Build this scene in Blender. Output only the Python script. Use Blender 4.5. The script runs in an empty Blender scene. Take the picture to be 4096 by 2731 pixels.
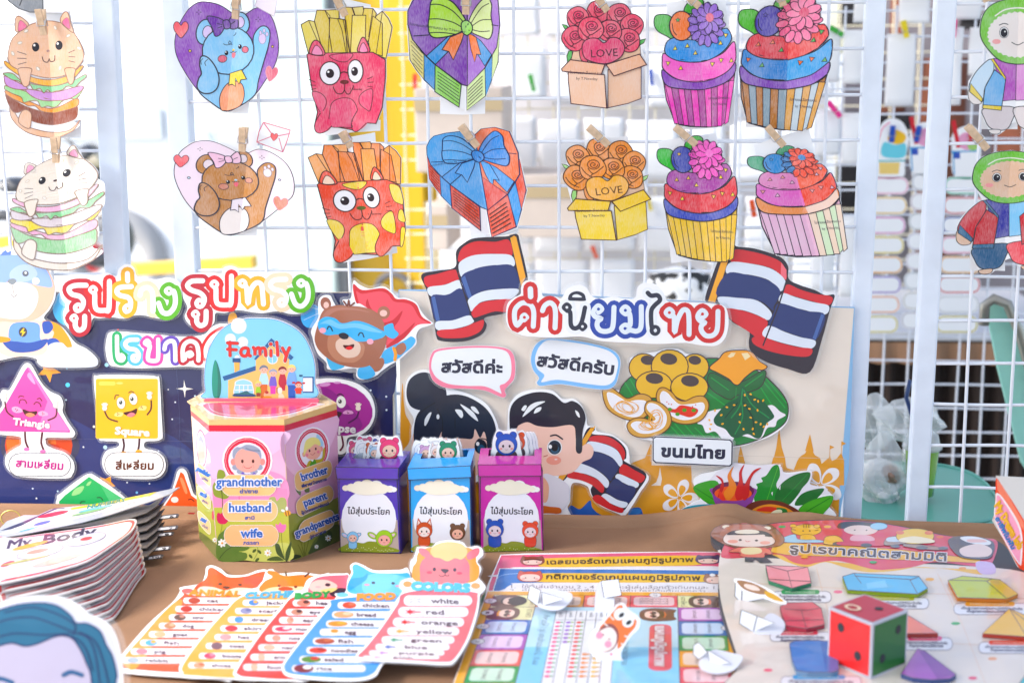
import bpy, bmesh, math, random
from math import sin, cos, tan, pi, radians, sqrt, hypot
from mathutils import Vector, Matrix
from mathutils.geometry import tessellate_polygon
random.seed(7)
SC = bpy.context.scene
COL = SC.collection
# ---------------------------------------------------------------- camera
FPX = 5690.0                       # focal length in pixels of the 4096 px wide photograph
CAM = Vector((0.0, 0.0, 0.60))     # table top is z = 0
YAW, PITCH, ROLL = radians(6.5), radians(11.9), radians(-0.83)
RM = Matrix.Rotation(YAW, 3, 'Z') @ Matrix.Rotation(pi/2 - PITCH, 3, 'X') @ Matrix.Rotation(ROLL, 3, 'Z')
cd = bpy.data.cameras.new('camera'); cam = bpy.data.objects.new('camera', cd); COL.objects.link(cam)
cam.matrix_world = Matrix.Translation(CAM) @ RM.to_4x4()
cd.sensor_width = 36.0; cd.lens = FPX/4096*36.0; cd.clip_start = 0.05; cd.clip_end = 400
cd.dof.use_dof = True; cd.dof.focus_distance = 1.80; cd.dof.aperture_fstop = 4.3
SC.camera = cam
# ---------------------------------------------------------------- light
SUN_EL, SUN_AZ = radians(38), radians(-114)       # azimuth measured from +Y towards +X
w = bpy.data.worlds.new('World'); SC.world = w; w.use_nodes = True
nt = w.node_tree; bg = nt.nodes['Background']
sky = nt.nodes.new('ShaderNodeTexSky'); sky.sky_type = 'NISHITA'; sky.sun_disc = False
sky.sun_elevation = SUN_EL; sky.sun_rotation = SUN_AZ; sky.air_density = 1.0; sky.dust_density = 1.2; sky.ozone_density = 1.0
nt.links.new(sky.outputs[0], bg.inputs[0]); bg.inputs[1].default_value = 0.15
sl = bpy.data.lights.new('sun', 'SUN'); sl.energy = 2.4; sl.angle = radians(22); sl.color = (1.0, 0.95, 0.88)
sun = bpy.data.objects.new('sun', sl); COL.objects.link(sun)
sd = Vector((sin(SUN_AZ)*cos(SUN_EL), cos(SUN_AZ)*cos(SUN_EL), sin(SUN_EL)))
sun.rotation_euler = sd.to_track_quat('Z', 'Y').to_euler(); sun.location = (0, 0, 6)
SC.view_settings.view_transform = 'Standard'; SC.view_settings.look = 'None'
SC.view_settings.gamma = 1.0; SC.view_settings.use_curve_mapping = False
SC.view_settings.exposure = 1.33
SC.render.engine = 'CYCLES'; SC.cycles.use_denoising = True
SC.cycles.max_bounces = 8; SC.cycles.transparent_max_bounces = 24
# ---------------------------------------------------------------- materials
def lin(c):
    c = c/255.0
    return c/12.92 if c <= 0.04045 else ((c+0.055)/1.055)**2.4
SAT = 1.16
ALB = 0.84      # brightest print / paper albedo
def rgb(h):
    h = h.lstrip('#')
    if len(h) < 6: h = ''.join(a+a for a in h.ljust(3, 'c')[:3])
    c = [lin(int(h[i:i+2], 16))*ALB for i in (0, 2, 4)]; y = .3*c[0]+.6*c[1]+.1*c[2]
    return tuple(min(.84, max(.012, y+(v-y)*SAT)) for v in c)
MATS = {}
def mat(name, color=(0.5,)*3, rough=0.5, metal=0.0, spec=0.5, noise=0.0, nscale=40, bump=0.0, bscale=200, coat=0.0, alpha=1.0, trans=0.0):
    if name in MATS: return MATS[name]
    m = bpy.data.materials.new(name); m.use_nodes = True; n = m.node_tree.nodes; L = m.node_tree.links; b = n['Principled BSDF']
    if isinstance(color, str): color = rgb(color)
    b.inputs['Base Color'].default_value = (*color, 1); b.inputs['Roughness'].default_value = rough
    b.inputs['Metallic'].default_value = metal; b.inputs['Specular IOR Level'].default_value = spec
    b.inputs['Coat Weight'].default_value = coat; b.inputs['Coat Roughness'].default_value = 0.08
    b.inputs['Alpha'].default_value = alpha; b.inputs['Transmission Weight'].default_value = trans
    tc = n.new('ShaderNodeTexCoord')
    if noise:
        nz = n.new('ShaderNodeTexNoise'); nz.inputs['Scale'].default_value = nscale; nz.inputs['Detail'].default_value = 5
        L.new(tc.outputs['Object'], nz.inputs['Vector'])
        mr = n.new('ShaderNodeMapRange'); mr.inputs[1].default_value = .3; mr.inputs[2].default_value = .7
        mr.inputs[3].default_value = 1-noise; mr.inputs[4].default_value = 1+noise*.6
        L.new(nz.outputs['Fac'], mr.inputs[0])
        mx = n.new('ShaderNodeVectorMath'); mx.operation = 'SCALE'; mx.inputs[0].default_value = color
        L.new(mr.outputs[0], mx.inputs['Scale']); L.new(mx.outputs[0], b.inputs['Base Color'])
    if bump:
        nb = n.new('ShaderNodeTexNoise'); nb.inputs['Scale'].default_value = bscale; nb.inputs['Detail'].default_value = 3
        L.new(tc.outputs['Object'], nb.inputs['Vector'])
        bp = n.new('ShaderNodeBump'); bp.inputs['Strength'].default_value = bump; bp.inputs['Distance'].default_value = 0.002
        L.new(nb.outputs['Fac'], bp.inputs['Height']); L.new(bp.outputs[0], b.inputs['Normal'])
    MATS[name] = m
    return m
def print_mat(name, rough, coat, pencil=0.0, bump=0.0, grain=0.02):
    """ink on paper: colour comes from the flat print's colour attribute"""
    m = bpy.data.materials.new(name); m.use_nodes = True; n = m.node_tree.nodes; L = m.node_tree.links; b = n['Principled BSDF']
    at = n.new('ShaderNodeVertexColor'); at.layer_name = 'Col'
    tc = n.new('ShaderNodeTexCoord'); out = at.outputs[0]
    if pencil:
        mp = n.new('ShaderNodeMapping'); mp.inputs['Rotation'].default_value = (0, radians(28), 0); mp.inputs['Scale'].default_value = (1500, 900, 190)
        L.new(tc.outputs['Object'], mp.inputs['Vector'])
        nz = n.new('ShaderNodeTexNoise'); nz.inputs['Scale'].default_value = 1.0; nz.inputs['Detail'].default_value = 2
        L.new(mp.outputs[0], nz.inputs['Vector'])
        n2 = n.new('ShaderNodeTexNoise'); n2.inputs['Scale'].default_value = 38; n2.inputs['Detail'].default_value = 3
        L.new(tc.outputs['Object'], n2.inputs['Vector'])
        ad = n.new('ShaderNodeMath'); ad.operation = 'MULTIPLY_ADD'; L.new(n2.outputs['Fac'], ad.inputs[0]); ad.inputs[1].default_value = 0.9; L.new(nz.outputs['Fac'], ad.inputs[2])
        mr = n.new('ShaderNodeMapRange'); mr.inputs[1].default_value = .78; mr.inputs[2].default_value = 1.22; mr.inputs[3].default_value = 0; mr.inputs[4].default_value = pencil
        L.new(ad.outputs[0], mr.inputs[0])
        # pencil only lightens coloured areas, printed black lines stay
        sp = n.new('ShaderNodeSeparateColor'); sp.mode = 'HSV'; L.new(out, sp.inputs[0])
        mm = n.new('ShaderNodeMapRange'); mm.inputs[1].default_value = .08; mm.inputs[2].default_value = .3; L.new(sp.outputs[2], mm.inputs[0])
        mu = n.new('ShaderNodeMath'); mu.operation = 'MULTIPLY'; L.new(mr.outputs[0], mu.inputs[0]); L.new(mm.outputs[0], mu.inputs[1])
        mx = n.new('ShaderNodeMix'); mx.data_type = 'RGBA'; L.new(mu.outputs[0], mx.inputs[0]); L.new(out, mx.inputs[6]); mx.inputs[7].default_value = (.8, .79, .8, 1)
        out = mx.outputs[2]
    elif grain:
        n2 = n.new('ShaderNodeTexNoise'); n2.inputs['Scale'].default_value = 26; n2.inputs['Detail'].default_value = 6; L.new(tc.outputs['Object'], n2.inputs['Vector'])
        mr = n.new('ShaderNodeMapRange'); mr.inputs[1].default_value = .3; mr.inputs[2].default_value = .7; mr.inputs[3].default_value = 1-grain*2; mr.inputs[4].default_value = 1.0; L.new(n2.outputs['Fac'], mr.inputs[0])
        vm = n.new('ShaderNodeVectorMath'); vm.operation = 'SCALE'; L.new(out, vm.inputs[0]); L.new(mr.outputs[0], vm.inputs['Scale']); out = vm.outputs[0]
    L.new(out, b.inputs['Base Color'])
    b.inputs['Roughness'].default_value = rough; b.inputs['Coat Weight'].default_value = coat; b.inputs['Coat Roughness'].default_value = .06
    b.inputs['Specular IOR Level'].default_value = .35
    if bump:
        nb = n.new('ShaderNodeTexNoise'); nb.inputs['Scale'].default_value = 14; nb.inputs['Detail'].default_value = 2; L.new(tc.outputs['Object'], nb.inputs['Vector'])
        bp = n.new('ShaderNodeBump'); bp.inputs['Strength'].default_value = bump; bp.inputs['Distance'].default_value = .004
        L.new(nb.outputs['Fac'], bp.inputs['Height']); L.new(bp.outputs[0], b.inputs['Normal']); L.new(bp.outputs[0], b.inputs['Coat Normal'])
    MATS[name] = m; return m
print_mat('pencil_paper', .7, 0, pencil=.24)
print_mat('pencil_paper_soft', .7, 0, pencil=.42)
print_mat('matte_print', .55, .0)
print_mat('laminated_print', .4, .55, bump=.25)
print_mat('film_over_print', .3, 1.0, bump=.8)
WHITE = mat('white_paper', (.80, .80, .82), .65)
def film_mat():
    m = bpy.data.materials.new('clear_laminate_film'); m.use_nodes = True; n = m.node_tree.nodes; L = m.node_tree.links
    b = n['Principled BSDF']; b.inputs['Base Color'].default_value = (.85, .87, .9, 1); b.inputs['Roughness'].default_value = .12
    b.inputs['Alpha'].default_value = .16; MATS['film'] = m; return m
FILM = film_mat()
# ---------------------------------------------------------------- pixel rays and surfaces
def ray(px, py): return (RM @ Vector(((px-2048)/FPX, -(py-1365.5)/FPX, -1.0)))
class Plane:
    creases = ()
    step = 0
    def __init__(s, p, n):
        s.p = Vector(p); s.n = Vector(n).normalized()
        if s.n.dot(CAM - s.p) < 0: s.n = -s.n
    def hit(s, px, py):
        d = ray(px, py); t = (s.p-CAM).dot(s.n)/d.dot(s.n)
        return CAM + d*t, s.n
    def lift(s, h): return Plane(s.p + s.n*h, s.n)
class Fold:
    """two half planes that share a crease line through two pixels; a1,a2 = how far each half swings forward"""
    step = 0
    def __init__(s, base, fa, fb, al, ar):
        s.fa, s.fb = fa, fb
        A, N = base.hit(*fa); B, _ = base.hit(*fb); ax = (B-A).normalized()
        if ax.z > 0: ax = -ax
        s.L = Plane(A, Matrix.Rotation(radians(-al), 3, ax) @ N); s.R = Plane(A, Matrix.Rotation(radians(ar), 3, ax) @ N)
        s.creases = ((fa, fb),); s.args = (base, fa, fb, al, ar)
    def hit(s, px, py, side=None):
        (ax, ay), (bx, by) = s.fa, s.fb
        c = (px-ax)*(by-ay) - (py-ay)*(bx-ax)
        if by < ay: c = -c
        return (s.L if c < 0 else s.R).hit(px, py)
class Height:
    """a sheet lying on the table, z = fn(x, y)"""
    creases = ()
    def __init__(s, fn, step=60): s.fn = fn; s.step = step
    def hit(s, px, py):
        d = ray(px, py); z = 0.0
        for _ in range(10):
            t = (z-CAM.z)/d.z; P = CAM + d*t; z = s.fn(P.x, P.y)
        e = .004
        n = Vector((-(s.fn(P.x+e, P.y)-s.fn(P.x-e, P.y))/(2*e), -(s.fn(P.x, P.y+e)-s.fn(P.x, P.y-e))/(2*e), 1)).normalized()
        return P, n
def proj(P):
    v = RM.transposed() @ (Vector(P)-CAM)
    return (2048 + FPX*v.x/-v.z, 1365.5 - FPX*v.y/-v.z)
def pts(s):
    if not isinstance(s, str): return [tuple(p) for p in s]
    v = [float(a) for a in s.split()]
    return list(zip(v[::2], v[1::2]))
def smooth(P, closed=True, n=5):
    out = []; N = len(P)
    rng = range(N) if closed else range(N-1)
    for i in rng:
        p0 = P[(i-1) % N] if closed or i > 0 else P[0]; p1 = P[i]; p2 = P[(i+1) % N]
        p3 = P[(i+2) % N] if closed or i+2 < N else P[-1]
        for k in range(n):
            t = k/n; t2 = t*t; t3 = t2*t
            out.append(tuple(.5*((2*p1[j]) + (-p0[j]+p2[j])*t + (2*p0[j]-5*p1[j]+4*p2[j]-p3[j])*t2 + (-p0[j]+3*p1[j]-3*p2[j]+p3[j])*t3) for j in (0, 1)))
    if not closed: out.append(P[-1])
    return out
def area(P): return .5*sum(P[i-1][0]*P[i][1]-P[i][0]*P[i-1][1] for i in range(len(P)))
def offset(P, d):
    P = [p for i, p in enumerate(P) if hypot(p[0]-P[i-1][0], p[1]-P[i-1][1]) > 1e-3]
    if area(P) < 0: d = -d
    out = []; N = len(P)
    for i in range(N):
        a, b, c = P[i-1], P[i], P[(i+1) % N]
        u = (b[0]-a[0], b[1]-a[1]); v = (c[0]-b[0], c[1]-b[1]); lu = hypot(*u) or 1; lv = hypot(*v) or 1
        n1 = (u[1]/lu, -u[0]/lu); n2 = (v[1]/lv, -v[0]/lv); m = (n1[0]+n2[0], n1[1]+n2[1]); k = max(.5, (m[0]**2+m[1]**2)/2)
        out.append((b[0]+m[0]/k*d, b[1]+m[1]/k*d))
    return out
def ell(cx, cy, rx, ry=None, rot=0, n=22, a0=0, a1=360):
    ry = rx if ry is None else ry; c, s = cos(radians(rot)), sin(radians(rot)); o = []
    full = abs(a1-a0) >= 360
    for i in range(n if full else n+1):
        t = radians(a0+(a1-a0)*i/n); x, y = rx*cos(t), ry*sin(t); o.append((cx+x*c-y*s, cy+x*s+y*c))
    return o
def rrect(x0, y0, x1, y1, r, n=4):
    o = []
    for cx, cy, a in ((x1-r, y0+r, -90), (x1-r, y1-r, 0), (x0+r, y1-r, 90), (x0+r, y0+r, 180)):
        o += [(cx+r*cos(radians(a+90*i/n)), cy+r*sin(radians(a+90*i/n))) for i in range(n+1)]
    return o
def star(cx, cy, r, r2=None, n=5, rot=-90):
    r2 = r*.45 if r2 is None else r2
    return [(cx+(r if i % 2 == 0 else r2)*cos(radians(rot+180*i/n)), cy+(r if i % 2 == 0 else r2)*sin(radians(rot+180*i/n))) for i in range(2*n)]
def heart(cx, cy, w, h, rot=0):
    b = [(0, -.28), (.16, -.47), (.36, -.5), (.5, -.3), (.47, -.02), (.28, .25), (0, .5), (-.28, .25), (-.47, -.02), (-.5, -.3), (-.36, -.5), (-.16, -.47)]
    c, s = cos(radians(rot)), sin(radians(rot)); P = [(cx+x*w*c-y*h*s, cy+x*w*s+y*h*c) for x, y in b]
    return smooth(P, True, 3)
def homog(src, dst):
    import numpy as np
    A = []; B = []
    for (x, y), (u, v) in zip(src, dst):
        A += [[x, y, 1, 0, 0, 0, -u*x, -u*y], [0, 0, 0, x, y, 1, -v*x, -v*y]]; B += [u, v]
    h = np.linalg.solve(np.array(A, float), np.array(B, float))
    return lambda x, y: ((h[0]*x+h[1]*y+h[2])/(h[6]*x+h[7]*y+1), (h[3]*x+h[4]*y+h[5])/(h[6]*x+h[7]*y+1))
# ---------------------------------------------------------------- text outlines
_tc = {}
def glyphs(s):
    if s in _tc: return _tc[s]
    c = bpy.data.curves.new('text', 'FONT'); c.body = s; c.resolution_u = 2; c.size = 1.0; c.align_x = 'CENTER'
    o = bpy.data.objects.new('text', c); COL.objects.link(o)
    dg = bpy.context.evaluated_depsgraph_get(); dg.update()
    me = bpy.data.meshes.new_from_object(o.evaluated_get(dg))
    bm = bmesh.new(); bm.from_mesh(me); bmesh.ops.triangulate(bm, faces=bm.faces[:])
    bmesh.ops.remove_doubles(bm, verts=bm.verts[:], dist=1e-5)
    V = [(v.co.x, v.co.y) for v in bm.verts]; bm.verts.index_update()
    F = [tuple(v.index for v in f.verts) for f in bm.faces]
    loops = []; be = {}
    for e in bm.edges:
        if e.is_boundary:
            a, b = e.verts[0].index, e.verts[1].index; be.setdefault(a, []).append(b); be.setdefault(b, []).append(a)
    seen = set()
    for st in be:
        if st in seen: continue
        lp = [st]; seen.add(st); cur = st
        while True:
            nx = [k for k in be[cur] if k not in seen]
            if not nx: break
            cur = nx[0]; seen.add(cur); lp.append(cur)
        if len(lp) > 2: loops.append([V[i] for i in lp])
    bm.free(); bpy.data.meshes.remove(me); bpy.data.objects.remove(o); bpy.data.curves.remove(c)
    xs = [v[0] for v in V] or [0]; ys = [v[1] for v in V] or [0]
    _tc[s] = (V, F, loops, min(xs), max(xs), min(ys), max(ys)); return _tc[s]
# ---------------------------------------------------------------- objects
def tag(o, label=None, cat=None, group=None, kind=None):
    if label: o['label'] = label
    if cat: o['category'] = cat
    if group: o['group'] = group
    if kind: o['kind'] = kind
    return o
def link(name, me, parent=None, mats=()):
    for m in mats: me.materials.append(m)
    o = bpy.data.objects.new(name, me); COL.objects.link(o)
    if parent is not None: o.parent = parent
    return o
def empty(name, loc=(0, 0, 0)):
    o = bpy.data.objects.new(name, None); o.empty_display_size = .02; o.location = loc; COL.objects.link(o); return o
def bobj(name, bm, m, parent=None, smooth_=False, bevel=0):
    me = bpy.data.meshes.new(name); bm.to_mesh(me); bm.free()
    if smooth_:
        for p in me.polygons: p.use_smooth = True
    o = link(name, me, parent, [m])
    if bevel:
        b = o.modifiers.new('b', 'BEVEL'); b.width = bevel; b.segments = 2; b.limit_method = 'ANGLE'
    return o
def bbox(bm, c, s, M=None):
    r = bmesh.ops.create_cube(bm, size=1); vs = r['verts']
    for v in vs:
        v.co = Vector((v.co.x*s[0]+c[0], v.co.y*s[1]+c[1], v.co.z*s[2]+c[2]))
        if M is not None: v.co = M @ v.co
    return vs
def tube(bm, P, r, n=8, cap=True, closed=False):
    P = [Vector(p) for p in P]; rings = []; N = len(P); up = None
    for i, p in enumerate(P):
        if closed: t = (P[(i+1) % N]-P[i-1]).normalized()
        else: t = (P[min(i+1, N-1)]-P[max(i-1, 0)]).normalized()
        if up is None: up = t.orthogonal().normalized()
        up = (up - t*up.dot(t)).normalized(); s = t.cross(up); rr = r[i] if isinstance(r, (list, tuple)) else r
        rings.append([bm.verts.new(p + (up*cos(2*pi*k/n)+s*sin(2*pi*k/n))*rr) for k in range(n)])
    for i in range(N if closed else N-1):
        a, b = rings[i], rings[(i+1) % N]
        for k in range(n): bm.faces.new((a[k], a[(k+1) % n], b[(k+1) % n], b[k]))
    if cap and not closed: bm.faces.new(rings[0][::-1]); bm.faces.new(rings[-1])
def tris_of(P):
    P3 = [Vector((p[0], p[1], 0)) for p in P]
    return [tuple(t) for t in tessellate_polygon([P3])]
DZ = 4.5e-5
class Art:
    """flat print / paper cut-outs: shapes given on the photograph's pixel grid are carried onto a real surface"""
    def __init__(s, surf, x0=0, y0=0, k=2.0, H=None):
        s.surf = surf; s.x0, s.y0, s.k, s.H = x0, y0, k, H; s.polys = []; s.bb = []; s.dz = DZ; s.lw = 1.0
    def view(s, x0, y0, k=2.0): s.x0, s.y0, s.k = x0, y0, k; return s
    def m(s, p):
        if s.H: p = s.H(*p)
        return (s.x0+p[0]/s.k, s.y0+p[1]/s.k)
    def raw(s, V, F, col, ramp=0.0):
        V = [s.m(v) for v in V]; xs = [v[0] for v in V]; ys = [v[1] for v in V]; b = (min(xs), min(ys), max(xs), max(ys)); n = len(V)
        l = 1+max([q[4] for q in s.bb if q[0] < b[2] and q[2] > b[0] and q[1] < b[3] and q[3] > b[1]], default=1)
        s.bb.append((*b, l)); s.polys.append(([(v[0], v[1], l+ramp*i/n) for i, v in enumerate(V)], F, col))
    def f(s, col, P, sm=1, o=None, w=4, n=5):
        P = pts(P)
        if sm: P = smooth(P, True, n)
        if col: s.raw(P, tris_of(P), col)
        if o: s.l(o, w, P, 0, True)
        return P
    def e(s, col, cx, cy, rx, ry=None, rot=0, o=None, w=4): s.f(col, ell(cx, cy, rx, ry, rot), 0, o, w)
    def l(s, col, w, P, sm=1, closed=False, cap=True):
        P = pts(P)
        if sm and len(P) > 2: P = smooth(P, closed, 5)
        Q = [P[0]]
        for p in P[1:]:
            if hypot(p[0]-Q[-1][0], p[1]-Q[-1][1]) > .35: Q.append(p)
        if closed and len(Q) > 2 and hypot(Q[0][0]-Q[-1][0], Q[0][1]-Q[-1][1]) < .35: Q.pop()
        P = Q; N = len(P); h = w/2*s.lw
        if N < 2: return
        V = []; F = []
        for i in range(N):
            a = P[i-1] if (closed or i) else P[i]; b = P[i]; c = P[(i+1) % N] if (closed or i < N-1) else P[i]
            u = (b[0]-a[0], b[1]-a[1]); v = (c[0]-b[0], c[1]-b[1])
            if u == (0, 0): u = v
            if v == (0, 0): v = u
            lu = hypot(*u) or 1; lv = hypot(*v) or 1
            mx, my = u[1]/lu+v[1]/lv, -u[0]/lu-v[0]/lv; k = max(.7, (mx*mx+my*my)/2)
            V += [(b[0]+mx/k*h, b[1]+my/k*h), (b[0]-mx/k*h, b[1]-my/k*h)]
        for i in range(N if closed else N-1):
            j = (i+1) % N; F += [(2*i, 2*j, 2*j+1), (2*i, 2*j+1, 2*i+1)]
        if cap and not closed and w > 5:
            for e, nb in ((0, 1), (N-1, N-2)):
                dx, dy = P[e][0]-P[nb][0], P[e][1]-P[nb][1]; a0 = math.atan2(dy, dx); base = len(V)
                V += [P[e]] + [(P[e][0]+h*cos(a0-pi/2+pi*k/6), P[e][1]+h*sin(a0-pi/2+pi*k/6)) for k in range(7)]
                F += [(base, base+1+k, base+2+k) for k in range(6)]
        s.raw(V, F, col, .7)
    def t(s, col, txt, x, y, h, rot=0, bold=0, out=None, w=None, anchor='c', skew=0, grow=0):
        """h = letter height (capital); w = wanted width"""
        V, F, loops, x0, x1, y0, y1 = glyphs(txt)
        sy = h/.70; sx = sy if w is None else w/max(x1-x0, 1e-6); cx = (x0+x1)/2 if anchor == 'c' else x0
        c, sn = cos(radians(rot)), sin(radians(rot))
        def T(v):
            a = (v[0]-cx)*sx; b = -(v[1]-.35)*sy; a += -b*skew
            return (x+a*c-b*sn, y+a*sn+b*c)
        LV = [[T(v) for v in lp] for lp in loops]
        if out:
            for lp in LV: s.l(out[0], out[1]*2, lp, 0, True)
        if bold:
            for lp in LV: s.l(col, bold*2, lp, 0, True)
        s.raw([T(v) for v in V], F, col)
    # ---- build
    def _mapped(s, V, F, lay=None, surf=None, dz=None):
        surf = surf or s.surf; V = [v if len(v) > 2 else (v[0], v[1], lay) for v in V]; F = list(F)
        for (a, b) in surf.creases:
            dx, dy = b[0]-a[0], b[1]-a[1]; ln = hypot(dx, dy); D = [((v[0]-a[0])*dy-(v[1]-a[1])*dx)/ln for v in V]
            ed = {}
            def cut(i, j):
                k = (min(i, j), max(i, j))
                if k not in ed:
                    t = D[i]/(D[i]-D[j]); V.append(tuple(V[i][q_]+(V[j][q_]-V[i][q_])*t for q_ in (0, 1, 2))); D.append(0.0); ed[k] = len(V)-1
                return ed[k]
            G = []
            for f in F:
                sg = [1 if D[i] > 1e-4 else (-1 if D[i] < -1e-4 else 0) for i in f]
                if 1 in sg and -1 in sg:
                    A = []; B = []
                    for q in range(len(f)):
                        i, j = f[q], f[(q+1) % len(f)]; si, sj = sg[q], sg[(q+1) % len(f)]
                        if si >= 0: A.append(i)
                        if si <= 0: B.append(i)
                        if si*sj < 0: c = cut(i, j); A.append(c); B.append(c)
                    for g in (A, B):
                        if len(g) >= 3: G += [(g[0], g[q], g[q+1]) for q in range(1, len(g)-1)]
                else: G.append(f)
            F = G
        if surf.step:
            S = surf.step; ed = {}; work = list(F); F = []
            def mid(i, j):
                k = (min(i, j), max(i, j))
                if k not in ed: V.append(tuple((V[i][q_]+V[j][q_])/2 for q_ in (0, 1, 2))); ed[k] = len(V)-1
                return ed[k]
            def L(i, j): return hypot(V[i][0]-V[j][0], V[i][1]-V[j][1]) > S
            while work:
                a, b, c = work.pop(); ab, bc, ca = L(a, b), L(b, c), L(c, a)
                if ab and bc and ca:
                    x, y, z = mid(a, b), mid(b, c), mid(c, a); work += [(a, x, z), (x, b, y), (z, y, c), (x, y, z)]
                elif ab: x = mid(a, b); work += [(a, x, c), (x, b, c)]
                elif bc: x = mid(b, c); work += [(a, b, x), (a, x, c)]
                elif ca: x = mid(c, a); work += [(a, b, x), (x, b, c)]
                else: F.append((a, b, c))
        dz = s.dz if dz is None else dz; R = []
        for v in V:
            P, N = surf.hit(v[0], v[1]); R.append(P+N*(v[2]*dz))
        return R, F
    def build(s, name, parent=None, material='laminated_print', col=None):
        vs = []; fs = []; cols = []
        for V, F, c in s.polys:
            R, G = s._mapped(V, F); b = len(vs); vs += R; fs += [tuple(i+b for i in f) for f in G]; cols += [rgb(c) if isinstance(c, str) else c]*len(G)
        me = bpy.data.meshes.new(name); me.from_pydata(vs, [], fs)
        at = me.color_attributes.new('Col', 'FLOAT_COLOR', 'CORNER'); buf = []
        for c in cols: buf += [*c, 1.0]*3
        at.data.foreach_set('color', buf)
        o = link(name, me, parent, [MATS[material]]); s.polys = []; s.bb = []; return o
    def body(s, name, P, thick=.0012, m=None, parent=None, sm=1, grow=0, lay=0):
        """solid sheet of paper / board under the print; P = outline in view pixels"""
        P = pts(P)
        if sm: P = smooth(P, True, 5)
        P = [s.m(p) for p in P]
        if grow: P = offset(P, grow)
        F = tris_of(P)
        A, FA = s._mapped(P, F, lay)
        B, FB = s._mapped(P, F, -1, dz=thick)
        n = len(A); base = Vector()
        fs = list(FA) + [tuple(i+n for i in f[::-1]) for f in FB]
        cnt = {}
        for f in FA:
            for q in range(3):
                i, j = f[q], f[(q+1) % 3]; cnt.setdefault((min(i, j), max(i, j)), []).append((i, j))
        for k, l in cnt.items():
            if len(l) == 1: i, j = l[0]; fs.append((j, i, i+n, j+n))
        me = bpy.data.meshes.new(name); me.from_pydata(A+B, [], fs); me.validate()
        bm = bmesh.new(); bm.from_mesh(me); bmesh.ops.recalc_face_normals(bm, faces=bm.faces[:]); bm.to_mesh(me); bm.free()
        return link(name, me, parent, [m or WHITE])
    def film(s, P, parent, grow=8, sm=1, lay=60, m=None):
        """clear laminate round a cut-out"""
        P = pts(P)
        if sm: P = smooth(P, True, 5)
        P = offset([s.m(p) for p in P], grow); A, F = s._mapped(P, tris_of(P), -20)
        me = bpy.data.meshes.new('laminate_film'); me.from_pydata(A, [], F)
        return link('laminate_film', me, parent, [m or FILM])
# ================================================================ the setting
def at(px, py, Y):
    d = ray(px, py); return CAM + d*((Y-CAM.y)/d.y)
def tb(px, py, z=0.0):
    d = ray(px, py); return CAM + d*((z-CAM.z)/d.z)
YT = tb(2352, 2085).y              # back edge of the table
YG = YT + 0.055                    # wire grid panels
GZ = -0.76                         # ground
# ground
def ground():
    bm = bmesh.new(); vs = [bm.verts.new(p) for p in ((-60, -20, GZ), (60, -20, GZ), (60, 120, GZ), (-60, 120, GZ))]; bm.faces.new(vs)
    o = bobj('ground', bm, mat('pale_concrete', (.55, .54, .52), .9, noise=.25, nscale=3, bump=.4, bscale=60)); tag(o, kind='structure')
ground()
# table with brown cloth
CLOTH = mat('brown_cloth', (.32, .178, .102), .85, spec=.25, noise=.16, nscale=9, bump=.5, bscale=900)
HEMY = YT - .018
def cloth_z(x, y):
    z = .0012*sin(x*9+1.3)*sin(y*11) + .0015*sin(x*3.1+y*4+.5)
    z -= .0008
    d = y-(HEMY+.004*sin(x*7))                       # rolled hem along the back edge
    z += .005/(1+math.exp(-max(-.3, min(.3, d))*2200)) + .007*math.exp(-((d-.009)/.007)**2) - .003*math.exp(-((d+.003)/.003)**2)
    b = math.exp(-((x-.075)/(.075 if x < .075 else .032))**2)+.55*math.exp(-((x-.165)/.045)**2)
    z += .019*b*math.exp(-((y-(YT-.016))/.024)**2)   # bunched fold
    z += .006*math.exp(-((x-.02)/.06)**2)*math.exp(-((y-(YT-.06)-(x-.02)*.8)/.018)**2)
    return z
def table():
    t = empty('market_table', (0, 1.4, 0)); tag(t, 'long market table under a brown cloth holding the teaching toys', 'table')
    bm = bmesh.new(); X0, X1, Y0, Y1 = -1.5, 1.2, .75, YT+.01; nx, ny = 150, 130; rows = []
    for j in range(ny+1):
        u = j/ny; u = 1-(1-u)**1.8; y = Y0+(Y1-Y0)*u
        rows.append([bm.verts.new((X0+(X1-X0)*i/nx, y-1.4, cloth_z(X0+(X1-X0)*i/nx, y))) for i in range(nx+1)])
    last = [bm.verts.new((v.co.x, v.co.y+.012, -.10)) for v in rows[-1]]; last2 = [bm.verts.new((v.co.x, v.co.y+.015, -.5)) for v in rows[-1]]
    rows += [last, last2]
    for j in range(len(rows)-1):
        for i in range(nx): bm.faces.new((rows[j][i], rows[j][i+1], rows[j+1][i+1], rows[j+1][i]))
    bobj('tablecloth', bm, CLOTH, t, True)
    bm = bmesh.new(); bbox(bm, (-.15, -.15, -.02), (2.66, .95, .025)); bobj('table_top', bm, mat('plywood', (.4, .28, .17), .6, noise=.2), t)
    for x in (-1.42, 1.12):
        for y in (-.55, .27):
            bm = bmesh.new(); bbox(bm, (x, y, (GZ-.03)/2), (.03, .03, -GZ-.04)); bobj('leg', bm, mat('grey_steel', (.4, .4, .42), .4, metal=.6), t)
table()
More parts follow.
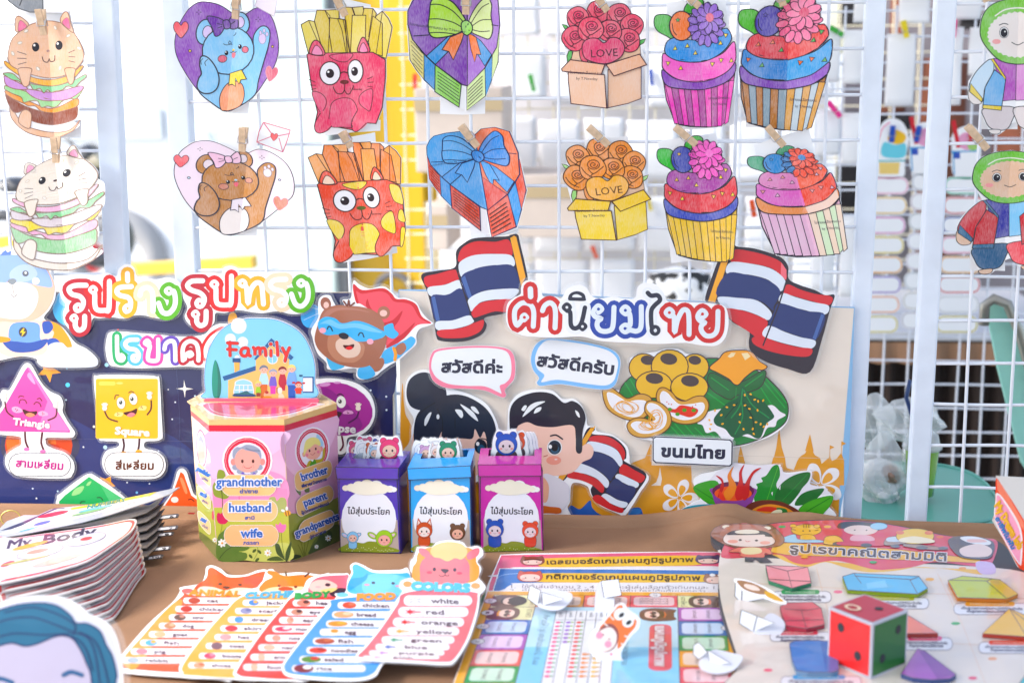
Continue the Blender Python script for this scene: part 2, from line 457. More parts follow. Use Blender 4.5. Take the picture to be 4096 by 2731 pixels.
# wire grid panels
WIRE = mat('white_coated_wire', (.72, .74, .80), .35, coat=.3)
WIRE2 = mat('white_coated_frame', (.66, .72, .82), .35, coat=.2, noise=.06, nscale=30)
def grid_panel(label, YP, posts, hz, vx, x0, x1, z0, z1, r=.0021, wmat=None, group='wire grid display panels'):
    g = empty('wire_grid_panel', ((x0+x1)/2, YP, GZ)); tag(g, label, 'display grid', group)
    ox, oy, oz = g.location
    for (a, b, wd) in posts:       # a,b = pixel points on the post's centre line
        A, B = at(*a, YP+.006), at(*b, YP+.006); dx = (B.x-A.x)/(B.z-A.z); wd_ = wd
        bm = bmesh.new()
        zt, zb = z1+.04, GZ
        if abs(dx) > .06: dx *= .5
        xm, zm = (A.x+B.x)/2, (A.z+B.z)/2
        P = [(xm+dx*(z-zm)-ox, z-oz) for z in (zb, zt)]
        for s, yo in ((wd_, 0.0),):
            v = [bm.verts.new((P[k][0]+q*s/2, yo+e+.006, P[k][1])) for k in (0, 1) for q, e in ((-1, -.011), (1, -.011), (1, .011), (-1, .011))]
            for f in ((0, 1, 5, 4), (1, 2, 6, 5), (2, 3, 7, 6), (3, 0, 4, 7), (0, 3, 2, 1), (4, 5, 6, 7)): bm.faces.new([v[i] for i in f])
        bobj('post', bm, WIRE2, g, bevel=.0025)
    rnd = random.Random(int(YP*100)+len(vx))
    for z in hz:
        n = 14; bm = bmesh.new(); a = rnd.random()*6
        tube(bm, [(x0+(x1-x0)*i/n-ox, .001*sin(a+i*.9), z+.0007*sin(a*2+i*.8)-oz) for i in range(n+1)], r, 8); bobj('wire', bm, wmat or WIRE, g, True)
    for x in vx:
        n = 14; bm = bmesh.new(); a = rnd.random()*6
        tube(bm, [(x-ox+.0008*sin(a+i), -2*r+.001*sin(a*2+i*.8), z0+(z1-z0)*i/n-oz) for i in range(n+1)], r, 8); bobj('wire', bm, wmat or WIRE, g, True)
    return g
zz = lambda ys, x, Y: [at(x, y, Y).z for y in ys]
xx = lambda xs, y, Y: [at(x, y, Y).x for x in xs]
zB = zz((32, 215, 393, 570, 742, 910, 1084), 2100, YG); sp = (zB[0]-zB[-1])/6
zB = [zB[0]+sp*k for k in (3, 2, 1)] + zB + [zB[-1]-sp*k for k in range(1, 13)]
xB = xx((1435, 1720-3, 1885, 2058, 2240), 900, YG)
xs0 = xx((2240,), 900, YG)[0]; spx = (xx((2240,), 900, YG)[0]-xx((2058,), 900, YG)[0])
spx = (xx((2945,), 300, YG)[0]-xx((1200,), 300, YG)[0])/10
xb0 = xx((1200,), 300, YG)[0]
xB = [xb0+spx*k for k in range(-1, 13)]
rB = at(3465, 800, YG).x; lB = at(745, 600, YG).x
grid_panel('white wire grid panel behind the boards, hung with coloured heart, fries and cupcake papers', YG,
           [((705, 100), (748, 1000), .030), ((3496, 100), (3430, 1500), .024)], zB, [x for x in xB if lB < x < rB], lB-.01, rB+.01, -.55, 1.02)
zA = zz((95, 265, 440, 606, 772, 932, 1095), 280, YG+.001); spa = (zA[0]-zA[-1])/6
zA = [zA[0]+spa*k for k in (2, 1)] + zA + [zA[-1]-spa*k for k in range(1, 10)]
rA = at(420, 600, YG+.001).x
grid_panel('white wire grid panel at the left, hung with the two cat burger papers', YG+.001, [((425, 100), (468, 1000), .030)], zA,
           [rA-.03-spa*k for k in (1, 2, 3, 4, 5, 6)], rA-.5, rA, -.5, 1.02)
zC = zz((18, 206, 392, 575, 756, 934, 1107, 1282, 1452, 1616, 1780, 1950), 3840, YG+.004); spc = (zC[0]-zC[-1])/11
zC = [zC[0]+spc*k for k in (2, 1)] + zC + [zC[-1]-spc*k for k in range(1, 6)]
xC0 = at(3860, 1600, YG+.004).x
grid_panel('white wire grid panel at the right, hung with the green hooded figure papers', YG+.004, [((3775, 100), (3695, 1500), .025)], zC,
           [xC0+spc*k for k in range(0, 7)], at(3735, 1000, YG).x, xC0+spc*6+.02, -.55, 1.02)
# ---------------------------------------------------------------- clothes pegs
WOOD = mat('peg_wood', (.62, .45, .30), .6, noise=.22, nscale=160)
STEEL = mat('spring_steel', (.6, .6, .62), .3, metal=.9)
def peg(a, b, label, Y=None, m=None, group='wooden pegs on the front grids', open_=.09, w=.0085, twist=0):
    """a = pixel of the handle end, b = pixel of the jaw end"""
    Y = YG-.026 if Y is None else Y
    A, B = at(*a, Y), at(*b, Y); L = (B-A).length; g = empty('clothespin', (A+B)/2); tag(g, label, 'peg', group)
    zx = (B-A).normalized(); yx = Vector((0, -1, 0)); xx_ = yx.cross(zx).normalized(); yx = zx.cross(xx_)
    g.matrix_world = Matrix.Translation((A+B)/2) @ Matrix((xx_, yx, zx)).transposed().to_4x4()
    for s in (1, -1):
        bm = bmesh.new(); th = .0034
        prof = [(-L/2, .0050*s), (-L/2, (.0050+th)*s), (-L*.12, (.0021+th)*s), (L*.1, th*1.05*s), (L*.14, th*.8*s), (L*.18, th*1.05*s), (L/2, th*.45*s), (L/2, .0002*s), (L*.1, .0003*s)]
        A_ = [bm.verts.new((-w/2, p[1], p[0])) for p in prof]; B_ = [bm.verts.new((w/2, p[1], p[0])) for p in prof]; n = len(prof)
        bm.faces.new(A_ if s > 0 else A_[::-1]); bm.faces.new(B_[::-1] if s > 0 else B_)
        for i in range(n):
            q = (A_[i], B_[i], B_[(i+1) % n], A_[(i+1) % n]); bm.faces.new(q if s > 0 else q[::-1])
        bmesh.ops.recalc_face_normals(bm, faces=bm.faces[:])
        bobj('prong', bm, m or WOOD, g, bevel=.0004)
    bm = bmesh.new(); r = .0006; z = L*.14
    tube(bm, [(-w/2-.001, .0048, z-.006), (-w/2-.001, .0042, z), (w/2+.001, .0042, z), (w/2+.001, .0048, z-.006)], r, 6)
    tube(bm, [(-w/2-.001, -.0042, z), (w/2+.001, -.0042, z)], r, 6)
    tube(bm, [(-w/2-.0012+.0001*i, .0012*cos(i)+0, z-.008+.0012*sin(i)) for i in range(0, 90, 1)][:0] or [(w/2+.0012, .0042, z), (w/2+.0016, .0005, z-.008), (w/2+.0012, -.0042, z)], r, 6)
    tube(bm, [(-w/2-.0012, .0042, z), (-w/2-.0016, .0005, z-.008), (-w/2-.0012, -.0042, z)], r, 6)
    bobj('spring', bm, STEEL, g, True)
    return g
# ================================================================ coloured paper crafts hung on the grids
HANG = Plane((0, YG-.016, 0), (0, -1, 0))
def craft(surf, x0, y0, H=None):
    a = Art(surf, x0, y0, 2.0, H); a.lw = 1.3; return a
def page(surf, P, x0, y0, parent, name='inner_page', back=.004, H=None, m=None):
    a = Art(HANG.lift(-back), x0, y0, 2.0, H); return a.body(name, P, .0003, m or WHITE, parent, sm=0)
LN = '#3a3a40'
def burger(a, bun, layers, lines, nose, ear, ow):
    lay1, let1, on, let2, lay2, patty, foot = layers
    a.f(bun, "80 900 90 860 180 990 300 1040 430 1060 560 1040 640 960 600 1030 560 1060 450 1102 300 1088 180 1040 100 960", o=lines, w=ow)
    a.f(patty, "52 790 60 760 200 850 420 905 600 850 620 900 590 960 430 1000 260 970 250 920 200 880 150 900 100 890", o=lines, w=ow)
    a.f(lay2, "40 730 80 730 230 810 420 870 610 790 620 850 500 890 420 905 330 890 280 850 230 850 190 830 120 800 60 765 45 750", o=lines, w=ow)
    a.f(let2, "35 700 60 690 230 740 430 800 620 730 660 730 610 790 560 790 500 810 460 850 420 860 380 850 330 860 300 810 240 810 190 820 170 780 100 750 45 720", o=lines, w=ow)
    a.f(on, "218 715 430 740 640 690 660 720 560 790 430 808 320 800 240 760", o=lines, w=ow)
    a.f(on, "38 610 100 640 200 690 215 715 130 715 60 690 36 650", o=lines, w=ow)
    a.f(let1, "25 590 100 590 200 660 420 690 580 650 680 600 690 620 640 660 600 700 540 690 500 720 450 730 410 740 380 720 350 745 320 710 270 720 240 680 200 690 150 650 100 640 50 610", o=lines, w=ow)
    a.f(lay1, "40 490 150 560 260 620 410 640 560 600 650 530 660 550 560 650 410 690 250 660 130 590 50 530", o=lines, w=ow)
    a.f(bun, "65 430 90 330 140 270 230 205 370 170 500 190 600 270 672 420 650 510 560 590 410 625 260 600 110 540 70 490", o=lines, w=ow)
    a.f(bun, "133 260 122 170 140 132 185 150 230 205", o=lines, w=ow); a.f(ear, "148 250 150 190 170 165 215 210 185 240", o=lines, w=ow*.6)
    a.f(bun, "490 180 510 110 545 103 570 190 590 265", o=lines, w=ow); a.f(ear, "505 190 520 155 550 150 565 235", o=lines, w=ow*.6)
    for x, y, r in ((210, 250, -30), (160, 345, -15), (103, 430, 60), (446, 225, 60), (550, 288, -30), (636, 388, 30), (305, 552, 50), (485, 545, -70)): a.e('#f4efe6', x, y, 18, 11, r, o='#c8b8a4', w=3)
    for x, y in ((286, 378), (476, 365)): a.e('#2e2e36', x, y, 29, 37); a.e('#ffffff', x-10, y-14, 9, 10)
    a.e(nose, 388, 410, 15, 10); a.l('#55444a', 5, "338 455 350 490 380 500 396 470"); a.l('#55444a', 5, "396 470 410 495 440 485 443 445")
    for s in ("140 415 213 438", "138 468 213 470", "145 518 213 500", "552 425 602 403", "552 455 606 458", "552 488 604 500"): a.l('#6a585c', 4, s)
    for q in ("150 550 160 620 190 690 230 680 245 600 250 550", "525 550 535 610 560 675 590 660 600 600 603 550"): a.f(bun, q, o=lines, w=ow)
    a.f(bun, "150 980 170 900 210 880 250 910 250 970 230 1030", o=lines, w=ow)
BP = "30 520 42 478 65 440 90 330 138 268 118 165 140 126 190 148 228 200 300 178 370 163 488 178 505 108 545 96 580 190 600 270 640 330 678 420 668 480 700 530 695 620 680 700 640 760 630 900 590 970 640 1000 560 1062 450 1106 300 1092 180 1044 90 920 48 800 30 720 30 640 20 600"
def craft_burger():
    s = Fold(HANG, (190, 80), (218, 550), 14, 20); a = craft(s, 0, 0)
    r = a.body('paper_craft', BP, .0006); tag(r, 'pink cat burger paper craft, upper one on the left grid', 'paper craft', 'coloured papers pegged on the front grids')
    burger(a, '#eec3a4', ('#f5b93c', '#8fd29a', '#cf9ad8', '#a6dd9c', '#f0a02e', '#8d4a36', '#e8b698'), '#9a6b58', '#b08a86', '#ee6f9c', 5)
    a.build('printed_drawing', r, 'pencil_paper')
    page(s, "340 1000 650 960 648 1105 300 1100", 0, 0, r); page(s, "135 60 555 60 600 300 160 300", 0, 0, r, back=.006)
    s = Fold(HANG, (222, 650), (272, 1080), 14, 20)
    H = homog([(286, 378), (540, 110), (450, 1105), (30, 700)], [(338, 445), (592, 172), (548, 1165), (78, 765)])
    a = craft(s, 0, 500, H)
    r = a.body('paper_craft', BP, .0006); tag(r, 'cream cat burger paper craft with green lettuce, lower one on the left grid', 'paper craft', 'coloured papers pegged on the front grids')
    burger(a, '#f1e7da', ('#f1b6d6', '#8fd09a', '#ded3da', '#f2dc62', '#f0b2d2', '#92d196', '#f0e0c8'), '#8a7468', '#4a3a40', '#f19ac0', 6)
    a.build('printed_drawing', r, 'pencil_paper_soft')
    page(s, "300 900 650 900 655 1080 240 1090", 0, 520, r)
craft_burger()
# ---- hearts with a bear
def bearheart(a, hc, bear, bow, belly, tie, inner, cheek, lw=7):
    ln = '#3f3f4a'
    if hc: a.f(hc, "1405 420 1410 260 1490 100 1570 30 1650 18 1760 45 1860 110 1900 150 1960 120 2060 65 2160 120 2210 240 2230 380 2200 520 2120 650 2040 760 1920 850 1810 893 1700 830 1580 720 1480 580", o=ln, w=5)
    a.f('#f06a72', heart(1448, 242, 118, 130, 0), 0, o=ln, w=4); a.f(cheek, heart(2170, 596, 95, 118, 12), 0, o='#e08a9a', w=4)
    for x, y in ((1591, 100), (2066, 158)):
        for s in ((-22, 0, -8, 0), (8, 0, 22, 0), (0, -22, 0, -8), (0, 8, 0, 22)): a.l(ln, 4, [(x+s[0], y+s[1]), (x+s[2], y+s[3])], 0)
    a.e(tie[1], 1520, 409, 11, 11, o=ln, w=4); a.e(tie[1], 2181, 375, 9, 9, o=ln, w=4)
    # body and raised arm
    a.f(bear, "1590 730 1640 640 1740 590 1850 590 1940 530 2020 400 2030 290 2080 220 2130 215 2160 260 2150 360 2110 500 2070 640 2040 760 1920 850 1810 890 1700 830", o=ln, w=lw)
    a.f(belly, "1765 870 1760 770 1810 680 1880 650 1940 680 1955 770 1920 850 1812 890", o=ln, w=5)
    # ears
    a.e(bear, 1640, 258, 70, 102, 12, o=ln, w=lw); a.e(inner, 1660, 258, 38, 50, 10, o=ln, w=4)
    a.e(bear, 1935, 185, 60, 86, -12, o=ln, w=lw); a.e(inner, 1925, 180, 32, 44, 0, o=ln, w=4)
    a.e(bear, 1826, 405, 208, 192, -10, o=ln, w=lw)
    a.f(tie[0], "1840 590 1885 575 1935 560 1975 635 1930 640 1915 675 1885 625 1885 695 1860 675 1830 685", 0, o=ln, w=5)
    a.f(bear, "1610 455 1660 460 1720 530 1752 620 1740 700 1690 745 1620 745 1578 700 1590 630 1612 590 1598 520", o=ln, w=lw+1)
    a.l(ln, 4, "1648 530 1640 500 1665 475"); a.l(ln, 4, "1612 520 1608 490 1625 470")
    a.f(bow, "1655 138 1730 140 1800 175 1795 225 1760 280 1720 290 1700 230", o=ln, w=6); a.f(bow, "1830 170 1880 110 1905 150 1908 215 1880 235 1835 225", o=ln, w=6)
    a.f(bow, "1785 172 1830 165 1845 220 1800 232", o=ln, w=6); a.l(ln, 4, "1735 190 1780 200"); a.l(ln, 4, "1740 228 1780 212"); a.l(ln, 4, "1850 195 1885 170")
    a.l(ln, 4, "1785 352 1815 362 1850 350 1838 330 1830 350 1860 358"); a.l(ln, 4, "1890 262 1888 275 1870 290")
    for x, y in ((1812, 426), (1922, 376)): a.e('#22242c', x, y, 15, 19); a.e('#fff', x-5, y-7, 5)
    a.e(cheek, 1780, 472, 36, 29, -8, o='#5a4a52', w=4); a.e(cheek, 1964, 399, 26, 26, 0, o='#5a4a52', w=4)
    a.e(tie[1], 1869, 402, 12, 9); a.l(ln, 4, "1842 418 1855 424 1868 412 1880 424 1895 414"); a.f('#e56a7a', "1858 428 1885 424 1884 452 1870 468 1856 450")
    a.e(inner, 2100, 312, 29, 42, o='#8a8a9a', w=3)
    for x, y in ((2086, 265), (2114, 248), (2138, 276)): a.e(inner, x, y, 10, 17, o='#8a8a9a', w=3)
BH = "1400 420 1396 330 1390 240 1400 190 1440 180 1480 100 1565 24 1650 12 1765 40 1862 108 1900 148 1960 112 2062 60 2170 115 2218 230 2236 380 2215 520 2222 580 2180 640 2130 660 2045 768 1922 858 1810 899 1690 838 1572 726 1472 584"
def craft_bears():
    s = Fold(HANG, (940, 100), (908, 445), 10, 22); a = craft(s, 0, 0)
    r = a.body('paper_craft', BH, .0006); tag(r, 'purple heart paper craft with a blue bear in a purple bow', 'paper craft', 'coloured papers pegged on the front grids')
    bearheart(a, '#8d52b4', '#8cc6ec', '#6b33a0', '#f3a27a', ('#f1d84e', '#e8c92e'), '#d8c6ee', '#d8647a')
    a.f('#efe6f2', "2040 50 2070 -40 2222 -20 2195 135", 0, o='#b8a8bc', w=4)
    a.build('printed_drawing', r, 'pencil_paper'); page(s, "1760 780 1995 800 1985 912 1820 905", 0, 0, r)
    s = Fold(HANG, (948, 1070-5), (913, 1435), 10, 22)
    H = homog([(1448, 242), (1826, 405), (1812, 893), (2100, 290)], [(1448, 290), (1840, 440), (1822, 880), (2140, 365)])
    a = craft(s, 0, 500, H)
    r = a.body('paper_craft', "1398 300 1396 200 1410 160 1440 130 1480 60 1565 5 1690 0 1860 90 1895 130 1960 112 2050 60 2150 100 2245 200 2285 350 2270 520 2250 590 2140 640 2045 768 1922 858 1810 903 1690 838 1572 726 1472 584 1415 420", .0006); tag(r, 'pale pink heart paper craft with a brown bear and a pink bow', 'paper craft', 'coloured papers pegged on the front grids')
    a.f('#f4e2f0', "1405 380 1420 180 1490 70 1570 12 1690 8 1850 95 1900 140 1960 120 2050 70 2150 110 2240 210 2278 350 2265 500 2200 590 2040 760 1920 850 1810 893 1700 830 1580 720 1480 580", o='#3f3f4a', w=5)
    bearheart(a, None, '#b9824e', '#f0c4dc', '#f1e9e6', ('#efe6f0', '#bcd8e8'), '#eadae2', '#c78470')
    a.build('printed_drawing', r, 'pencil_paper')
    a = craft(HANG.lift(.003), 0, 500)
    e = a.body('paper_envelope', "2105 -24 2325 42 2305 110 2270 222 2050 140 2070 60", .0004, parent=r, sm=0)
    a.l('#e07a90', 6, "2107 -20 2322 42 2300 120 2262 218 2055 138 2072 55 2107 -20", 0); a.l('#e07a90', 6, "2107 -20 2190 95 2320 70", 0); a.l('#e07a90', 5, "2055 138 2165 95", 0); a.l('#e07a90', 5, "2262 215 2232 105", 0)
    a.f('#ef6a6c', heart(2193, 98, 56, 60, 5), 0, o='#b85a62', w=3); a.build('printed_drawing', e, 'pencil_paper')
    page(s, "1700 800 2060 770 2055 885 1700 888", 0, 500, r); page(s, "1740 40 2060 20 2060 300 1760 300", 0, 500, r, back=.007)
craft_bears()
# ---- fries
def fries(a, fc, fd, ear, skin, spot, mouth, patch):
    ln = '#4a3434'; fo = '#6b5a1e' if fc[1] == 'd' or fc[1] == 'e' else '#5a3a20'
    F = ["408 200 470 165 515 175 560 330 600 430 470 440 440 330", "515 170 535 85 600 85 640 130 660 430 590 435 560 330",
         "598 85 712 78 712 150 640 170", "760 60 815 62 835 120 820 430 770 430 760 150", "820 62 905 55 918 130 850 150", "915 68 985 72 1012 110 960 300 900 420 900 130",
         "1010 130 1060 92 1108 150 1138 220 1090 470 1000 440 960 300", "635 145 760 160 778 430 660 435 635 280", "820 125 928 125 925 300 870 430 805 430", "985 130 1060 190 1060 450 960 420 950 330"]
    for i, q in enumerate(F): a.f(fc if i % 2 else fd, q, 0, o=ln, w=5)
    for q in ("600 85 640 130 625 430", "712 80 715 150 760 165", "470 168 545 340 575 430", "745 160 800 430", "765 160 800 420", "985 75 950 300", "1060 95 1010 440", "700 150 735 240 770 430"): a.l(ln, 4, q, 0)
    a.f(skin, "455 440 470 430 985 420 1085 480 1085 620 1060 860 1010 990 940 985 860 1052 820 1040 655 1010 560 1065 525 1050 515 1010 540 900 490 680", 0, o=ln, w=6)
    a.f(skin, "480 432 490 360 520 325 560 345 598 440", o=ln, w=6); a.f(ear, "498 435 510 385 530 365 560 385 580 438", o=ln, w=4)
    a.f(skin, "865 415 880 340 905 300 935 330 960 415", o=ln, w=6); a.f(ear, "880 415 893 360 912 345 930 370 942 415", o=ln, w=4)
    for q in patch: a.f(spot, q, o=ln, w=4)
    a.f(spot, "640 1010 638 900 660 820 740 785 820 800 860 870 850 920 815 985 820 1020 740 1018", o=ln, w=4)
    a.f(skin, "560 900 520 990 520 1040 550 1068 600 1060 650 1010 600 900", o=None); a.l(ln, 5, "565 905 520 985 522 1045 556 1068 610 1050 655 1008")
    a.f(skin, "862 885 815 980 820 1035 860 1052 940 985 900 880", o=None); a.l(ln, 5, "862 885 815 975 822 1038 862 1052 935 985")
    a.e('#f5f4f8', 640, 588, 82, 92, 0, o=ln, w=7); a.e('#f5f4f8', 845, 572, 62, 92, 0, o=ln, w=7); a.l(ln, 7, "722 590 750 577 785 588")
    a.e('#2c2228', 640, 590, 33, 37); a.e('#fff', 627, 577, 9); a.e('#2c2228', 840, 573, 27, 36); a.e('#fff', 829, 560, 8)
    a.e(mouth, 755, 658, 36, 17); a.l(ln, 5, "755 675 755 720 735 750 695 748 670 710 668 695"); a.l(ln, 5, "755 720 775 752 800 748 828 700 828 682")
    for q in ("472 638 525 660", "480 682 525 685", "488 718 530 710", "940 635 985 615", "945 662 990 658", "942 692 985 698"): a.l(ln, 4, q)
    a.t(ln, 'T.Newday', 850, 714, 17, 0, w=105)
FP = "403 195 470 158 512 166 530 78 700 72 760 56 905 48 990 64 1062 88 1112 145 1142 220 1090 480 1092 620 1065 862 1012 998 940 990 860 1058 818 1042 655 1018 560 1072 520 1055 510 1010 535 900 484 680 450 440 470 425"
def craft_fries():
    s = Fold(HANG, (1384, 40), (1410, 530), 12, 20); a = craft(s, 1000, 0)
    r = a.body('paper_craft', FP, .0006, sm=0); tag(r, 'pink cat fries box paper craft with yellow fries', 'paper craft', 'coloured papers pegged on the front grids')
    fries(a, '#e2c95a', '#ead878', '#f08ab4', '#e2486c', '#e4557a', '#6a2424', ("495 745 560 745 605 790 605 850 560 895", "985 725 930 725 880 770 880 830 930 875 965 880", "640 445 700 490 780 492 820 430"))
    a.build('printed_drawing', r, 'pencil_paper'); page(s, "597 1000 1045 960 1042 1048 820 1060 597 1088", 1000, 0, r); page(s, "740 -12 965 40 965 200 740 200", 1000, 0, r, back=.006)
    s = Fold(HANG, (1400, 560), (1475, 1035), 12, 20)
    H = homog([(408, 200), (1138, 220), (530, 1060), (1012, 990)], [(465, 262), (1208, 265), (690, 1095), (1218, 965)])
    a = craft(s, 1000, 500, H)
    r = a.body('paper_craft', FP, .0006, sm=0); tag(r, 'orange cat fries box paper craft with yellow spots and orange fries', 'paper craft', 'coloured papers pegged on the front grids')
    fries(a, '#ef8a3a', '#f5ab66', '#f6d9c2', '#e8572e', '#f1d42c', '#5a6420', ("495 745 560 745 605 790 605 850 560 895", "990 715 940 715 890 770 890 830 940 875 985 875", "640 445 700 490 780 492 820 430", "1000 470 1060 475 1086 520 1086 640 1050 640 1010 600", "1040 700 1070 700 1075 790 1050 800 1020 770", "1030 850 1062 850 1055 890 1020 985 1000 985"))
    a.build('printed_drawing', r, 'pencil_paper'); page(s, "755 1030 950 1000 1170 960 1180 1022 955 1070 745 1102", 1000, 500, r); page(s, "570 140 1000 60 1010 200 600 250", 1000, 500, r, back=.006)
craft_fries()
# ---- gift hearts with bows
def giftheart(a, top, side, rib, bow, tail, ln='#2c2c38', sidel='#3a3a3a'):
    a.f(side[0], "1262 200 1280 480 1330 560 1392 640 1392 440 1330 360 1280 240", 0, o=ln, w=5)
    a.f(rib, "1392 440 1480 520 1478 722 1392 640", 0, o=ln, w=6)
    a.f(side[1], "1482 522 1690 680 1672 860 1478 735", 0, o=ln, w=6)
    a.f(side[2], "1735 690 1880 545 1885 770 1735 885", 0, o=ln, w=5); a.f(rib, "1880 545 1940 440 1935 640 1888 770", 0, o=ln, w=4); a.f(side[2], "1940 440 1998 250 1985 500 1935 640", 0, o=ln, w=4)
    a.f(top[0], "1262 200 1262 90 1300 10 1350 -40 1480 -60 1660 -60 1740 0 1740 690 1700 680 1482 520 1392 430 1300 320", 0, o=ln, w=6)
    a.f(top[1], "1742 0 1800 -60 1900 -60 1985 0 2000 200 1975 380 1880 545 1742 690", 0, o=ln, w=5)
    a.f(rib, "1410 450 1590 290 1700 240 1600 400 1482 518", 0, o=ln, w=6); a.f(tail, "1535 400 1600 300 1715 255 1690 340 1625 482 1590 415", 0, o=ln, w=6)
    a.f(rib, "1760 260 1850 330 1935 440 1880 530 1800 400", 0, o=ln, w=4); a.f(tail, "1748 265 1810 300 1850 440 1815 435 1800 500 1770 400", 0, o=ln, w=4)
    a.f(bow[0], "1730 190 1700 120 1620 20 1520 -20 1450 10 1435 120 1425 210 1440 280 1490 305 1600 290 1700 250", o=ln, w=8)
    a.l(ln, 6, "1440 40 1520 40 1620 90 1712 185"); a.l(ln, 6, "1435 155 1520 155 1620 180 1685 215"); a.l(ln, 6, "1440 265 1520 262 1640 275")
    a.f(bow[1], "1748 190 1790 90 1850 10 1900 -20 1935 40 1930 130 1945 230 1920 310 1860 300 1760 250", o=ln, w=6)
    a.l(ln, 5, "1770 190 1850 70 1915 30"); a.l(ln, 5, "1775 215 1850 165 1935 160"); a.l(ln, 5, "1780 240 1850 255 1920 250")
    a.f(bow[2], "1690 190 1730 165 1775 195 1780 250 1740 285 1700 260", o=ln, w=7)
    for k in range(6): a.l(sidel, 4, [(1500, 575+k*26), (1672, 690+k*28)], 0)
    for k in range(6): a.l(sidel, 4, [(1745, 725+k*26), (1862, 610+k*28)], 0)
    for k in range(6): a.l(sidel, 3, [(1285+k*4, 330+k*35), (1380, 430+k*32)], 0)
    a.l(ln, 6, "1310 290 1430 282", 0); a.l(ln, 5, "1935 200 1990 210", 0)
GP = "1255 205 1255 90 1292 5 1345 -45 1480 -66 1660 -66 1740 -20 1800 -66 1900 -66 1990 0 2004 200 1990 500 1940 640 1890 775 1730 893 1672 866 1474 740 1385 645 1325 565 1272 482"
def craft_gifts():
    s = Fold(HANG, (1868, 40), (1862, 440), 16, 26); a = craft(s, 1000, 0)
    r = a.body('paper_craft', GP, .0006, sm=0); tag(r, 'purple gift heart paper craft with a lime green bow', 'paper craft', 'coloured papers pegged on the front grids')
    giftheart(a, ('#7c3fa8', '#a878cc'), ('#e8dc8c', '#96d860', '#d8ecae'), '#3d95d6', ('#b2de58', '#dcecaa', '#a2dc70'), '#f08236')
    for i, (x, y) in enumerate(((1275, 190),)): a.t('#4a4658', 'ใบงานและสื่อการสอน by T.Newday', 1500, 225, 20, 8, w=450)
    a.build('printed_drawing', r, 'pencil_paper'); page(s, "1522 700 1885 700 1880 912 1700 920 1520 912", 1000, 0, r)
    s = Fold(HANG, (1900, 590), (1960, 945), 16, 26)
    H = homog([(1262, 200), (1998, 230), (1725, 885), (1740, 20)], [(1415, 240), (2152, 250), (1920, 895), (1800, 95)])
    a = craft(s, 1000, 500, H)
    r = a.body('paper_craft', GP, .0006, sm=0); tag(r, 'blue gift heart paper craft with a blue ribbon bow and red sides', 'paper craft', 'coloured papers pegged on the front grids')
    giftheart(a, ('#5ea8e4', '#ee7a50'), ('#e0543e', '#e0543e', '#e2583e'), '#4a9ce0', ('#66b0ea', '#3f8edc', '#3b8ad4'), '#57a6e8', ln='#22305a')
    a.f('#dd4a38', "1742 420 1880 545 1742 690", 0, o='#22305a', w=4)
    a.t('#3a4a6a', 'ใบงานและสื่อการสอน by T.Newday', 1490, 290, 20, -12, w=400)
    a.build('printed_drawing', r, 'pencil_paper'); page(s, "1755 780 2150 700 2148 860 1925 900 1765 950", 1000, 500, r)
craft_gifts()
# ---- roses in a box
def roses(a, c1, c2, gr, box, boxd, hc, ln='#4c2f3a'):
    for q in ("495 195 530 205 565 235 540 245 515 230", "540 508 535 450 550 410 580 410 575 460", "605 410 630 485 608 480 598 430", "1100 360 1120 325 1165 312 1150 345 1105 372", "1065 390 1090 380 1118 435 1095 435", "1010 420 1040 420 1035 470 1010 465"): a.f(gr, q, 0, o=ln, w=5)
    a.f('#efc6a8' if box[1] == 'f' else box, "570 480 590 400 1120 370 1125 440 850 515", 0, o=ln, w=3)
    for i, (x, y, r) in enumerate(((785, 95, 92), (950, 125, 98), (620, 145, 88), (1055, 210, 92), (595, 310, 98), (1025, 325, 96), (880, 250, 92), (725, 235, 102))):
        a.f(c1, [(x+r*(1+.05*sin(3*t+i))*cos(t), y+r*(1+.06*cos(2*t+i))*sin(t)) for t in [k*2*pi/16 for k in range(16)]], 1, o=ln, w=6, n=2)
        a.f(c2, [(x+r*.1+r*.45*cos(t), y-r*.25+r*.36*sin(t)) for t in [k*2*pi/12 for k in range(12)]], 1, o=ln, w=5, n=2)
        a.l(ln, 5, [(x+r*.1+r*.34*(1-k/11)*cos(k*.9), y-r*.25+r*.28*(1-k/11)*sin(k*.9)) for k in range(11)])
        a.l(ln, 5, [(x-r*.85, y-r*.1), (x-r*.5, y+r*.45), (x+r*.1, y+r*.8)]); a.l(ln, 5, [(x-r*.35, y+r*.0), (x, y+r*.45), (x+r*.6, y+r*.1), (x+r*.85, y-r*.1)]); a.l(ln, 5, [(x, y+r*.45), (x-r*.3, y+r*.7)])
    a.f(c1, "640 400 700 380 700 500 650 480", 1, o=ln, w=5)
    a.f(hc, "840 512 700 480 662 420 665 350 710 312 780 310 832 345 880 305 940 308 985 350 992 410 950 470", o=ln, w=6)
    a.t(ln, 'LOVE', 835, 425, 62, -3, w=210)
    a.f(boxd, "565 480 840 518 800 600 500 570 495 555", 0, o=ln, w=6)
    a.f(box, "548 580 838 600 855 866 570 830 548 640", 0, o=ln, w=6); a.f(box, "862 560 1128 540 1128 790 1020 830 862 864", 0, o=ln, w=5)
    a.f(boxd, "565 480 840 518 812 598 500 572 495 552", 0, o=ln, w=6); a.f(boxd, "848 520 1115 435 1172 520 910 610", 0, o=ln, w=6)
    a.t('#54424a', 'ใบงานและสื่อการสอน', 695, 585, 22, 2, w=265); a.t('#54424a', 'by T.Newday', 698, 630, 22, 2, w=170)
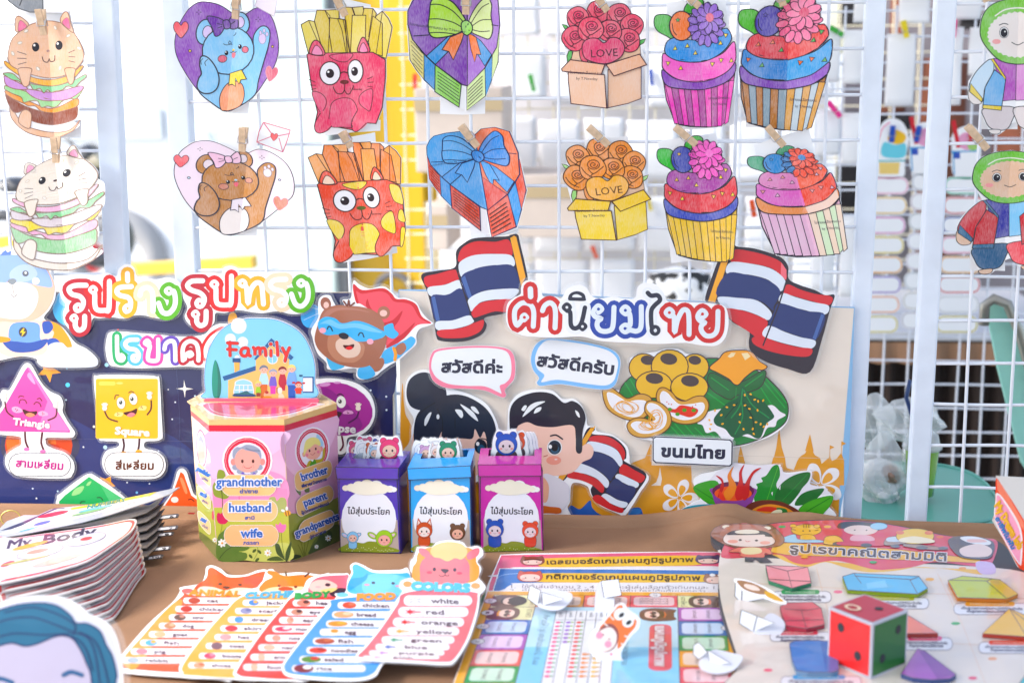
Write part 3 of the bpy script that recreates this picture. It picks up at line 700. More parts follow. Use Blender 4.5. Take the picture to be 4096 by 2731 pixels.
RP = "492 190 530 200 545 115 590 65 690 75 750 22 860 30 880 58 1030 70 1045 125 1120 150 1142 230 1105 290 1120 318 1166 308 1130 370 1175 522 1132 550 1130 795 1010 840 862 870 848 868 568 834 545 600 490 556 530 510 508 340 540 250"
def craft_roses():
    s = Fold(HANG, (2410, 20), (2428, 430), -6, -8); a = craft(s, 2000, 0)
    r = a.body('paper_craft', RP, .0006, sm=0); tag(r, 'red roses in a peach box paper craft reading LOVE', 'paper craft', 'coloured papers pegged on the front grids')
    roses(a, '#e5546e', '#e0446a', '#5fb860', '#f2c8ac', '#eeb898', '#d94a72')
    a.build('printed_drawing', r, 'pencil_paper'); page(s, "585 35 960 5 965 200 600 200", 2000, 0, r, back=.0095); page(s, "640 800 1000 790 1000 850 760 870 640 878", 2000, 0, r, back=.0095)
    s = Fold(HANG, (2426, 560), (2465, 955), -6, -8)
    H = homog([(495, 195), (1166, 310), (856, 868), (495, 556)], [(493, 312), (1188, 398), (932, 922), (543, 668)])
    a = craft(s, 2000, 500, H)
    r = a.body('paper_craft', RP, .0006, sm=0); tag(r, 'orange roses in a yellow box paper craft reading LOVE', 'paper craft', 'coloured papers pegged on the front grids')
    roses(a, '#f0983a', '#ea8a34', '#a8e08c', '#f6d832', '#f5cf38', '#f6b63a', ln='#5a3c24')
    a.build('printed_drawing', r, 'pencil_paper'); page(s, "675 120 1025 90 1035 260 690 260", 2000, 500, r, back=.0095); page(s, "750 880 1100 860 1100 900 750 928", 2000, 500, r, back=.0095)
craft_roses()
# ---- cupcakes
def cupcake(a, berry, rasp, star_, leaf, c1, c2, rim, cup, cup2, tri, right=None, ln='#33303c', leaf2=None):
    R = right or {}
    a.f(leaf, "1350 125 1250 125 1232 190 1260 250 1330 290 1385 312 1400 200", o=ln, w=6); a.f(leaf2 or leaf, "1475 95 1490 40 1540 -5 1600 -10 1630 30 1560 110", o=ln, w=6)
    # cup with stripes
    a.f(cup, "1300 600 1330 800 1390 960 1410 995 1520 1015 1650 1018 1790 985 1830 900 1860 740 1878 590", 0, o=ln, w=6)
    xs = (1310, 1360, 1415, 1465, 1520, 1575, 1635, 1690, 1740, 1790, 1835, 1876); xb = (1395, 1428, 1470, 1510, 1555, 1605, 1655, 1695, 1740, 1775, 1800, 1828)
    for k in range(11):
        yt = 680+25*sin(pi*k/11); yb = 990+26*sin(pi*k/11); c = (cup, cup2)[k % 2]
        if right and k >= 6: c = R['cup'][k % 2]
        a.f(c, [(xs[k], yt-40), (xs[k+1], yt-40), (xb[k+1], yb-(20 if k > 8 else 0)), (xb[k], yb)], 0, o=ln, w=4)
    a.f(rim, "1300 560 1400 630 1600 650 1780 600 1880 500 1878 590 1790 670 1620 718 1450 712 1340 690 1298 630", o=ln, w=6)
    a.f(c2, "1312 430 1450 480 1620 490 1780 430 1870 335 1888 400 1880 500 1790 595 1620 655 1430 640 1310 560 1296 490", o=ln, w=6)
    a.f(c1, "1315 400 1340 330 1420 300 1550 320 1780 235 1830 240 1855 310 1800 400 1700 470 1580 500 1430 490 1340 450", o=ln, w=6)
    if right:
        a.f(R['c2'], "1618 500 1780 430 1870 335 1888 400 1880 500 1790 595 1630 653", 0); a.f(R['c1'], "1606 330 1780 235 1830 240 1855 310 1800 400 1700 470 1616 495", 0); a.f(R['rim'], "1628 655 1780 600 1880 500 1878 590 1790 670 1640 716", 0)
        a.l(ln, 5, "1618 500 1780 430 1870 335"); a.l(ln, 5, "1628 655 1780 600 1880 500"); a.l(ln, 5, "1640 716 1790 670 1878 590")
    a.e(berry, 1450, 210, 96, 118, 0, o=ln, w=7)
    a.f(star_, star(1421, 163, 20), 0, o=ln, w=3); a.l(ln, 5, "1375 190 1385 250 1412 285")
    a.f(rasp[0], "1515 200 1530 120 1600 50 1680 38 1750 80 1785 160 1770 260 1720 330 1660 358 1590 345 1530 290", o=ln, w=6)
    if right: a.f(R['rasp'], "1590 55 1680 38 1750 80 1785 160 1770 260 1720 330 1660 358 1606 340", 1)
    cx, cy = 1682, 140
    for ring, (rr, n, sz) in enumerate(((140, 13, 40), (82, 9, 42))):
        for k in range(n):
            t = 2*pi*k/n+ring*.3; x, y = cx-30*(ring == 0)+rr*.78*cos(t), cy+50*(ring == 0)+30+rr*.95*sin(t)-22
            if not (1515 < x < 1785 and 40 < y < 345): continue
            a.e(rasp[0] if (not right or x < 1600) else R['rasp'], x, y, sz*.7, sz*1.2, math.degrees(t)-90, o=ln, w=4)
    a.e(rasp[1], 1685, 142, 32, 36)
    for x, y, q in ((1398, 388, 0), (1495, 368, 0), (1560, 425, 0), (1810, 285, 1), (1766, 345, 0), (1343, 510, 1), (1443, 546, 0), (1702, 515, 1), (1772, 485, 1), (1852, 485, 0)):
        a.f(tri[(x//7) % len(tri)], [(x-17, y-15), (x+17, y-12), (x-2, y+19)] if q else [(x-17, y+15), (x+17, y+12), (x+2, y-19)], 0, o=ln, w=4)
    a.t('#554f5c', 'ใบงานและสื่อการสอน', 1752, 785, 20, -2, w=170); a.t('#554f5c', 'by T.Newday', 1762, 832, 19, -2, w=110)
CP = "1228 190 1250 118 1355 118 1400 90 1470 95 1485 38 1540 -12 1600 -16 1650 34 1750 70 1792 160 1790 230 1860 300 1895 400 1885 520 1882 600 1865 740 1836 905 1795 995 1650 1025 1520 1022 1405 1002 1385 965 1322 800 1292 600 1290 470 1310 390 1335 330 1385 318 1255 256"
def craft_cupcakes():
    def one(fold, al, ar, x0, y0, corr, label, args, kw, pages, P=CP, mt='pencil_paper'):
        s = Fold(HANG, fold[0], fold[1], al, ar)
        H = homog([(1232, 190), (1785, 160), (1410, 998), (1828, 905)], corr) if corr else None
        a = craft(s, x0, y0, H); r = a.body('paper_craft', P, .0006, sm=0); tag(r, label, 'paper craft', 'coloured papers pegged on the front grids')
        cupcake(a, *args, **kw); a.build('printed_drawing', r, mt)
        for k, q in enumerate(pages): page(s, q, x0, y0, r, back=.004+.003*k)
    one(((2785, 20), (2827, 505)), 12, 18, 2000, 0, None, 'cupcake paper craft with an orange berry, blue and pink icing and a magenta cup',
        ('#f0803a', ('#8f66c8', '#e0708c'), '#4ab04a', '#52b846', '#3c90d8', '#f06cc4', '#8440b0', '#ee4cb8', '#b04498', ('#f6d832', '#f0e060')), {},
        ("1700 900 1878 560 1870 1000 1660 1030 1420 1042", "1330 20 1805 -20 1820 240 1340 240"))
    one(((3142, 0), (3137, 515)), 14, 20, 2000, 0, [(1905, 150), (2562, 120), (1990, 990), (2505, 940)], 'cupcake paper craft with a navy berry, red icing and a brown striped cup',
        ('#4436a0', ('#e8608c', '#d8406c'), '#4436a0', '#5cb83e', '#d83848', '#2f82c8', '#7a3cac', '#b8782e', '#90a4b0', ('#4aa84a', '#e8743a')),
        dict(right=dict(c1='#e85a58', c2='#4aa4e0', rim='#9058c0', rasp='#f486ac', cup=('#dba040', '#c0d0da'))), ("1990 900 2280 900 2430 1000 2420 1015 1960 1020", "1995 -20 2450 -20 2460 200 2000 240"))
    one(((2775, 570), (2822, 1035)), 14, 18, 2000, 500, [(1255, 250), (1778, 245), (1428, 1045), (1865, 985)], 'cupcake paper craft with a blue berry, purple and red icing and a yellow cup',
        ('#3846a8', ('#ee62c0', '#f080cc'), '#f6cc30', '#44c048', '#a848a0', '#e0404a', '#3a4cb4', '#f4c92c', '#f6ce34', ('#f6d832', '#f2c030')), {},
        ("1345 850 1640 1070 1560 1082 1370 1106", "1258 130 1725 65 1780 300 1300 320"))
    one(((3143, 580), (3262, 1010)), 16, 22, 2920, 500, [(138, 300), (680, 265), (378, 1040), (915, 900)], 'tilted cupcake paper craft with light blue berry and pink and orange icing',
        ('#3c8ed0', ('#3484c4', '#3484c4'), '#5aa0d8', '#5cb088', '#e48cc0', '#e274c4', '#ee9a62', '#f0c4dc', '#eebcd8', ('#e8b8d0', '#ee9a9a')),
        dict(right=dict(c1='#ee6448', c2='#ea5436', rim='#f6d8c8', rasp='#ee5a46', cup=('#f2dcc8', '#d4ecc8')), leaf2='#3fa070'), ("670 1030 870 955 875 985 740 1010 480 1088", "190 165 340 110 630 25 690 270 210 260"))
craft_cupcakes()
# ---- hooded figures (plain child in a hood)
def hooded(a, hood, skin, shirtL, shirtR, jack, cuff, trL, trR, shoe, ln='#3c4046'):
    a.f(trL, "2030 870 2270 860 2250 980 2200 1040 2090 1030 2040 960", o=ln, w=5); a.f(trR, "2280 860 2540 870 2520 1000 2440 1050 2330 1020 2290 960", o=ln, w=5)
    a.f(skin, "2070 1040 2160 1040 2150 1072 2090 1070", o=ln, w=4); a.f(skin, "2370 1050 2460 1050 2450 1080 2390 1080", o=ln, w=4)
    a.f(shirtL, "2110 470 2290 480 2285 800 2175 810", 0, o=ln, w=4); a.f(shirtR, "2290 480 2450 470 2440 800 2285 805", 0, o=ln, w=4)
    a.f(jack[0], "2085 475 1990 550 1925 650 1918 730 2015 815 2040 700 2110 560", o=ln, w=5); a.f(skin, "1915 720 1908 790 1950 835 2010 820", o=ln, w=4)
    a.f(jack[1], "2115 560 2205 630 2170 880 2020 860 2040 700", 0, o=ln, w=5); a.f(cuff, "2025 840 2172 850 2170 885 2018 868", 0, o=ln, w=4)
    a.f(cuff, "1925 670 2020 790 2012 818 1915 735", 0, o=ln, w=4); a.f(cuff, "2085 475 2105 472 2205 620 2200 640", 0, o=ln, w=4)
    a.f(jack[1], "2370 640 2470 560 2530 700 2550 860 2380 880", 0, o=ln, w=5); a.f(jack[0], "2480 470 2580 550 2650 680 2660 740 2560 820", o=ln, w=5)
    a.f(hood, "2000 230 2020 130 2080 50 2180 5 2310 -10 2440 10 2540 70 2600 180 2600 330 2540 440 2430 500 2280 515 2150 480 2050 380 2005 300", o=ln, w=6)
    a.e(skin, 2300, 280, 250, 190, 0, o=ln, w=4)
    a.l(hood, 20, [(2300+(250+(k % 2)*14)*cos(k*pi/32), 280+(190+(k % 2)*12)*sin(k*pi/32)) for k in range(64)], 0, True)
    a.l(ln, 5, "2150 205 2190 190 2225 200"); a.l(ln, 5, "2375 200 2410 190 2450 205")
    for x in (2190, 2410): a.e('#f4f2f2', x, 262, 36, 44, 0, o=ln, w=3); a.e('#2b2b33', x, 265, 28, 36); a.e('#ffffff', x+7, 255, 6)
    a.l(ln, 5, "2250 340 2300 362 2350 340"); a.e('#f0a4a4', 2130, 335, 34, 20); a.e('#f0a4a4', 2470, 335, 34, 20)
    a.l('#f6f2ea', 8, "2120 130 2200 80 2320 66 2440 90", 1)
def craft_hooded():
    MP = "1994 230 2012 130 2075 45 2180 -3 2310 -18 2440 2 2548 64 2608 180 2608 330 2548 446 2560 500 2660 690 2665 750 2560 880 2545 1000 2460 1090 2390 1088 2290 980 2250 990 2200 1045 2150 1080 2088 1076 2030 960 2020 880 2010 830 1955 842 1900 795 1908 650 1985 540 2080 470 2040 380 2000 310"
    s = Fold(HANG, (4075, 0), (4060, 520), 14, 18); a = craft(s, 2920, 0)
    r = a.body('paper_craft', MP, .0006, sm=0); tag(r, 'hooded figure paper craft with pink shirt and blue yellow edged jacket', 'paper craft', 'coloured papers pegged on the front grids')
    hooded(a, '#7cc447', '#efe6e2', '#b45cb8', '#d68cd0', ('#cfe4f4', '#7cb4e2'), '#ecd23c', '#ddd2d4', '#e6dcdc', '#eab894')
    a.build('printed_drawing', r, 'pencil_paper'); page(s, "2010 850 2300 860 2300 1035 2010 1035", 2920, 0, r)
    s = Fold(HANG, (4047, 560), (4012, 1080), 14, 18)
    H = homog([(2000, 230), (2300, 280), (2088, 1076), (1908, 790)], [(1940, 400), (2240, 430), (2010, 1200), (1810, 920)])
    a = craft(s, 2920, 500, H)
    r = a.body('paper_craft', MP, .0006, sm=0); tag(r, 'hooded figure paper craft with red sleeves and a navy shirt', 'paper craft', 'coloured papers pegged on the front grids')
    hooded(a, '#74c23f', '#e6c2a8', '#3a3a9c', '#8ccaf0', ('#cc4048', '#c83840'), '#3d6e92', '#2f5e86', '#ee5862', '#e0b090')
    a.build('printed_drawing', r, 'pencil_paper'); page(s, "1922 900 2200 900 2200 1168 1918 1158", 2920, 500, r)
craft_hooded()
# grey drawing at the very top left, mostly above the frame
a = craft(HANG, 0, 0); r = a.body('paper_craft', "40 -60 340 -80 560 -80 555 105 340 105 200 100 120 70", .0006, sm=0); tag(r, 'grey pencil shaded paper hanging at the very top left', 'paper craft', 'coloured papers pegged on the front grids')
a.f('#8b9097', "45 -10 60 -60 340 -80 345 100 240 100 150 70 80 20", 0, o='#55585e', w=6); a.l('#4a4a50', 7, "180 -10 158 45", 0); a.build('printed_drawing', r, 'pencil_paper')
# ---- the pegs
for (a_, b_, lb) in (((160, 38), (176, 142), 'wooden peg on the ear of the pink cat burger'), ((222, 548), (224, 652), 'wooden peg on top of the cream cat burger'),
    ((948, -30), (941, 78), 'wooden peg holding the purple bear heart'), ((975, 510), (968, 608), 'wooden peg holding the brown bear heart'),
    ((1340, -20), (1382, 65), 'wooden peg on the yellow fries'), ((1368, 528), (1405, 590), 'wooden peg on the orange fries'),
    ((1866, -40), (1863, 60), 'wooden peg at the notch of the purple gift heart'), ((1843, 503), (1911, 588), 'wooden peg at the notch of the blue gift heart'),
    ((2380, -22), (2430, 46), 'wooden peg on the red roses'), ((2353, 508), (2435, 582), 'wooden peg on the orange roses'),
    ((2742, -22), (2798, 28), 'wooden peg on the leaf of the orange berry cupcake'), ((2700, 508), (2785, 580), 'wooden peg on the leaf of the purple and red cupcake'),
    ((3116, -34), (3134, 26), 'wooden peg on the leaf of the striped cupcake'), ((3070, 508), (3136, 585), 'wooden peg on the leaf of the tilted cupcake'),
    ((3870, 505), (3950, 598), 'wooden peg on the hood of the lower hooded figure'), ((3930, -60), (3950, 8), 'wooden peg on the hood of the upper hooded figure')):
    peg(a_, b_, lb, Y=YG-.034)
# ================================================================ the two boards and the cut-outs fixed on them
BP_ = Plane((0, YT+.030, 0), (0, -1, (.055-.012-.030)/.3))
def board(x0, y0, P, label, edge, name='poster_board'):
    a = Art(BP_, x0, y0); r = a.body(name, P, .005, mat('foam_board_edge_'+edge.strip('#'), edge, .5), sm=0); tag(r, label, 'board'); return a, r
def letters(a, L, w1, w2, core='#f7f9fc'):
    for col, *ss in L:
        for q in ss: a.l('#8a929e' if False else col, w1, q)
    for col, *ss in L:
        for q in ss: a.l(core, w2, q)
def cut(lift, x0, y0, P, label, cat='cut-out', name='laminated_cutout', group=None, film=9, sm=1, edge=None, surf=None):
    a = Art((surf or BP_).lift(lift), x0, y0); r = a.body(name, P, .0012, edge or WHITE, sm=sm); tag(r, label, cat, group)
    if film: a.film(P, r, film, sm)
    return a, r
CG = 'laminated cut-outs fixed on the boards'
# ---- navy space board
a, nb = board(0, 1000, "-160 335 3136 340 3154 2180 -160 2150", 'dark navy outer space board about shapes leaning on the left grid', '#d9c8b0')
a.f('#1f2554', "-158 337 3134 342 3152 2178 -158 2148", 0)
rnd = random.Random(3)
a.f('#2a3870', "-150 1500 400 1300 900 1500 1300 1450 1700 1800 1500 2150 -150 2150"); a.f('#242c60', "1900 500 2600 420 3100 600 3120 1200 2600 900")
for x, y, r, c in ((853, 918, 16, '#a8dcf4'), (542, 1078, 18, '#62c8ee'), (528, 1198, 7, '#cfe8f4'), (752, 1411, 10, '#f2eee4'), (668, 774+800, 7, '#dfe8f4'), (842, 776+800, 16, '#bfe0f0'), (1402, 1216, 7, '#dfe8f4'), (1378, 1352, 7, '#dfe8f4'), (1268, 1607, 7, '#dfe8f4'), (262, 1906, 7, '#cfdcf0'), (462, 1927, 7, '#cfe8f4'), (292, 1984, 7, '#fff'), (1017, 1857, 7, '#dfe8f4'), (1196, 1867, 6, '#dfe8f4'), (960, 1935, 6, '#fff'), (1095, 1938, 10, '#7ab8e4'), (1560, 1166, 7, '#cfe8f4'), (2965, 1121, 8, '#dfeaf8'), (3090, 1171, 8, '#dfeaf8'), (3092, 1278, 8, '#dfeaf8'), (1346, 1115, 5, '#fff'), (856, 1000, 7, '#a8dcf4'), (1027, 1010, 7, '#a8dcf4'), (535, 948, 6, '#7ac4ea'), (945, 637, 7, '#d04030')): a.e(c, x, y, r)
a.f('#f4f2ea', "1472 1037 1484 1090 1490 1100 1548 1110 1492 1118 1484 1130 1480 1182 1470 1130 1464 1118 1408 1108 1464 1100 1470 1088", 0)
for x, y in ((390, 960), (850, 1870)): a.f('#f2a64c', star(x, y, 100 if y < 1000 else 75, 42, 5, -60), 0)
a.e('#3a3f5c', 320, 1570, 320, 200); a.e('#d8562c', 310, 1560, 270, 235); a.e('#ee7a4c', 250, 1540, 200, 190); a.e('#c24424', 420, 1580, 60, 30)
a.e('#58b4e8', 560, 460, 140, 150); a.e('#8fd0f4', 560, 400, 90, 60); a.e('#e8a838', 1862, 560, 38, 66)
a.f('#57b0ee', "2560 480 2500 430 2420 470 2410 560 2460 620 2560 600", 1); a.l('#bfe0f8', 6, "2440 440 2560 480"); a.l('#bfe0f8', 5, "2430 560 2560 500")
a.l('#49507a', 4, "-150 1507 800 1510 1540 1530", 0); a.l('#3c4470', 4, "1412 950 1436 1300 1452 2100", 0)
a.f('#e6e6f0', "2720 900 2880 880 3060 920 3020 980 2960 1010 2900 1020 2860 980 2790 980 2700 950")
a.build('printed_picture', nb, 'film_over_print')
# ---- title cut-outs
def title_cut(P, L, label, w1=108, w2=40, lift=.004, dots=()):
    a, r = cut(lift, 0, 1000, P, label, 'title', group=CG)
    letters(a, L, w1, w2)
    for col, x, y in dots: a.e(col, x, y, 9, 9)
    a.build('printed_letters', r)
RD, CR, YE, CM, GN = '#d8283c', '#b82040', '#f2b830', '#f6dfc2', '#6ab442'
title_cut("478 250 530 208 640 195 740 200 790 195 850 180 930 210 950 150 1010 115 1070 140 1090 205 1150 222 1250 235 1340 222 1430 255 1455 350 1450 450 1420 520 1340 552 1250 545 1150 522 1080 522 1000 548 900 538 800 545 745 545 720 610 680 655 620 668 560 640 515 575 505 500 525 440 490 380 472 300",
    [(CR, "690 282 600 284 553 310 575 352 640 372 668 412 652 466 618 484 604 458 625 440 645 452", "610 548 595 528 576 545 592 562 602 565 604 610 628 640 662 630 676 600 678 530"),
     (RD, "745 335 764 318 745 300 726 318 745 338 758 350 760 440 780 478 840 482 872 465 876 250"), (YE, "1052 292 960 300 935 332 962 362 1022 378 1046 412 1038 472 1010 490 1000 465 1022 445 1042 458", "1020 188 1022 246"),
     (CM, "1120 362 1134 318 1180 300 1216 330 1226 400 1226 488"), (GN, "1352 346 1370 328 1352 310 1332 326 1352 344 1390 330 1404 400 1392 460 1350 505 1300 495 1270 425")], 'white edged title cut-out with a red, yellow and green Thai word, left one', dots=((CR, 628, 460), (CR, 592, 545), (RD, 745, 318), (YE, 1022, 466), (GN, 1352, 327)))
title_cut("1462 300 1478 215 1560 188 1680 182 1770 190 1790 140 1850 128 1905 150 1930 185 2080 195 2200 172 2320 175 2420 178 2505 205 2522 300 2505 430 2430 500 2330 512 2220 490 2100 505 2000 495 1900 480 1800 503 1725 505 1712 580 1660 632 1590 636 1510 590 1478 530 1500 460 1465 380",
    [(CR, "1622 246 1535 250 1500 285 1532 320 1602 345 1636 388 1620 440 1590 450 1575 425 1590 402 1612 410", "1582 515 1566 496 1548 512 1564 530 1574 540 1576 578 1602 604 1636 592 1648 560 1650 490"),
     (RD, "1715 292 1734 274 1715 256 1696 274 1715 294 1728 310 1730 400 1752 434 1820 438 1850 415 1852 208"), (YE, "1940 285 1960 266 1940 248 1920 266 1940 284 1972 300 1984 430 2002 330 2045 266 2088 272 2100 330 2108 432"),
     (CM, "2288 234 2200 240 2164 276 2192 312 2258 332 2292 372 2282 425 2252 442 2232 418 2252 398 2270 408"), (GN, "2410 284 2430 265 2410 247 2390 264 2410 282 2448 268 2466 330 2458 400 2415 448 2365 432 2332 352")], 'white edged title cut-out with a red, yellow and green Thai word, right one', dots=((CR, 1600, 428), (CR, 1566, 513), (RD, 1715, 274), (YE, 1940, 266), (CM, 2255, 418), (GN, 2410, 265)))
title_cut("855 700 880 658 960 652 1100 664 1250 676 1400 690 1550 690 1640 670 1700 610 1790 590 1900 640 1900 900 1650 938 1500 932 1300 938 1100 944 930 932 870 905 845 800",
    [('#24a86c', "936 690 938 810 948 870 975 882 990 860 972 840 955 852"), ('#6cc0ea', "1100 716 1032 720 1002 752 1030 786 1086 798 1112 838 1096 882 1066 880 1062 852 1080 842"), ('#ee5ca8', "1178 758 1195 742 1178 724 1160 742 1178 756 1200 770 1186 830 1190 878 1250 884 1266 850 1266 716"),
     ('#6a50b4', "1316 792 1328 748 1368 726 1398 752 1404 884"), ('#b82040', "1464 882 1462 800 1480 750 1525 728 1572 752 1588 820 1588 882", "1478 872 1490 836 1522 818 1536 836 1516 848"), ('#e0303c', "1650 850 1650 780 1700 700 1780 650")], 'title cut-out reading a Thai geometry word, partly behind the hexagon box', 82, 34)
# ---- hero bear with a lightning badge (left edge)
HB = "-60 40 10 10 60 -20 120 20 200 35 245 -5 300 -20 350 10 362 60 330 100 400 180 440 280 440 380 400 470 350 540 400 580 500 620 600 740 690 790 760 850 785 895 760 930 640 940 500 940 350 935 300 900 290 870 200 850 100 860 0 880 -60 870"
a, r = cut(.004, 0, 1000, HB, 'pale blue masked bear cut-out with lightning badge standing on a cloud', group=CG)
a.f('#f4a848', "330 570 460 590 540 680 575 760 560 800 440 760 300 700"); a.f('#f6d8c8', "-60 560 300 560 420 640 420 700 350 830 200 845 60 850 -60 760")
a.f('#3a5ab0', "340 580 400 570 425 620 390 665 350 660"); a.f('#7aa4e4', "100 590 300 585 320 700 340 740 240 770 120 760 70 720"); a.f('#3c58a8', "20 730 120 730 240 740 380 710 340 780 240 815 100 810")
a.f('#f4a848', "-60 690 70 700 70 730 -60 740"); a.e('#46464e', 184, 655, 34, 40); a.f('#f6d040', "190 622 160 660 180 660 172 694 206 652 186 650 196 630", 0); a.f('#3a5ab0', "380 720 440 705 480 740 470 800 400 790")
a.e('#ef9a88', 300, 35, 52, 52); a.e('#f6dcd0', 305, 45, 28, 32); a.f('#f2c4ae', "-60 100 60 60 200 60 340 120 420 230 435 340 390 460 300 545 180 575 40 570 -60 530")
a.f('#9cb8ee', "-60 60 60 40 200 45 300 90 380 170 420 290 330 290 200 260 60 255 -60 290"); a.f('#b8ccf4', "80 180 160 120 260 130 300 200 220 250 100 250"); a.f('#fbf4ee', "-60 280 60 262 200 262 290 310 306 400 260 500 180 550 40 545 -60 500")
a.f('#6c8ad8', "0 45 20 20 45 0 60 20 90 5 85 40", 0); a.e('#6b6f78', 205, 188, 26, 24); a.e('#fff', 206, 182, 9, 10); a.e('#fbf4f0', 288, 248, 30, 28); a.f('#8f979e', "62 245 80 232 112 228 132 244 120 268 96 276 72 264"); a.l('#7a7a80', 4, "98 276 106 320 116 360"); a.l('#6a6a72', 5, "90 355 110 374 140 356")
a.f('#eef1f8', "310 900 320 870 380 840 385 770 440 740 500 745 540 780 600 775 650 800 680 850 740 860 782 895 760 928 640 938 500 938 350 930", o='#d4dcec', w=4); a.f('#ffffff', "350 890 420 850 440 780 500 770 560 830 640 810 700 880 730 900 600 920 400 910")
a.build('printed_bear', r)
# ---- shape characters
def face_arm(a, q, hand, c='#5c2a34'):
    a.l(c, 12, q); x, y = hand
    for k in range(5): a.l('#f7e6dc', 10, [(x, y), (x+(k-2)*11, y-30-8*(k in (1, 2, 3)))], 0)
    a.e('#f7e6dc', x, y+2, 20, 20)
TP = "222 905 260 935 330 1060 400 1130 480 1170 505 1230 500 1290 540 1370 595 1450 595 1480 560 1500 380 1500 365 1530 375 1560 430 1590 520 1620 580 1680 595 1740 580 1790 520 1825 180 1815 90 1780 45 1720 50 1640 110 1590 165 1560 170 1520 150 1490 0 1475 -60 1460 -50 1330 20 1240 0 1170 20 1120 70 1120 110 1060 180 930"
a, r = cut(.004, 0, 1000, TP, 'pink smiling triangle cut-out labelled Triangle', group=CG)
a.f('#ee62ac', "218 938 236 940 560 1440 560 1458 -60 1448 -60 1380 20 1280 200 960", 0); a.f('#f488c4', "222 945 380 1210 300 1440 540 1448 556 1440 236 945", 0)
a.f('#f6a8d2', "225 985 245 985 282 1060 276 1072 250 1050 220 1010")
a.l('#5c2a34', 8, "148 1180 165 1165 190 1172"); a.l('#5c2a34', 8, "298 1190 320 1185 335 1205"); a.l('#5c2a34', 8, "155 1225 162 1200 185 1195 205 1205 213 1225"); a.l('#5c2a34', 8, "272 1232 285 1218 305 1218 322 1232 328 1252")
a.f('#4a2028', "182 1272 240 1290 296 1288 285 1320 240 1336 200 1318"); a.f('#f09a7a', "205 1315 240 1300 280 1318 240 1336"); a.f('#f6b0d2', "95 1262 130 1250 172 1270 180 1292 140 1302 105 1290"); a.f('#f6b0d2', "305 1300 340 1285 378 1300 380 1322 320 1325")
for x, y in ((125, 1270), (140, 1278), (132, 1284), (340, 1300), (352, 1308), (342, 1314)): a.e('#5c2a34', x, y, 4)
face_arm(a, "40 1215 55 1290 110 1335", (35, 1180)); face_arm(a, "455 1270 445 1330 385 1360", (445, 1240))
a.t('#f6f0f6', 'Triangle', 254, 1382, 52, 6, w=290, bold=4, out=('#e0509c', 7)); a.l('#5c2a34', 16, "200 1458 205 1530 225 1580"); a.l('#5c2a34', 16, "338 1462 330 1540 350 1600"); a.e('#ee82b8', 213, 1592, 24, 15); a.e('#ee82b8', 343, 1610, 24, 15)
a.f('#ffffff', rrect(70, 1625, 565, 1808, 88), 0, o='#3c4250', w=5); a.t('#c43c90', 'สามเหลี่ยม', 317, 1712, 62, 4, w=375, bold=3); a.build('printed_shape', r)
SP = "750 1030 775 1005 860 1000 1150 1002 1250 1012 1275 1040 1290 1300 1300 1480 1290 1510 1250 1525 1170 1530 1150 1560 1170 1590 1250 1610 1310 1660 1325 1730 1300 1790 1240 1825 1100 1830 950 1820 860 1790 820 1720 825 1650 860 1600 930 1580 955 1555 930 1530 830 1525 790 1500 775 1300"
a, r = cut(.004, 0, 1000, SP, 'yellow waving square cut-out labelled Square', group=CG)
a.f('#f3bf3a', rrect(768, 1030, 1262, 1505, 14), 0, o='#f6d070', w=5); a.f('#f7d874', rrect(790, 1050, 925, 1082, 15), 0); a.e('#f7dc80', 957, 1064, 28, 9)
a.l('#5c2a34', 8, "918 1190 925 1162 950 1160"); a.l('#5c2a34', 8, "1030 1140 1050 1130 1072 1140")
for x, y in ((968, 1222), (1066, 1190)): a.e('#f8f8f4', x, y, 34, 48, -10, o='#e0a020', w=4)
a.e('#3c4440', 966, 1217, 14, 17); a.e('#3c4440', 1056, 1190, 14, 17); a.e('#fff', 962, 1210, 5); a.e('#fff', 1052, 1184, 5)
a.f('#4a2028', "988 1300 1050 1285 1095 1266 1090 1305 1060 1332 1018 1325"); a.f('#f08a94', "1015 1322 1050 1298 1082 1312 1050 1334"); a.f('#f8e098', "1105 1275 1130 1245 1172 1250 1160 1280"); a.f('#f8e098', "918 1325 930 1298 985 1300 970 1330")
for x, y in ((1128, 1258), (1140, 1264), (1134, 1250), (940, 1304), (952, 1312), (942, 1318)): a.e('#5c2a34', x, y, 4)
face_arm(a, "838 1290 870 1345 940 1370", (838, 1262)); face_arm(a, "1210 1205 1208 1270 1178 1315", (1196, 1172))
a.t('#faf6ea', 'Square', 1060, 1450, 56, 4, w=270, bold=5, out=('#d89a24', 7)); a.l('#4a2430', 16, "985 1512 992 1560 984 1606"); a.l('#4a2430', 16, "1115 1512 1112 1560 1105 1595"); a.e('#f2b040', 990, 1624, 26, 15); a.e('#f2b040', 1110, 1610, 26, 15)
a.f('#ffffff', rrect(838, 1618, 1308, 1808, 90), 0, o='#3c3438', w=5); a.t('#6a3a24', 'สี่เหลี่ยม', 1078, 1722, 62, 0, w=300, bold=3); a.build('printed_shape', r)
a, r = cut(.004, 0, 1000, "455 1985 490 1940 640 1825 712 1790 760 1805 900 1900 1010 1990 1080 2080 1080 2170 480 2170", 'green smiling rhombus cut-out behind the fanned cards', group=CG)
a.f('#3cb46c', "712 1812 980 1985 1060 2070 1060 2170 480 2165 472 2010 520 1960", 0); a.f('#62c684', "712 1815 800 1870 960 2160 1060 2165 1055 2070 980 1985", 0); a.f('#a4dc98', "575 1962 600 1910 660 1885 672 1900 640 1945"); a.f('#a4dc98', "690 1880 710 1852 732 1850 715 1880")
a.l('#2e5a3c', 8, "642 2025 655 2010 680 2010"); a.l('#2e5a3c', 8, "778 1978 805 1978 822 1998"); a.build('printed_shape', r)
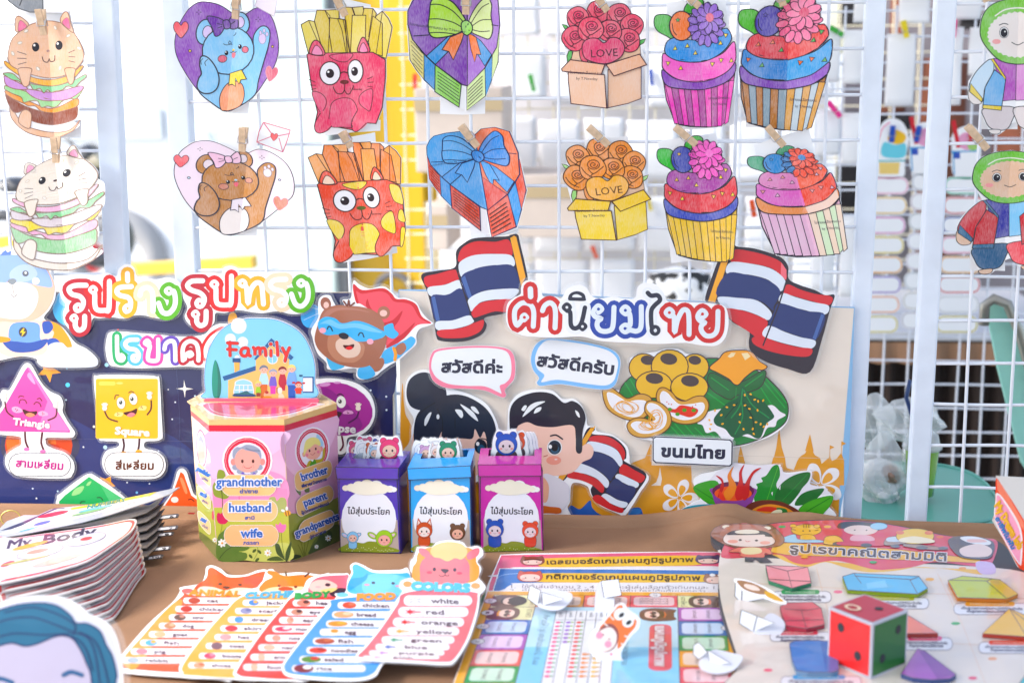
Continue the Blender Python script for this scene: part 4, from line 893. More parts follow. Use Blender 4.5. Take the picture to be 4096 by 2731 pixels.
a, r = cut(.004, 0, 1000, "1305 2040 1360 1960 1400 1840 1420 1770 1450 1748 1490 1770 1520 1860 1560 1960 1660 1970 1720 2000 1720 2120 1290 2110", 'orange star shaped cut-out peeping out left of the hexagon box', group=CG)
a.f('#e8683c', "1445 1772 1470 1790 1530 1960 1570 1990 1700 2000 1700 2100 1300 2100 1320 2040 1380 1950", 0); a.f('#f29a72', "1440 1830 1465 1830 1500 1930 1480 1940"); a.e('#f6f0ea', 1398, 1995, 30, 24); a.l('#7a2c20', 8, "1508 1995 1530 1990 1552 2005"); a.build('printed_shape', r)
EP = "1560 1040+0".split()[0]
a, r = cut(.004, 1000, 1080, "440 900 560 870 700 870 850 905 950 980 995 1080 995 1180 950 1270 880 1320 780 1345 770 1450 700 1470 600 1400 520 1350 420 1300 400 1100", 'purple ellipse cut-out labelled Ellipse, half hidden behind the hexagon box', group=CG)
a.e('#a83c96', 690, 1110, 295, 212, 12); a.f('#8e3488', "560 950 700 1000 900 1240 700 1320 560 1320 480 1200", 1); a.e('#d89ad0', 600, 915, 45, 16, -6); a.e('#d89ad0', 698, 900, 30, 9)
a.l('#3c2040', 9, "700 998 725 990 748 1008"); a.e('#f6f6f2', 729, 1054, 38, 48, -6); a.e('#48464c', 720, 1050, 15, 17); a.e('#fff', 714, 1044, 5); a.f('#e0a4d2', "745 1148 765 1122 815 1125 822 1148"); 
for x, y in ((778, 1132), (790, 1140), (782, 1143)): a.e('#5c2a34', x, y, 4)
a.f('#3c1c30', "640 1135 700 1130 735 1140 720 1170 680 1200"); face_arm(a, "868 1135 850 1180 790 1220", (866, 1102), '#4a2050'); a.t('#f4eef4', 'Ellipse', 720, 1262, 62, 4, w=250, bold=4, out=('#8a2c84', 7)); a.l('#6a2440', 14, "735 1330 745 1400 722 1440"); a.build('printed_shape', r)
# ---- flying bear with a red cape
FB = "500 540 490 480 545 380 545 330 550 240 585 205 640 205 665 250 700 300 755 290 740 240 800 230 815 180 820 110 835 85 880 120 960 150 1060 130 1130 170 1180 220 1250 225 1330 260 1370 330 1420 390 1465 425 1430 445 1360 470 1330 520 1330 590 1270 650 1190 720 1120 760 1050 810 1000 850 900 878 850 850 850 790 780 790 700 800 620 790 610 740 550 680 520 620"
a, r = cut(.010, 1000, 1080, FB, 'brown flying bear cut-out with blue mask and red cape', group=CG, film=12)
a.f('#f0606c', "825 115 900 165 1060 155 1130 195 1170 240 1250 240 1320 280 1370 370 1452 425 1340 440 1250 530 1160 600 1095 625 1050 400 900 280 845 250")
a.f('#d02c40', "825 112 900 160 1060 145 1130 185 1170 230 1250 235 1330 275 1375 370 1450 425 1360 385 1300 290 1240 262 1150 250 1100 190 1030 170 900 190 850 170 870 260 845 250"); a.f('#c83040', "1060 430 1140 400 1220 325 1180 420 1110 480"); a.f('#c83040', "1100 600 1230 500 1320 420 1250 530 1180 580 1098 622"); a.f('#c83040', "940 230 960 290 1000 350 930 290")
a.f('#5ab4ea', "1080 640 1150 600 1240 560 1290 530 1325 560 1300 610 1240 660 1180 710 1080 750 1050 700"); a.f('#a8705c', "1180 600 1230 580 1250 630 1200 680 1160 640"); a.l('#f6a83c', 26, "1150 625 1165 670 1160 715")
a.f('#62bcec', "615 720 620 690 700 720 755 765 720 790 650 795"); a.f('#a8705c', "960 760 1050 700 1075 740 1040 800 985 810"); a.f('#5ab4ea', "862 800 900 765 960 765 1002 830 960 865 900 872 865 850")
a.e('#9c6656', 606, 268, 42, 52, -15); a.e('#f2c8be', 610, 280, 22, 26); a.e('#a8705c', 1070, 340, 50, 52); a.e('#f2c8be', 1068, 345, 30, 26)
a.f('#a8705c', "520 520 545 430 570 350 610 305 700 280 780 285 900 295 1000 330 1060 400 1095 500 1085 600 1050 680 1000 740 900 778 780 770 660 730 560 650 522 580"); a.f('#b68070', "545 470 600 340 700 300 860 310 960 340 840 320 700 325 620 380 570 470")
a.f('#c08a72', "640 520 740 500 850 560 915 600 905 680 850 732 780 740 690 720 630 650 620 570"); a.f('#ecd0c0', "700 560 780 530 870 580 885 640 850 690 770 700 710 660 685 610"); a.l('#7a4438', 14, "750 250 780 285 790 240 800 285 835 262")
a.f('#58b8ee', "545 420 600 375 680 385 740 425 850 405 950 430 1060 485 1098 495 1060 540 960 565 860 570 790 530 700 515 620 520 560 490"); a.f('#86ccf4', "560 430 640 395 720 430 860 425 980 460 1060 500 960 490 840 460 720 470 620 430")
a.f('#58b8ee', "1075 450 1140 425 1155 470 1190 510 1150 548 1100 530 1080 500"); a.l('#2a3c4a', 10, "620 472 628 452 645 455 660 485"); a.l('#2a3c4a', 10, "868 522 880 502 900 505 912 535"); a.e('#f6b4c4', 582, 482, 27, 22); a.e('#f6b4c4', 962, 572, 27, 22)
a.f('#2c2e38', "712 512 750 500 788 520 780 548 745 552 718 536"); a.f('#5a1420', "745 600 790 600 832 592 828 620 795 638 760 625"); a.f('#e83c44', "765 625 795 608 825 622 795 638"); a.build('printed_bear', r)
# ---- cream board
a, cb = board(2000, 1080, "-812 158 -200 160 1200 235 2838 300 2790 1600 2700 2040 -800 2040 -795 1000", 'cream board about Thai values with golden temples along its foot', '#8fb8dc')
a.f('#ece0d4', "-806 163 2832 306 2694 2034 -794 2034", 0)
G = '#e0a02c'
a.f(G, "-795 1160 -780 900 -760 1130 -730 1200 -700 1280 -730 1380 -760 1420 -795 1440")
a.f(G, "-795 2034 -795 1600 -560 1500 -200 1560 400 1640 900 1600 1160 1500 1205 1390 1215 1400 1212 1560 1530 1560 1535 1690 1560 1740 1760 1780 1770 1680 1780 1620 1870 1600 1900 1560 1908 1480 1925 1400 1945 1480 1965 1560 1970 1600 2180 1580 2190 1500 2210 1420 2232 1260 2255 1420 2280 1500 2290 1580 2360 1600 2390 1500 2440 1480 2470 1430 2480 1310 2490 1430 2520 1480 2560 1500 2580 1580 2610 1560 2640 1480 2660 1560 2700 1540 2728 1500 2706 2034", 0)
for x0, y0, h in ((640, 68, 1), ): pass
a.view(2920, 1700); a.f(G, "325 335 345 260 360 245 370 190 398 30 405 190 420 245 436 262 450 330 480 380", 0); a.f(G, "500 380 540 280 560 250 600 225 610 205 600 205 640 70 668 205 660 225 720 265 730 310 800 250 815 285 850 270 890 220 912 280 912 480 500 480", 0)
for x, y in ((800, 158), (893, 128)): a.l(G, 4, [(x, y), (x-3, y+110)], 0); a.f(G, [(x, y), (x+36, y+18), (x, y+34)], 0)
a.view(2000, 1700); a.f('#2c62b4', "520 745 530 690 570 640 640 670 720 600 740 660 820 720 1000 740 1040 670 1120 660 1150 720 1200 750 1220 770 520 770"); a.f('#3f86d0', "1040 680 1100 665 1130 690 1060 740 1020 740")
def frangipani(cx, cy, r, rot0):
    for k in range(5):
        t = radians(rot0+72*k); c_, s_ = cos(t), sin(t)
        P = [(cx+(u*c_-v*s_)*r, cy+(u*s_+v*c_)*r) for u, v in ((.08, 0), (.35, -.26), (.75, -.3), (1, -.06), (.85, .2), (.45, .22))]
        a.f('#f4f0f2', P, 1); Q = [(cx+(u*c_-v*s_)*r, cy+(u*s_+v*c_)*r) for u, v in ((.12, 0), (.35, -.17), (.6, -.19), (.66, -.06), (.6, .1), (.4, .13))]; a.f('#e8a82c', Q, 1)
frangipani(1435, 580, 155, -68); a.f('#efe3d8', "1280 335 1295 430 1285 482 1208 482 1250 455 1270 400", 0)
a.view(2920, 1700); frangipani(722, 480, 190, -40)
a.l('#d8ccc2', 3, "-990 240 120 244 930 270", 0)
a.build('printed_picture', cb, 'film_over_print')
# ---- flags
def flag_big(label, H, lift, x0, y0, P):
    a, r = cut(lift, x0, y0, P, label, group=CG, film=10); a.H = H; return a, r
F1 = "1370 1200 1500 1165 1640 1135 1650 1010 1720 940 1800 905 1960 895 2060 890 2085 880 2140 875 2160 940 2225 1250 2170 1290 2160 1400 2050 1500 1880 1540 1895 1600 1860 1670 1760 1720 1640 1735 1520 1725 1490 1690 1470 1560 1420 1340"
a, r = cut(.009, 1000, 500, F1, 'Thai flag cut-out left of the large title', group=CG, film=11)
K = '#2a1c2e'
a.f(K, F1, 1); R_, B_, W_ = '#d22c40', '#26346c', '#e4ebf6'
a.f(R_, "1665 1090 1680 1010 1730 960 1820 930 1960 935 2070 920 2095 1045 1960 1030 1800 1040 1720 1080"); a.f(W_, "1668 1130 1700 1080 1800 1040 1960 1032 2092 1045 2110 1130 1960 1120 1800 1150 1700 1220"); a.f(B_, "1690 1220 1800 1152 1960 1122 2110 1132 2150 1305 2000 1310 1850 1330 1750 1390")
a.f(W_, "1745 1400 1850 1335 2000 1312 2150 1315 2090 1390 1960 1395 1840 1420 1770 1490"); a.f(R_, "1775 1490 1840 1425 1960 1400 2090 1398 2060 1490 1960 1490 1860 1520 1790 1540")
a.f(R_, "1395 1220 1500 1190 1645 1158 1670 1235 1560 1275 1425 1300"); a.f(W_, "1425 1300 1560 1278 1672 1240 1695 1310 1580 1355 1450 1370"); a.f(B_, "1450 1372 1580 1358 1695 1312 1755 1520 1620 1560 1490 1570"); a.f(W_, "1492 1572 1620 1562 1755 1522 1790 1575 1680 1620 1505 1640"); a.f(R_, "1508 1642 1680 1625 1800 1580 1870 1560 1850 1640 1760 1690 1640 1705 1520 1695")
a.f('#4a66a4', "1450 1375 1480 1372 1520 1560 1490 1568", 0); a.f('#4a66a4', "1690 1225 1720 1205 1775 1370 1750 1388", 0); a.f('#f6b054', "2082 905 2112 885 2130 895 2205 1215 2170 1290", 0); a.l(K, 10, "1648 1140 1700 1300 1770 1520 1800 1570", 0)
a.build('printed_flag', r)
F2 = "1640 1400 1700 1200 1780 990 1800 930 1840 905 1880 930 1890 970 2020 985 2150 1020 2250 1060 2305 1130 2310 1230 2400 1280 2520 1320 2600 1360 2677 1362 2640 1480 2580 1700 2480 1975 2300 1950 2120 1890 2010 1810 1990 1740 1990 1640 1880 1590 1780 1500 1720 1420"
a, r = cut(.009, 2000, 500, F2, 'Thai flag cut-out right of the large title', group=CG, film=11)
a.f(K, F2, 1); a.f('#f6b054', "1665 1410 1820 940 1845 925 1868 945 1720 1420", 0)
a.f(R_, "1870 1000 2000 1010 2150 1050 2250 1100 2290 1180 2285 1240 2180 1150 2020 1110 1850 1095"); a.f(W_, "1845 1098 2020 1112 2180 1155 2282 1245 2245 1330 2150 1240 1980 1195 1815 1188"); a.f(B_, "1812 1190 1980 1198 2150 1245 2243 1332 2190 1450 2180 1480 2060 1400 1740 1375"); a.f(W_, "1742 1378 1900 1382 2060 1405 2170 1500 2145 1560 2060 1520 1940 1480 1800 1465"); a.f(R_, "1805 1468 1940 1484 2060 1524 2140 1570 2120 1650 2100 1740 2000 1660 1850 1560")
a.f('#f07884', "2250 1100 2292 1160 2290 1240 2245 1200", 0)
a.f(R_, "2300 1275 2400 1315 2520 1350 2655 1375 2630 1440 2500 1410 2360 1370 2265 1340"); a.f(W_, "2262 1345 2360 1375 2500 1415 2628 1445 2600 1515 2440 1480 2240 1420"); a.f(B_, "2238 1425 2440 1485 2600 1520 2525 1720 2400 1690 2280 1650 2150 1600 2190 1500"); a.f(W_, "2150 1605 2280 1655 2400 1695 2522 1725 2495 1785 2380 1770 2220 1730 2100 1680"); a.f(R_, "2020 1700 2100 1690 2220 1735 2380 1775 2495 1790 2465 1850 2300 1840 2130 1800 2030 1750")
a.f('#4a66a4', "2595 1520 2570 1510 2500 1705 2525 1718", 0); a.l(K, 12, "2300 1220 2230 1440 2160 1620 2105 1760", 0); a.build('printed_flag', r)
# ---- large title
TB = "48 350 60 270 110 222 165 190 178 110 230 80 300 95 330 150 348 212 440 212 490 225 540 150 620 118 690 140 730 205 800 228 900 215 1000 228 1080 222 1100 140 1150 103 1230 110 1300 160 1342 250 1450 255 1600 262 1720 272 1800 292 1828 380 1822 480 1790 560 1720 606 1600 600 1480 582 1300 590 1180 588 1100 582 900 575 780 562 660 532 500 538 430 540 300 535 170 520 80 470 50 410"
a, r = cut(.017, 2000, 1080, TB, 'large white edged Thai title cut-out with red, black and blue letters', 'title', group=CG, film=12)
RR, BB, DK = '#cc2838', '#2846a0', '#23263a'
L = [(RR, "214 378 195 360 177 378 195 396 172 402 138 440 118 400 120 320 160 272 205 262 250 285 270 340 266 450"), (RR, "340 325 358 285 400 262 434 290 444 350 440 462"), (BB, "788 338 814 312 788 286 762 306 744 340 762 372 806 388 782 410 778 450 806 484 862 488 902 452 912 298"),
     (BB, "1003 350 1031 322 1003 294 975 322 1003 350 1036 350 1040 440 1000 440 972 466 1000 494 1040 480 1094 488 1128 450 1130 292")]
letters(a, L, 112, 40, '#e8f0f8')
a.l(RR, 116, "243 150 245 215"); a.l('#e8f0f8', 44, "243 152 245 212")
L2 = [(RR, "1355 366 1381 340 1355 314 1329 340 1355 366 1392 376 1396 500 1420 400 1462 322 1502 330 1512 400 1512 515"), (RR, "1620 380 1648 352 1620 324 1592 346 1582 376 1600 404 1636 420 1612 444 1612 486 1650 525 1705 520 1738 470 1744 330")]
letters(a, L2, 112, 40, '#e8f0f8')
for q in ("560 298 535 322 512 298 535 276 560 296 566 440 600 466 640 452 672 430 682 300", "1182 182 1210 205 1260 202 1280 240 1235 285 1210 330 1212 450 1225 500"): a.l('#f4f7fb', 90, q)
for q in ("535 322 512 298 535 276 558 298 535 322 562 340 568 440 605 466 650 425 680 300", "660 472 640 450 660 430 682 450 660 472", "1182 182 1210 205 1260 202 1280 240 1235 285 1210 330 1212 440 1225 480"): a.l(DK, 36, q)
a.l(DK, 28, ell(1240, 482, 30, 30), 0, True); a.f(DK, "548 240 552 200 585 175 630 170 672 190 685 225 680 246 600 246", 1); a.f('#f4f7fb', "580 216 590 198 618 194 645 206 652 218", 1)
for x, y, c in ((195, 378, RR), (788, 312, BB), (1003, 322, BB), (1000, 467, BB), (1355, 340, RR), (1620, 352, RR)): a.e(c, x, y, 12, 12)
for x, y in ((535, 298), (660, 451), (1240, 482)): a.e('#e8ecf2', x, y, 11, 11)
a.build('printed_letters', r)
# ---- speech bubbles
a, r = cut(.008, 1000, 1080, "1430 760 1445 680 1500 630 1700 608 1900 605 2050 625 2110 680 2125 780 2115 870 2070 925 2040 960 2050 1000 2030 1022 1990 1010 1880 965 1740 950 1580 945 1480 900 1440 830", 'pink edged speech bubble cut-out with a Thai greeting', group=CG)
a.f('#f48ca4', "1432 760 1447 682 1500 632 1700 610 1900 607 2050 627 2108 680 2122 780 2112 868 2068 923 2038 960 2048 1000 2030 1018 1990 1008 1880 963 1740 948 1580 943 1480 898 1442 830"); a.f('#f2f4f8', "1450 760 1465 690 1510 648 1700 625 1900 622 2030 640 2078 690 2092 780 2080 860 2040 905 1998 925 2012 985 1990 978 1880 930 1740 925 1590 910 1500 865 1460 810"); a.t('#24243c', 'สวัสดีค่ะ', 1775, 775, 88, 1, w=480, bold=6); a.build('printed_bubble', r)
a, r = cut(.008, 2000, 1080, "245 720 260 640 300 580 375 545 500 550 700 580 860 620 940 670 965 740 950 840 920 920 850 955 700 945 500 915 400 920 320 928 292 900 310 860 265 800", 'blue edged speech bubble cut-out with a Thai greeting', group=CG)
a.f('#86bcee', "247 720 262 642 302 582 377 547 500 552 700 582 860 622 938 672 962 740 947 840 918 918 850 952 700 942 500 912 400 917 320 925 295 900 312 860 267 800"); a.f('#f2f4f8', "280 720 295 650 325 600 380 562 500 567 700 598 850 638 920 685 945 745 930 830 905 890 840 922 700 910 500 880 420 880 330 895 355 840 300 790"); a.t('#24243c', 'สวัสดีครับ', 605, 755, 92, 7, w=610, bold=6); a.build('printed_bubble', r)
# ---- children
a, r = cut(.005, 1000, 1080, "1240 960 1260 870 1330 810 1420 800 1500 850 1600 940 1750 990 1880 1060 1950 1160 1990 1280 1985 1420 1930 1560 1800 1700 1400 1700 1310 1450 1290 1280 1310 1190 1250 1080", 'girl cut-out with a black hair bun peeping over the small boxes', group=CG)
a.e('#f6d0c0', 1620, 1400, 330, 300); a.f('#262b3c', "1252 960 1275 880 1340 828 1420 820 1500 870 1560 930 1560 1060 1400 1120 1300 1100 1260 1040"); a.f('#242a3a', "1315 1400 1310 1280 1340 1150 1440 1060 1580 1000 1720 1005 1860 1080 1940 1180 1972 1300 1960 1400 1905 1440 1890 1340 1870 1290 1840 1340 1800 1270 1780 1345 1700 1345 1545 1340 1535 1290 1500 1380 1500 1480 1340 1480")
a.l('#121620', 6, "1500 1110 1540 1200 1535 1330"); a.l('#121620', 6, "1640 1180 1640 1260"); a.l('#121620', 6, "1330 1180 1400 1110 1480 1060")
for q in ("1395 1238 1400 1190 1430 1145 1452 1140 1430 1200 1408 1240", "1682 1072 1730 1095 1790 1140 1825 1208 1770 1170 1720 1120", "1768 1092 1800 1095 1832 1140 1820 1148 1780 1120", "1642 1115 1690 1120 1706 1160 1690 1182 1660 1150"): a.f('#f2f4f6', q)
a.e('#f2f4f6', 1504, 1172, 12, 20); a.e('#232833', 1845, 1410, 50, 58); a.e('#2f5a7a', 1848, 1428, 30, 34); a.e('#fff', 1822, 1388, 14, 16); a.l('#232833', 8, "1800 1390 1830 1350 1880 1350 1900 1370"); a.e('#232833', 1625, 1430, 46, 50); a.l('#232833', 8, "1570 1380 1620 1345 1670 1375"); a.build('printed_girl', r)
a, r = cut(.005, 2000, 1080, "62 1200 75 1080 150 990 280 955 420 965 500 1030 590 1030 650 1080 690 1170 700 1240 760 1255 780 1290 900 1320 1010 1400 1035 1480 1050 1560 1190 1650 1120 1780 1060 1880 1000 1960 940 1945 800 1880 730 1800 700 1730 620 1700 570 1720 560 1850 540 1900 560 2000 300 2000 100 1700 60 1400", 'boy cut-out with black hair holding a small Thai flag', group=CG)
a.f('#2a1c2e', "690 1280 740 1255 760 1275 740 1310 900 1330 1000 1420 1010 1500 1000 1530 1170 1630 1100 1770 1030 1870 980 1925 880 1900 760 1830 725 1760 740 1700 640 1660 560 1640 500 1690 460 1670 620 1440"); a.f('#e8a84a', "705 1290 735 1265 748 1280 510 1670 470 1650")
a.view(2000, 1700); a.f('#cc2c3c', "745 85 860 90 960 150 1000 220 985 280 940 200 850 150 715 125"); a.f(W_, "712 130 850 155 940 205 980 290 960 330 900 260 800 215 690 195"); a.f('#2a3464', "680 200 800 220 900 265 950 335 900 420 880 440 800 370 640 300"); a.f(W_, "625 305 740 340 830 400 872 455 850 500 780 430 690 390 585 365"); a.f('#cc2c3c', "575 370 690 395 780 435 832 490 815 540 740 480 650 440 540 415")
a.f('#cc2c3c', "985 310 1080 360 1160 410 1120 460 1040 420 955 380"); a.f(W_, "948 388 1040 425 1110 465 1085 500 1000 465 925 420"); a.f('#2a3464', "920 425 1000 470 1085 505 1030 620 940 590 860 540 850 520"); a.f(W_, "845 545 940 595 1020 620 990 660 900 630 810 580"); a.f('#cc2c3c', "745 570 800 560 900 635 985 665 970 700 870 670 760 610")
a.view(2000, 1080); a.f('#f6cdbd', "150 1230 350 1200 600 1230 610 1420 700 1385 748 1430 730 1500 660 1535 590 1610 480 1640 350 1640 180 1600 120 1500"); a.e('#f0a494', 430, 1520, 60, 36); a.f('#262633', "78 1260 82 1110 150 1020 290 975 420 990 510 1060 580 1045 650 1090 685 1180 660 1300 655 1450 610 1450 605 1330 580 1240 420 1255 300 1245 220 1215 150 1240 135 1262 90 1265", 1)
for q in ("172 1115 195 1082 215 1088 195 1125", "180 1170 230 1090 290 1055 362 1050 290 1090 215 1150", "272 1145 290 1105 330 1095 320 1125", "602 1120 630 1140 638 1178 615 1160"): a.f('#f2f4f6', q)
a.e('#f6f8fa', 437, 1416, 60, 62); a.e('#27323f', 437, 1416, 52, 56); a.e('#3e6078', 440, 1432, 34, 34); a.e('#0e1218', 438, 1418, 26, 30); a.e('#fff', 402, 1410, 14, 16); a.l('#20202a', 12, "405 1325 450 1318 500 1350"); a.l('#b04038', 6, "350 1490 380 1480"); a.e('#f8e0dc', 448, 1512, 12, 6)
a.view(2000, 1700); a.f('#e6e4ee', "340 400 420 400 540 470 555 560 540 630 480 690 350 700 300 560"); a.f('#d2702c', "340 645 400 650 480 660 485 700 400 710 340 700"); a.f('#f0b8a0', "340 420 390 480 380 600 340 600"); a.f('#e6e4ee', "345 705 480 712 500 745 400 748 345 745"); a.build('printed_boy', r)
# ---- Thai sweets on a leaf
DP = "1035 760 1050 700 1150 665 1240 655 1330 628 1430 632 1500 670 1590 680 1660 730 1750 700 1800 650 1900 632 2010 650 2080 720 2145 770 2115 810 2120 870 2210 930 2290 1030 2315 1150 2280 1240 2180 1320 2050 1370 1870 1415 1500 1420 1250 1370 1100 1340 1010 1270 1000 1190 900 1120 820 1020 820 960 870 935 960 960 1040 870"
a, r = cut(.006, 2000, 1080, DP, 'Thai sweets on a green banana leaf cut-out', group=CG)
k_ = '#3a2430'; gr = '#1f7a40'
a.f('#1f7d42', "960 960 1050 850 1200 760 1500 720 1800 710 2050 800 2200 920 2290 1040 2305 1150 2260 1240 2100 1340 1870 1405 1500 1400 1250 1360 1050 1200 960 1100", o=k_, w=8)
for q in ("1000 900 1060 1000", "1040 870 1110 990", "1350 1230 1480 1370", "1400 1230 1540 1390", "1480 1240 1620 1400", "1560 1260 1700 1395", "1640 1260 1760 1380", "1700 1330 1800 1400", "1660 980 1800 1080", "1690 950 1780 1010", "2100 880 2280 1100", "2060 900 2240 1180", "2130 870 2290 1060"): a.l('#35a050', 9, q, 0)
a.f('#f2eef4', "1580 1220 1650 1140 1760 1110 1900 1100 2100 1090 2180 1080 2240 1130 2285 1160 2220 1200 2200 1250 2140 1260 2100 1330 2050 1350 1900 1320 1850 1370 1780 1350 1720 1290 1650 1300 1620 1240")
a.f('#17683a', "1660 880 1700 820 1900 900 2110 800 2115 880 2060 950 1900 1000 1840 1035 1760 1000 1690 950", o=k_, w=7); a.l('#35a050', 7, "1690 860 1830 960", 0); a.l('#35a050', 7, "2100 830 1960 930", 0); a.l('#2c8a48', 6, "1890 940 1885 1030", 0)
a.f('#f2a834', "1675 780 1750 710 1800 655 1900 640 2010 652 2075 725 2138 770 2100 800 2040 800 1960 860 1910 915 1870 910 1830 870 1740 820", o=k_, w=8); a.f('#fbe6b8', "1820 690 1850 660 1885 660 1870 690 1840 700", 0); a.f('#fbe6b8', "1930 665 1980 660 2005 690 1960 720", 0)
a.f('#1d5c40', "1940 930 1980 980 2060 1020 2120 1060 2180 1140 2190 1180 2130 1230 2090 1330 2050 1345 1980 1310 1900 1340 1850 1330 1800 1270 1730 1240 1710 1190 1760 1120 1820 1060 1900 1020"); a.l('#2f8a52', 10, "1940 950 1920 1080 1850 1180"); a.l('#2f8a52', 10, "1950 960 2020 1080 2150 1180"); a.l('#2f8a52', 9, "1930 1040 1940 1180 1880 1310"); a.l('#143f34', 10, "1950 1060 2020 1180 2030 1300"); a.l('#143f34', 8, "1900 1060 1800 1180")
for x, y in ((1770, 1158), (1780, 1228), (1720, 1122), (1675, 1198), (1680, 1270), (1815, 1095), (1873, 1078), (1920, 1152), (1918, 1215), (1948, 1270), (1995, 1108), (2005, 1178), (2060, 1120), (2048, 1215), (2022, 1268), (2085, 1230), (2065, 1048), (2105, 1042), (2038, 1035), (1958, 998), (2005, 992), (1960, 1080), (2110, 1250), (2138, 1230), (2030, 1308), (1688, 1232)): a.e('#f4b848', x, y, 11, 7, (x*37) % 180)
for x, y, rx, ry in ((1150, 780, 118, 112), (1560, 775, 110, 105), (1358, 770, 148, 134)): a.e('#e6b83c', x, y, rx, ry, 0, o=k_, w=8); a.e('#4a3c3c', x+(30 if x < 1300 else (-2 if x > 1500 else -8)), y-60+(x > 1500)*5, rx*.46, ry*.34, 8)
for x, y, rx, ry in ((1230, 915, 146, 108), (1515, 935, 150, 112)): a.e('#e6b83c', x, y, rx, ry, 0, o=k_, w=8); a.e('#4a3c3c', x+5, y-50, rx*.48, ry*.4, 6)
def taco(P, Q, o='#d4a45c'): a.f(o, P, o='#6a4428', w=8); a.f('#f0eef4', Q, o='#fbfbfd', w=6)
taco("820 965 880 935 950 980 1020 1025 1110 990 1180 1000 1215 1040 1200 1120 1150 1180 1050 1200 930 1160 850 1090", "858 985 900 985 960 1020 1020 1050 1100 1040 1165 1050 1160 1100 1120 1160 1040 1170 940 1130 880 1070")
taco("1250 1020 1270 950 1320 940 1380 980 1420 1030 1480 1045 1560 1010 1630 1010 1670 1070 1650 1150 1590 1210 1480 1230 1370 1200 1290 1120", "1282 1020 1300 970 1340 985 1380 1030 1440 1075 1540 1070 1620 1060 1632 1110 1580 1170 1480 1195 1390 1170 1310 1100")
taco("1015 1240 1060 1190 1140 1180 1220 1200 1160 1130 1170 1060 1220 1042 1300 1070 1355 1130 1370 1210 1340 1270 1260 1320 1140 1338 1050 1310", "1050 1240 1090 1210 1180 1215 1250 1190 1180 1110 1195 1065 1260 1080 1320 1140 1330 1200 1300 1260 1200 1300 1110 1295")
for cx, cy, rx, ry in ((1010, 1095, 100, 52), (1245, 1185, 55, 75), (1180, 1240, 70, 32)):
    for k in range(5): a.l('#f2b050', 4, ell(cx+8*sin(k*2), cy+6*cos(k*3), rx*(1-.13*k), ry*(1-.12*k), k*9), 0, True)
a.f('#d8483c', "1340 1100 1400 1110 1440 1080 1500 1085 1580 1110 1570 1150 1520 1175 1460 1160 1400 1140 1350 1130"); 
for x, y in ((1358, 1112), (1475, 1118), (1420, 1150), (1550, 1120)): a.e('#5a9a3c', x, y, 18, 14)
for x, y in ((1335, 1052), (1350, 1068), (1565, 1075), (1540, 1090), (1372, 1072)): a.e('#d8483c', x, y, 5)
a.build('printed_sweets', r)
a, r = cut(.010, 2000, 1080, rrect(1216, 1325, 1865, 1572, 24)[:0] or "1222 1345 1245 1325 1840 1350 1865 1375 1862 1555 1840 1572 1245 1545 1218 1520", 'white label plate cut-out with the Thai word for sweets', 'label plate', group=CG, sm=0)
a.f('#22223a', "1222 1345 1245 1327 1840 1352 1863 1375 1860 1553 1840 1570 1245 1543 1220 1520", 0); a.f('#eef1f6', "1230 1350 1250 1337 1836 1362 1852 1380 1849 1548 1834 1560 1250 1533 1230 1515", 0); a.t('#20203a', 'ขนมไทย', 1545, 1455, 84, 2, w=500, bold=7); a.build('printed_word', r)
# ---- curry bowls and leaves
CB2 = "-520 270 -480 240 -380 190 -240 160 -300 130 -220 30 -100 0 0 10 100 -0 280 30 380 15 440 80 560 70 630 50 650 110 640 180 760 190 780 220 820 265 815 330 780 480 760 560 -560 560"
a, r = cut(.006, 2920, 1700, "-295 455 -240 395 -130 370 -20 330 -20 310 290 330 400 315 400 340 450 380 640 365 650 420 640 470 700 490 760 490 770 520 820 565 790 640 750 760 -480 760 -430 700 -300 620 -240 580", 'Thai curry bowls with flames and green leaves cut-out', group=CG)
a.view(2000, 1700)
a.f('#efeaf2', "1715 390 1830 340 1850 300 1960 310 2080 320 2200 310 2250 330 2290 390 2480 370 2490 430 2480 470 2600 500 2620 520 2560 560 1700 560"); a.f('#4aa038', "1545 500 1620 455 1740 450 1780 600 1700 640 1600 580", o=None); a.l('#2c7a30', 6, "1560 500 1720 600")
a.f('#2c8a3c', "2180 330 2225 320 2240 400 2210 480 2250 560 2190 640 2060 640 2030 560 2060 500 2050 470 2100 450 2090 420 2130 400"); a.f('#1d6c34', "2240 480 2350 400 2475 375 2470 440 2420 500 2380 560 2300 640 2200 600"); a.f('#1d6c34', "2360 640 2400 560 2480 520 2590 505 2560 560 2480 620"); a.l('#5cb04a', 6, "2225 330 2120 640", 0); a.l('#2f8a40', 6, "2460 390 2260 600", 0)
for q in ("2232 500 2246 475 2240 520", "2170 540 2182 530 2180 565"): a.f('#efeaf2', q, 0)
a.f('#56a83c', "2380 700 2420 640 2520 590 2658 565 2640 640 2590 700 2540 760 2380 760", o='#3c8a34', w=4); a.l('#2c7a30', 6, "2640 580 2400 720"); 
a.f('#8c4a96', "1700 500 1700 560 1730 640 1800 690 1930 690 2000 640 2030 580 2030 500"); a.e('#6a2a4c', 1865, 525, 168, 76); a.e('#e86428', 1865, 545, 150, 60)
for q, c in (("1725 400 1780 430 1790 500 1760 560 1740 580 1760 500 1770 450", '#c42c34'), ("1870 325 1850 400 1890 480 1870 560 1820 600 1790 540 1830 480 1820 400", '#e88a34'), ("1955 312 1935 380 1945 460 1960 560 1900 600 1880 540 1910 450 1915 370", '#c82c34'), ("2090 340 2030 390 2000 460 1990 560 1950 600 1940 520 1980 430 2030 360", '#c42430'), ("1750 520 1790 560 1800 600 1760 590", '#e04a28')): a.f(c, q)
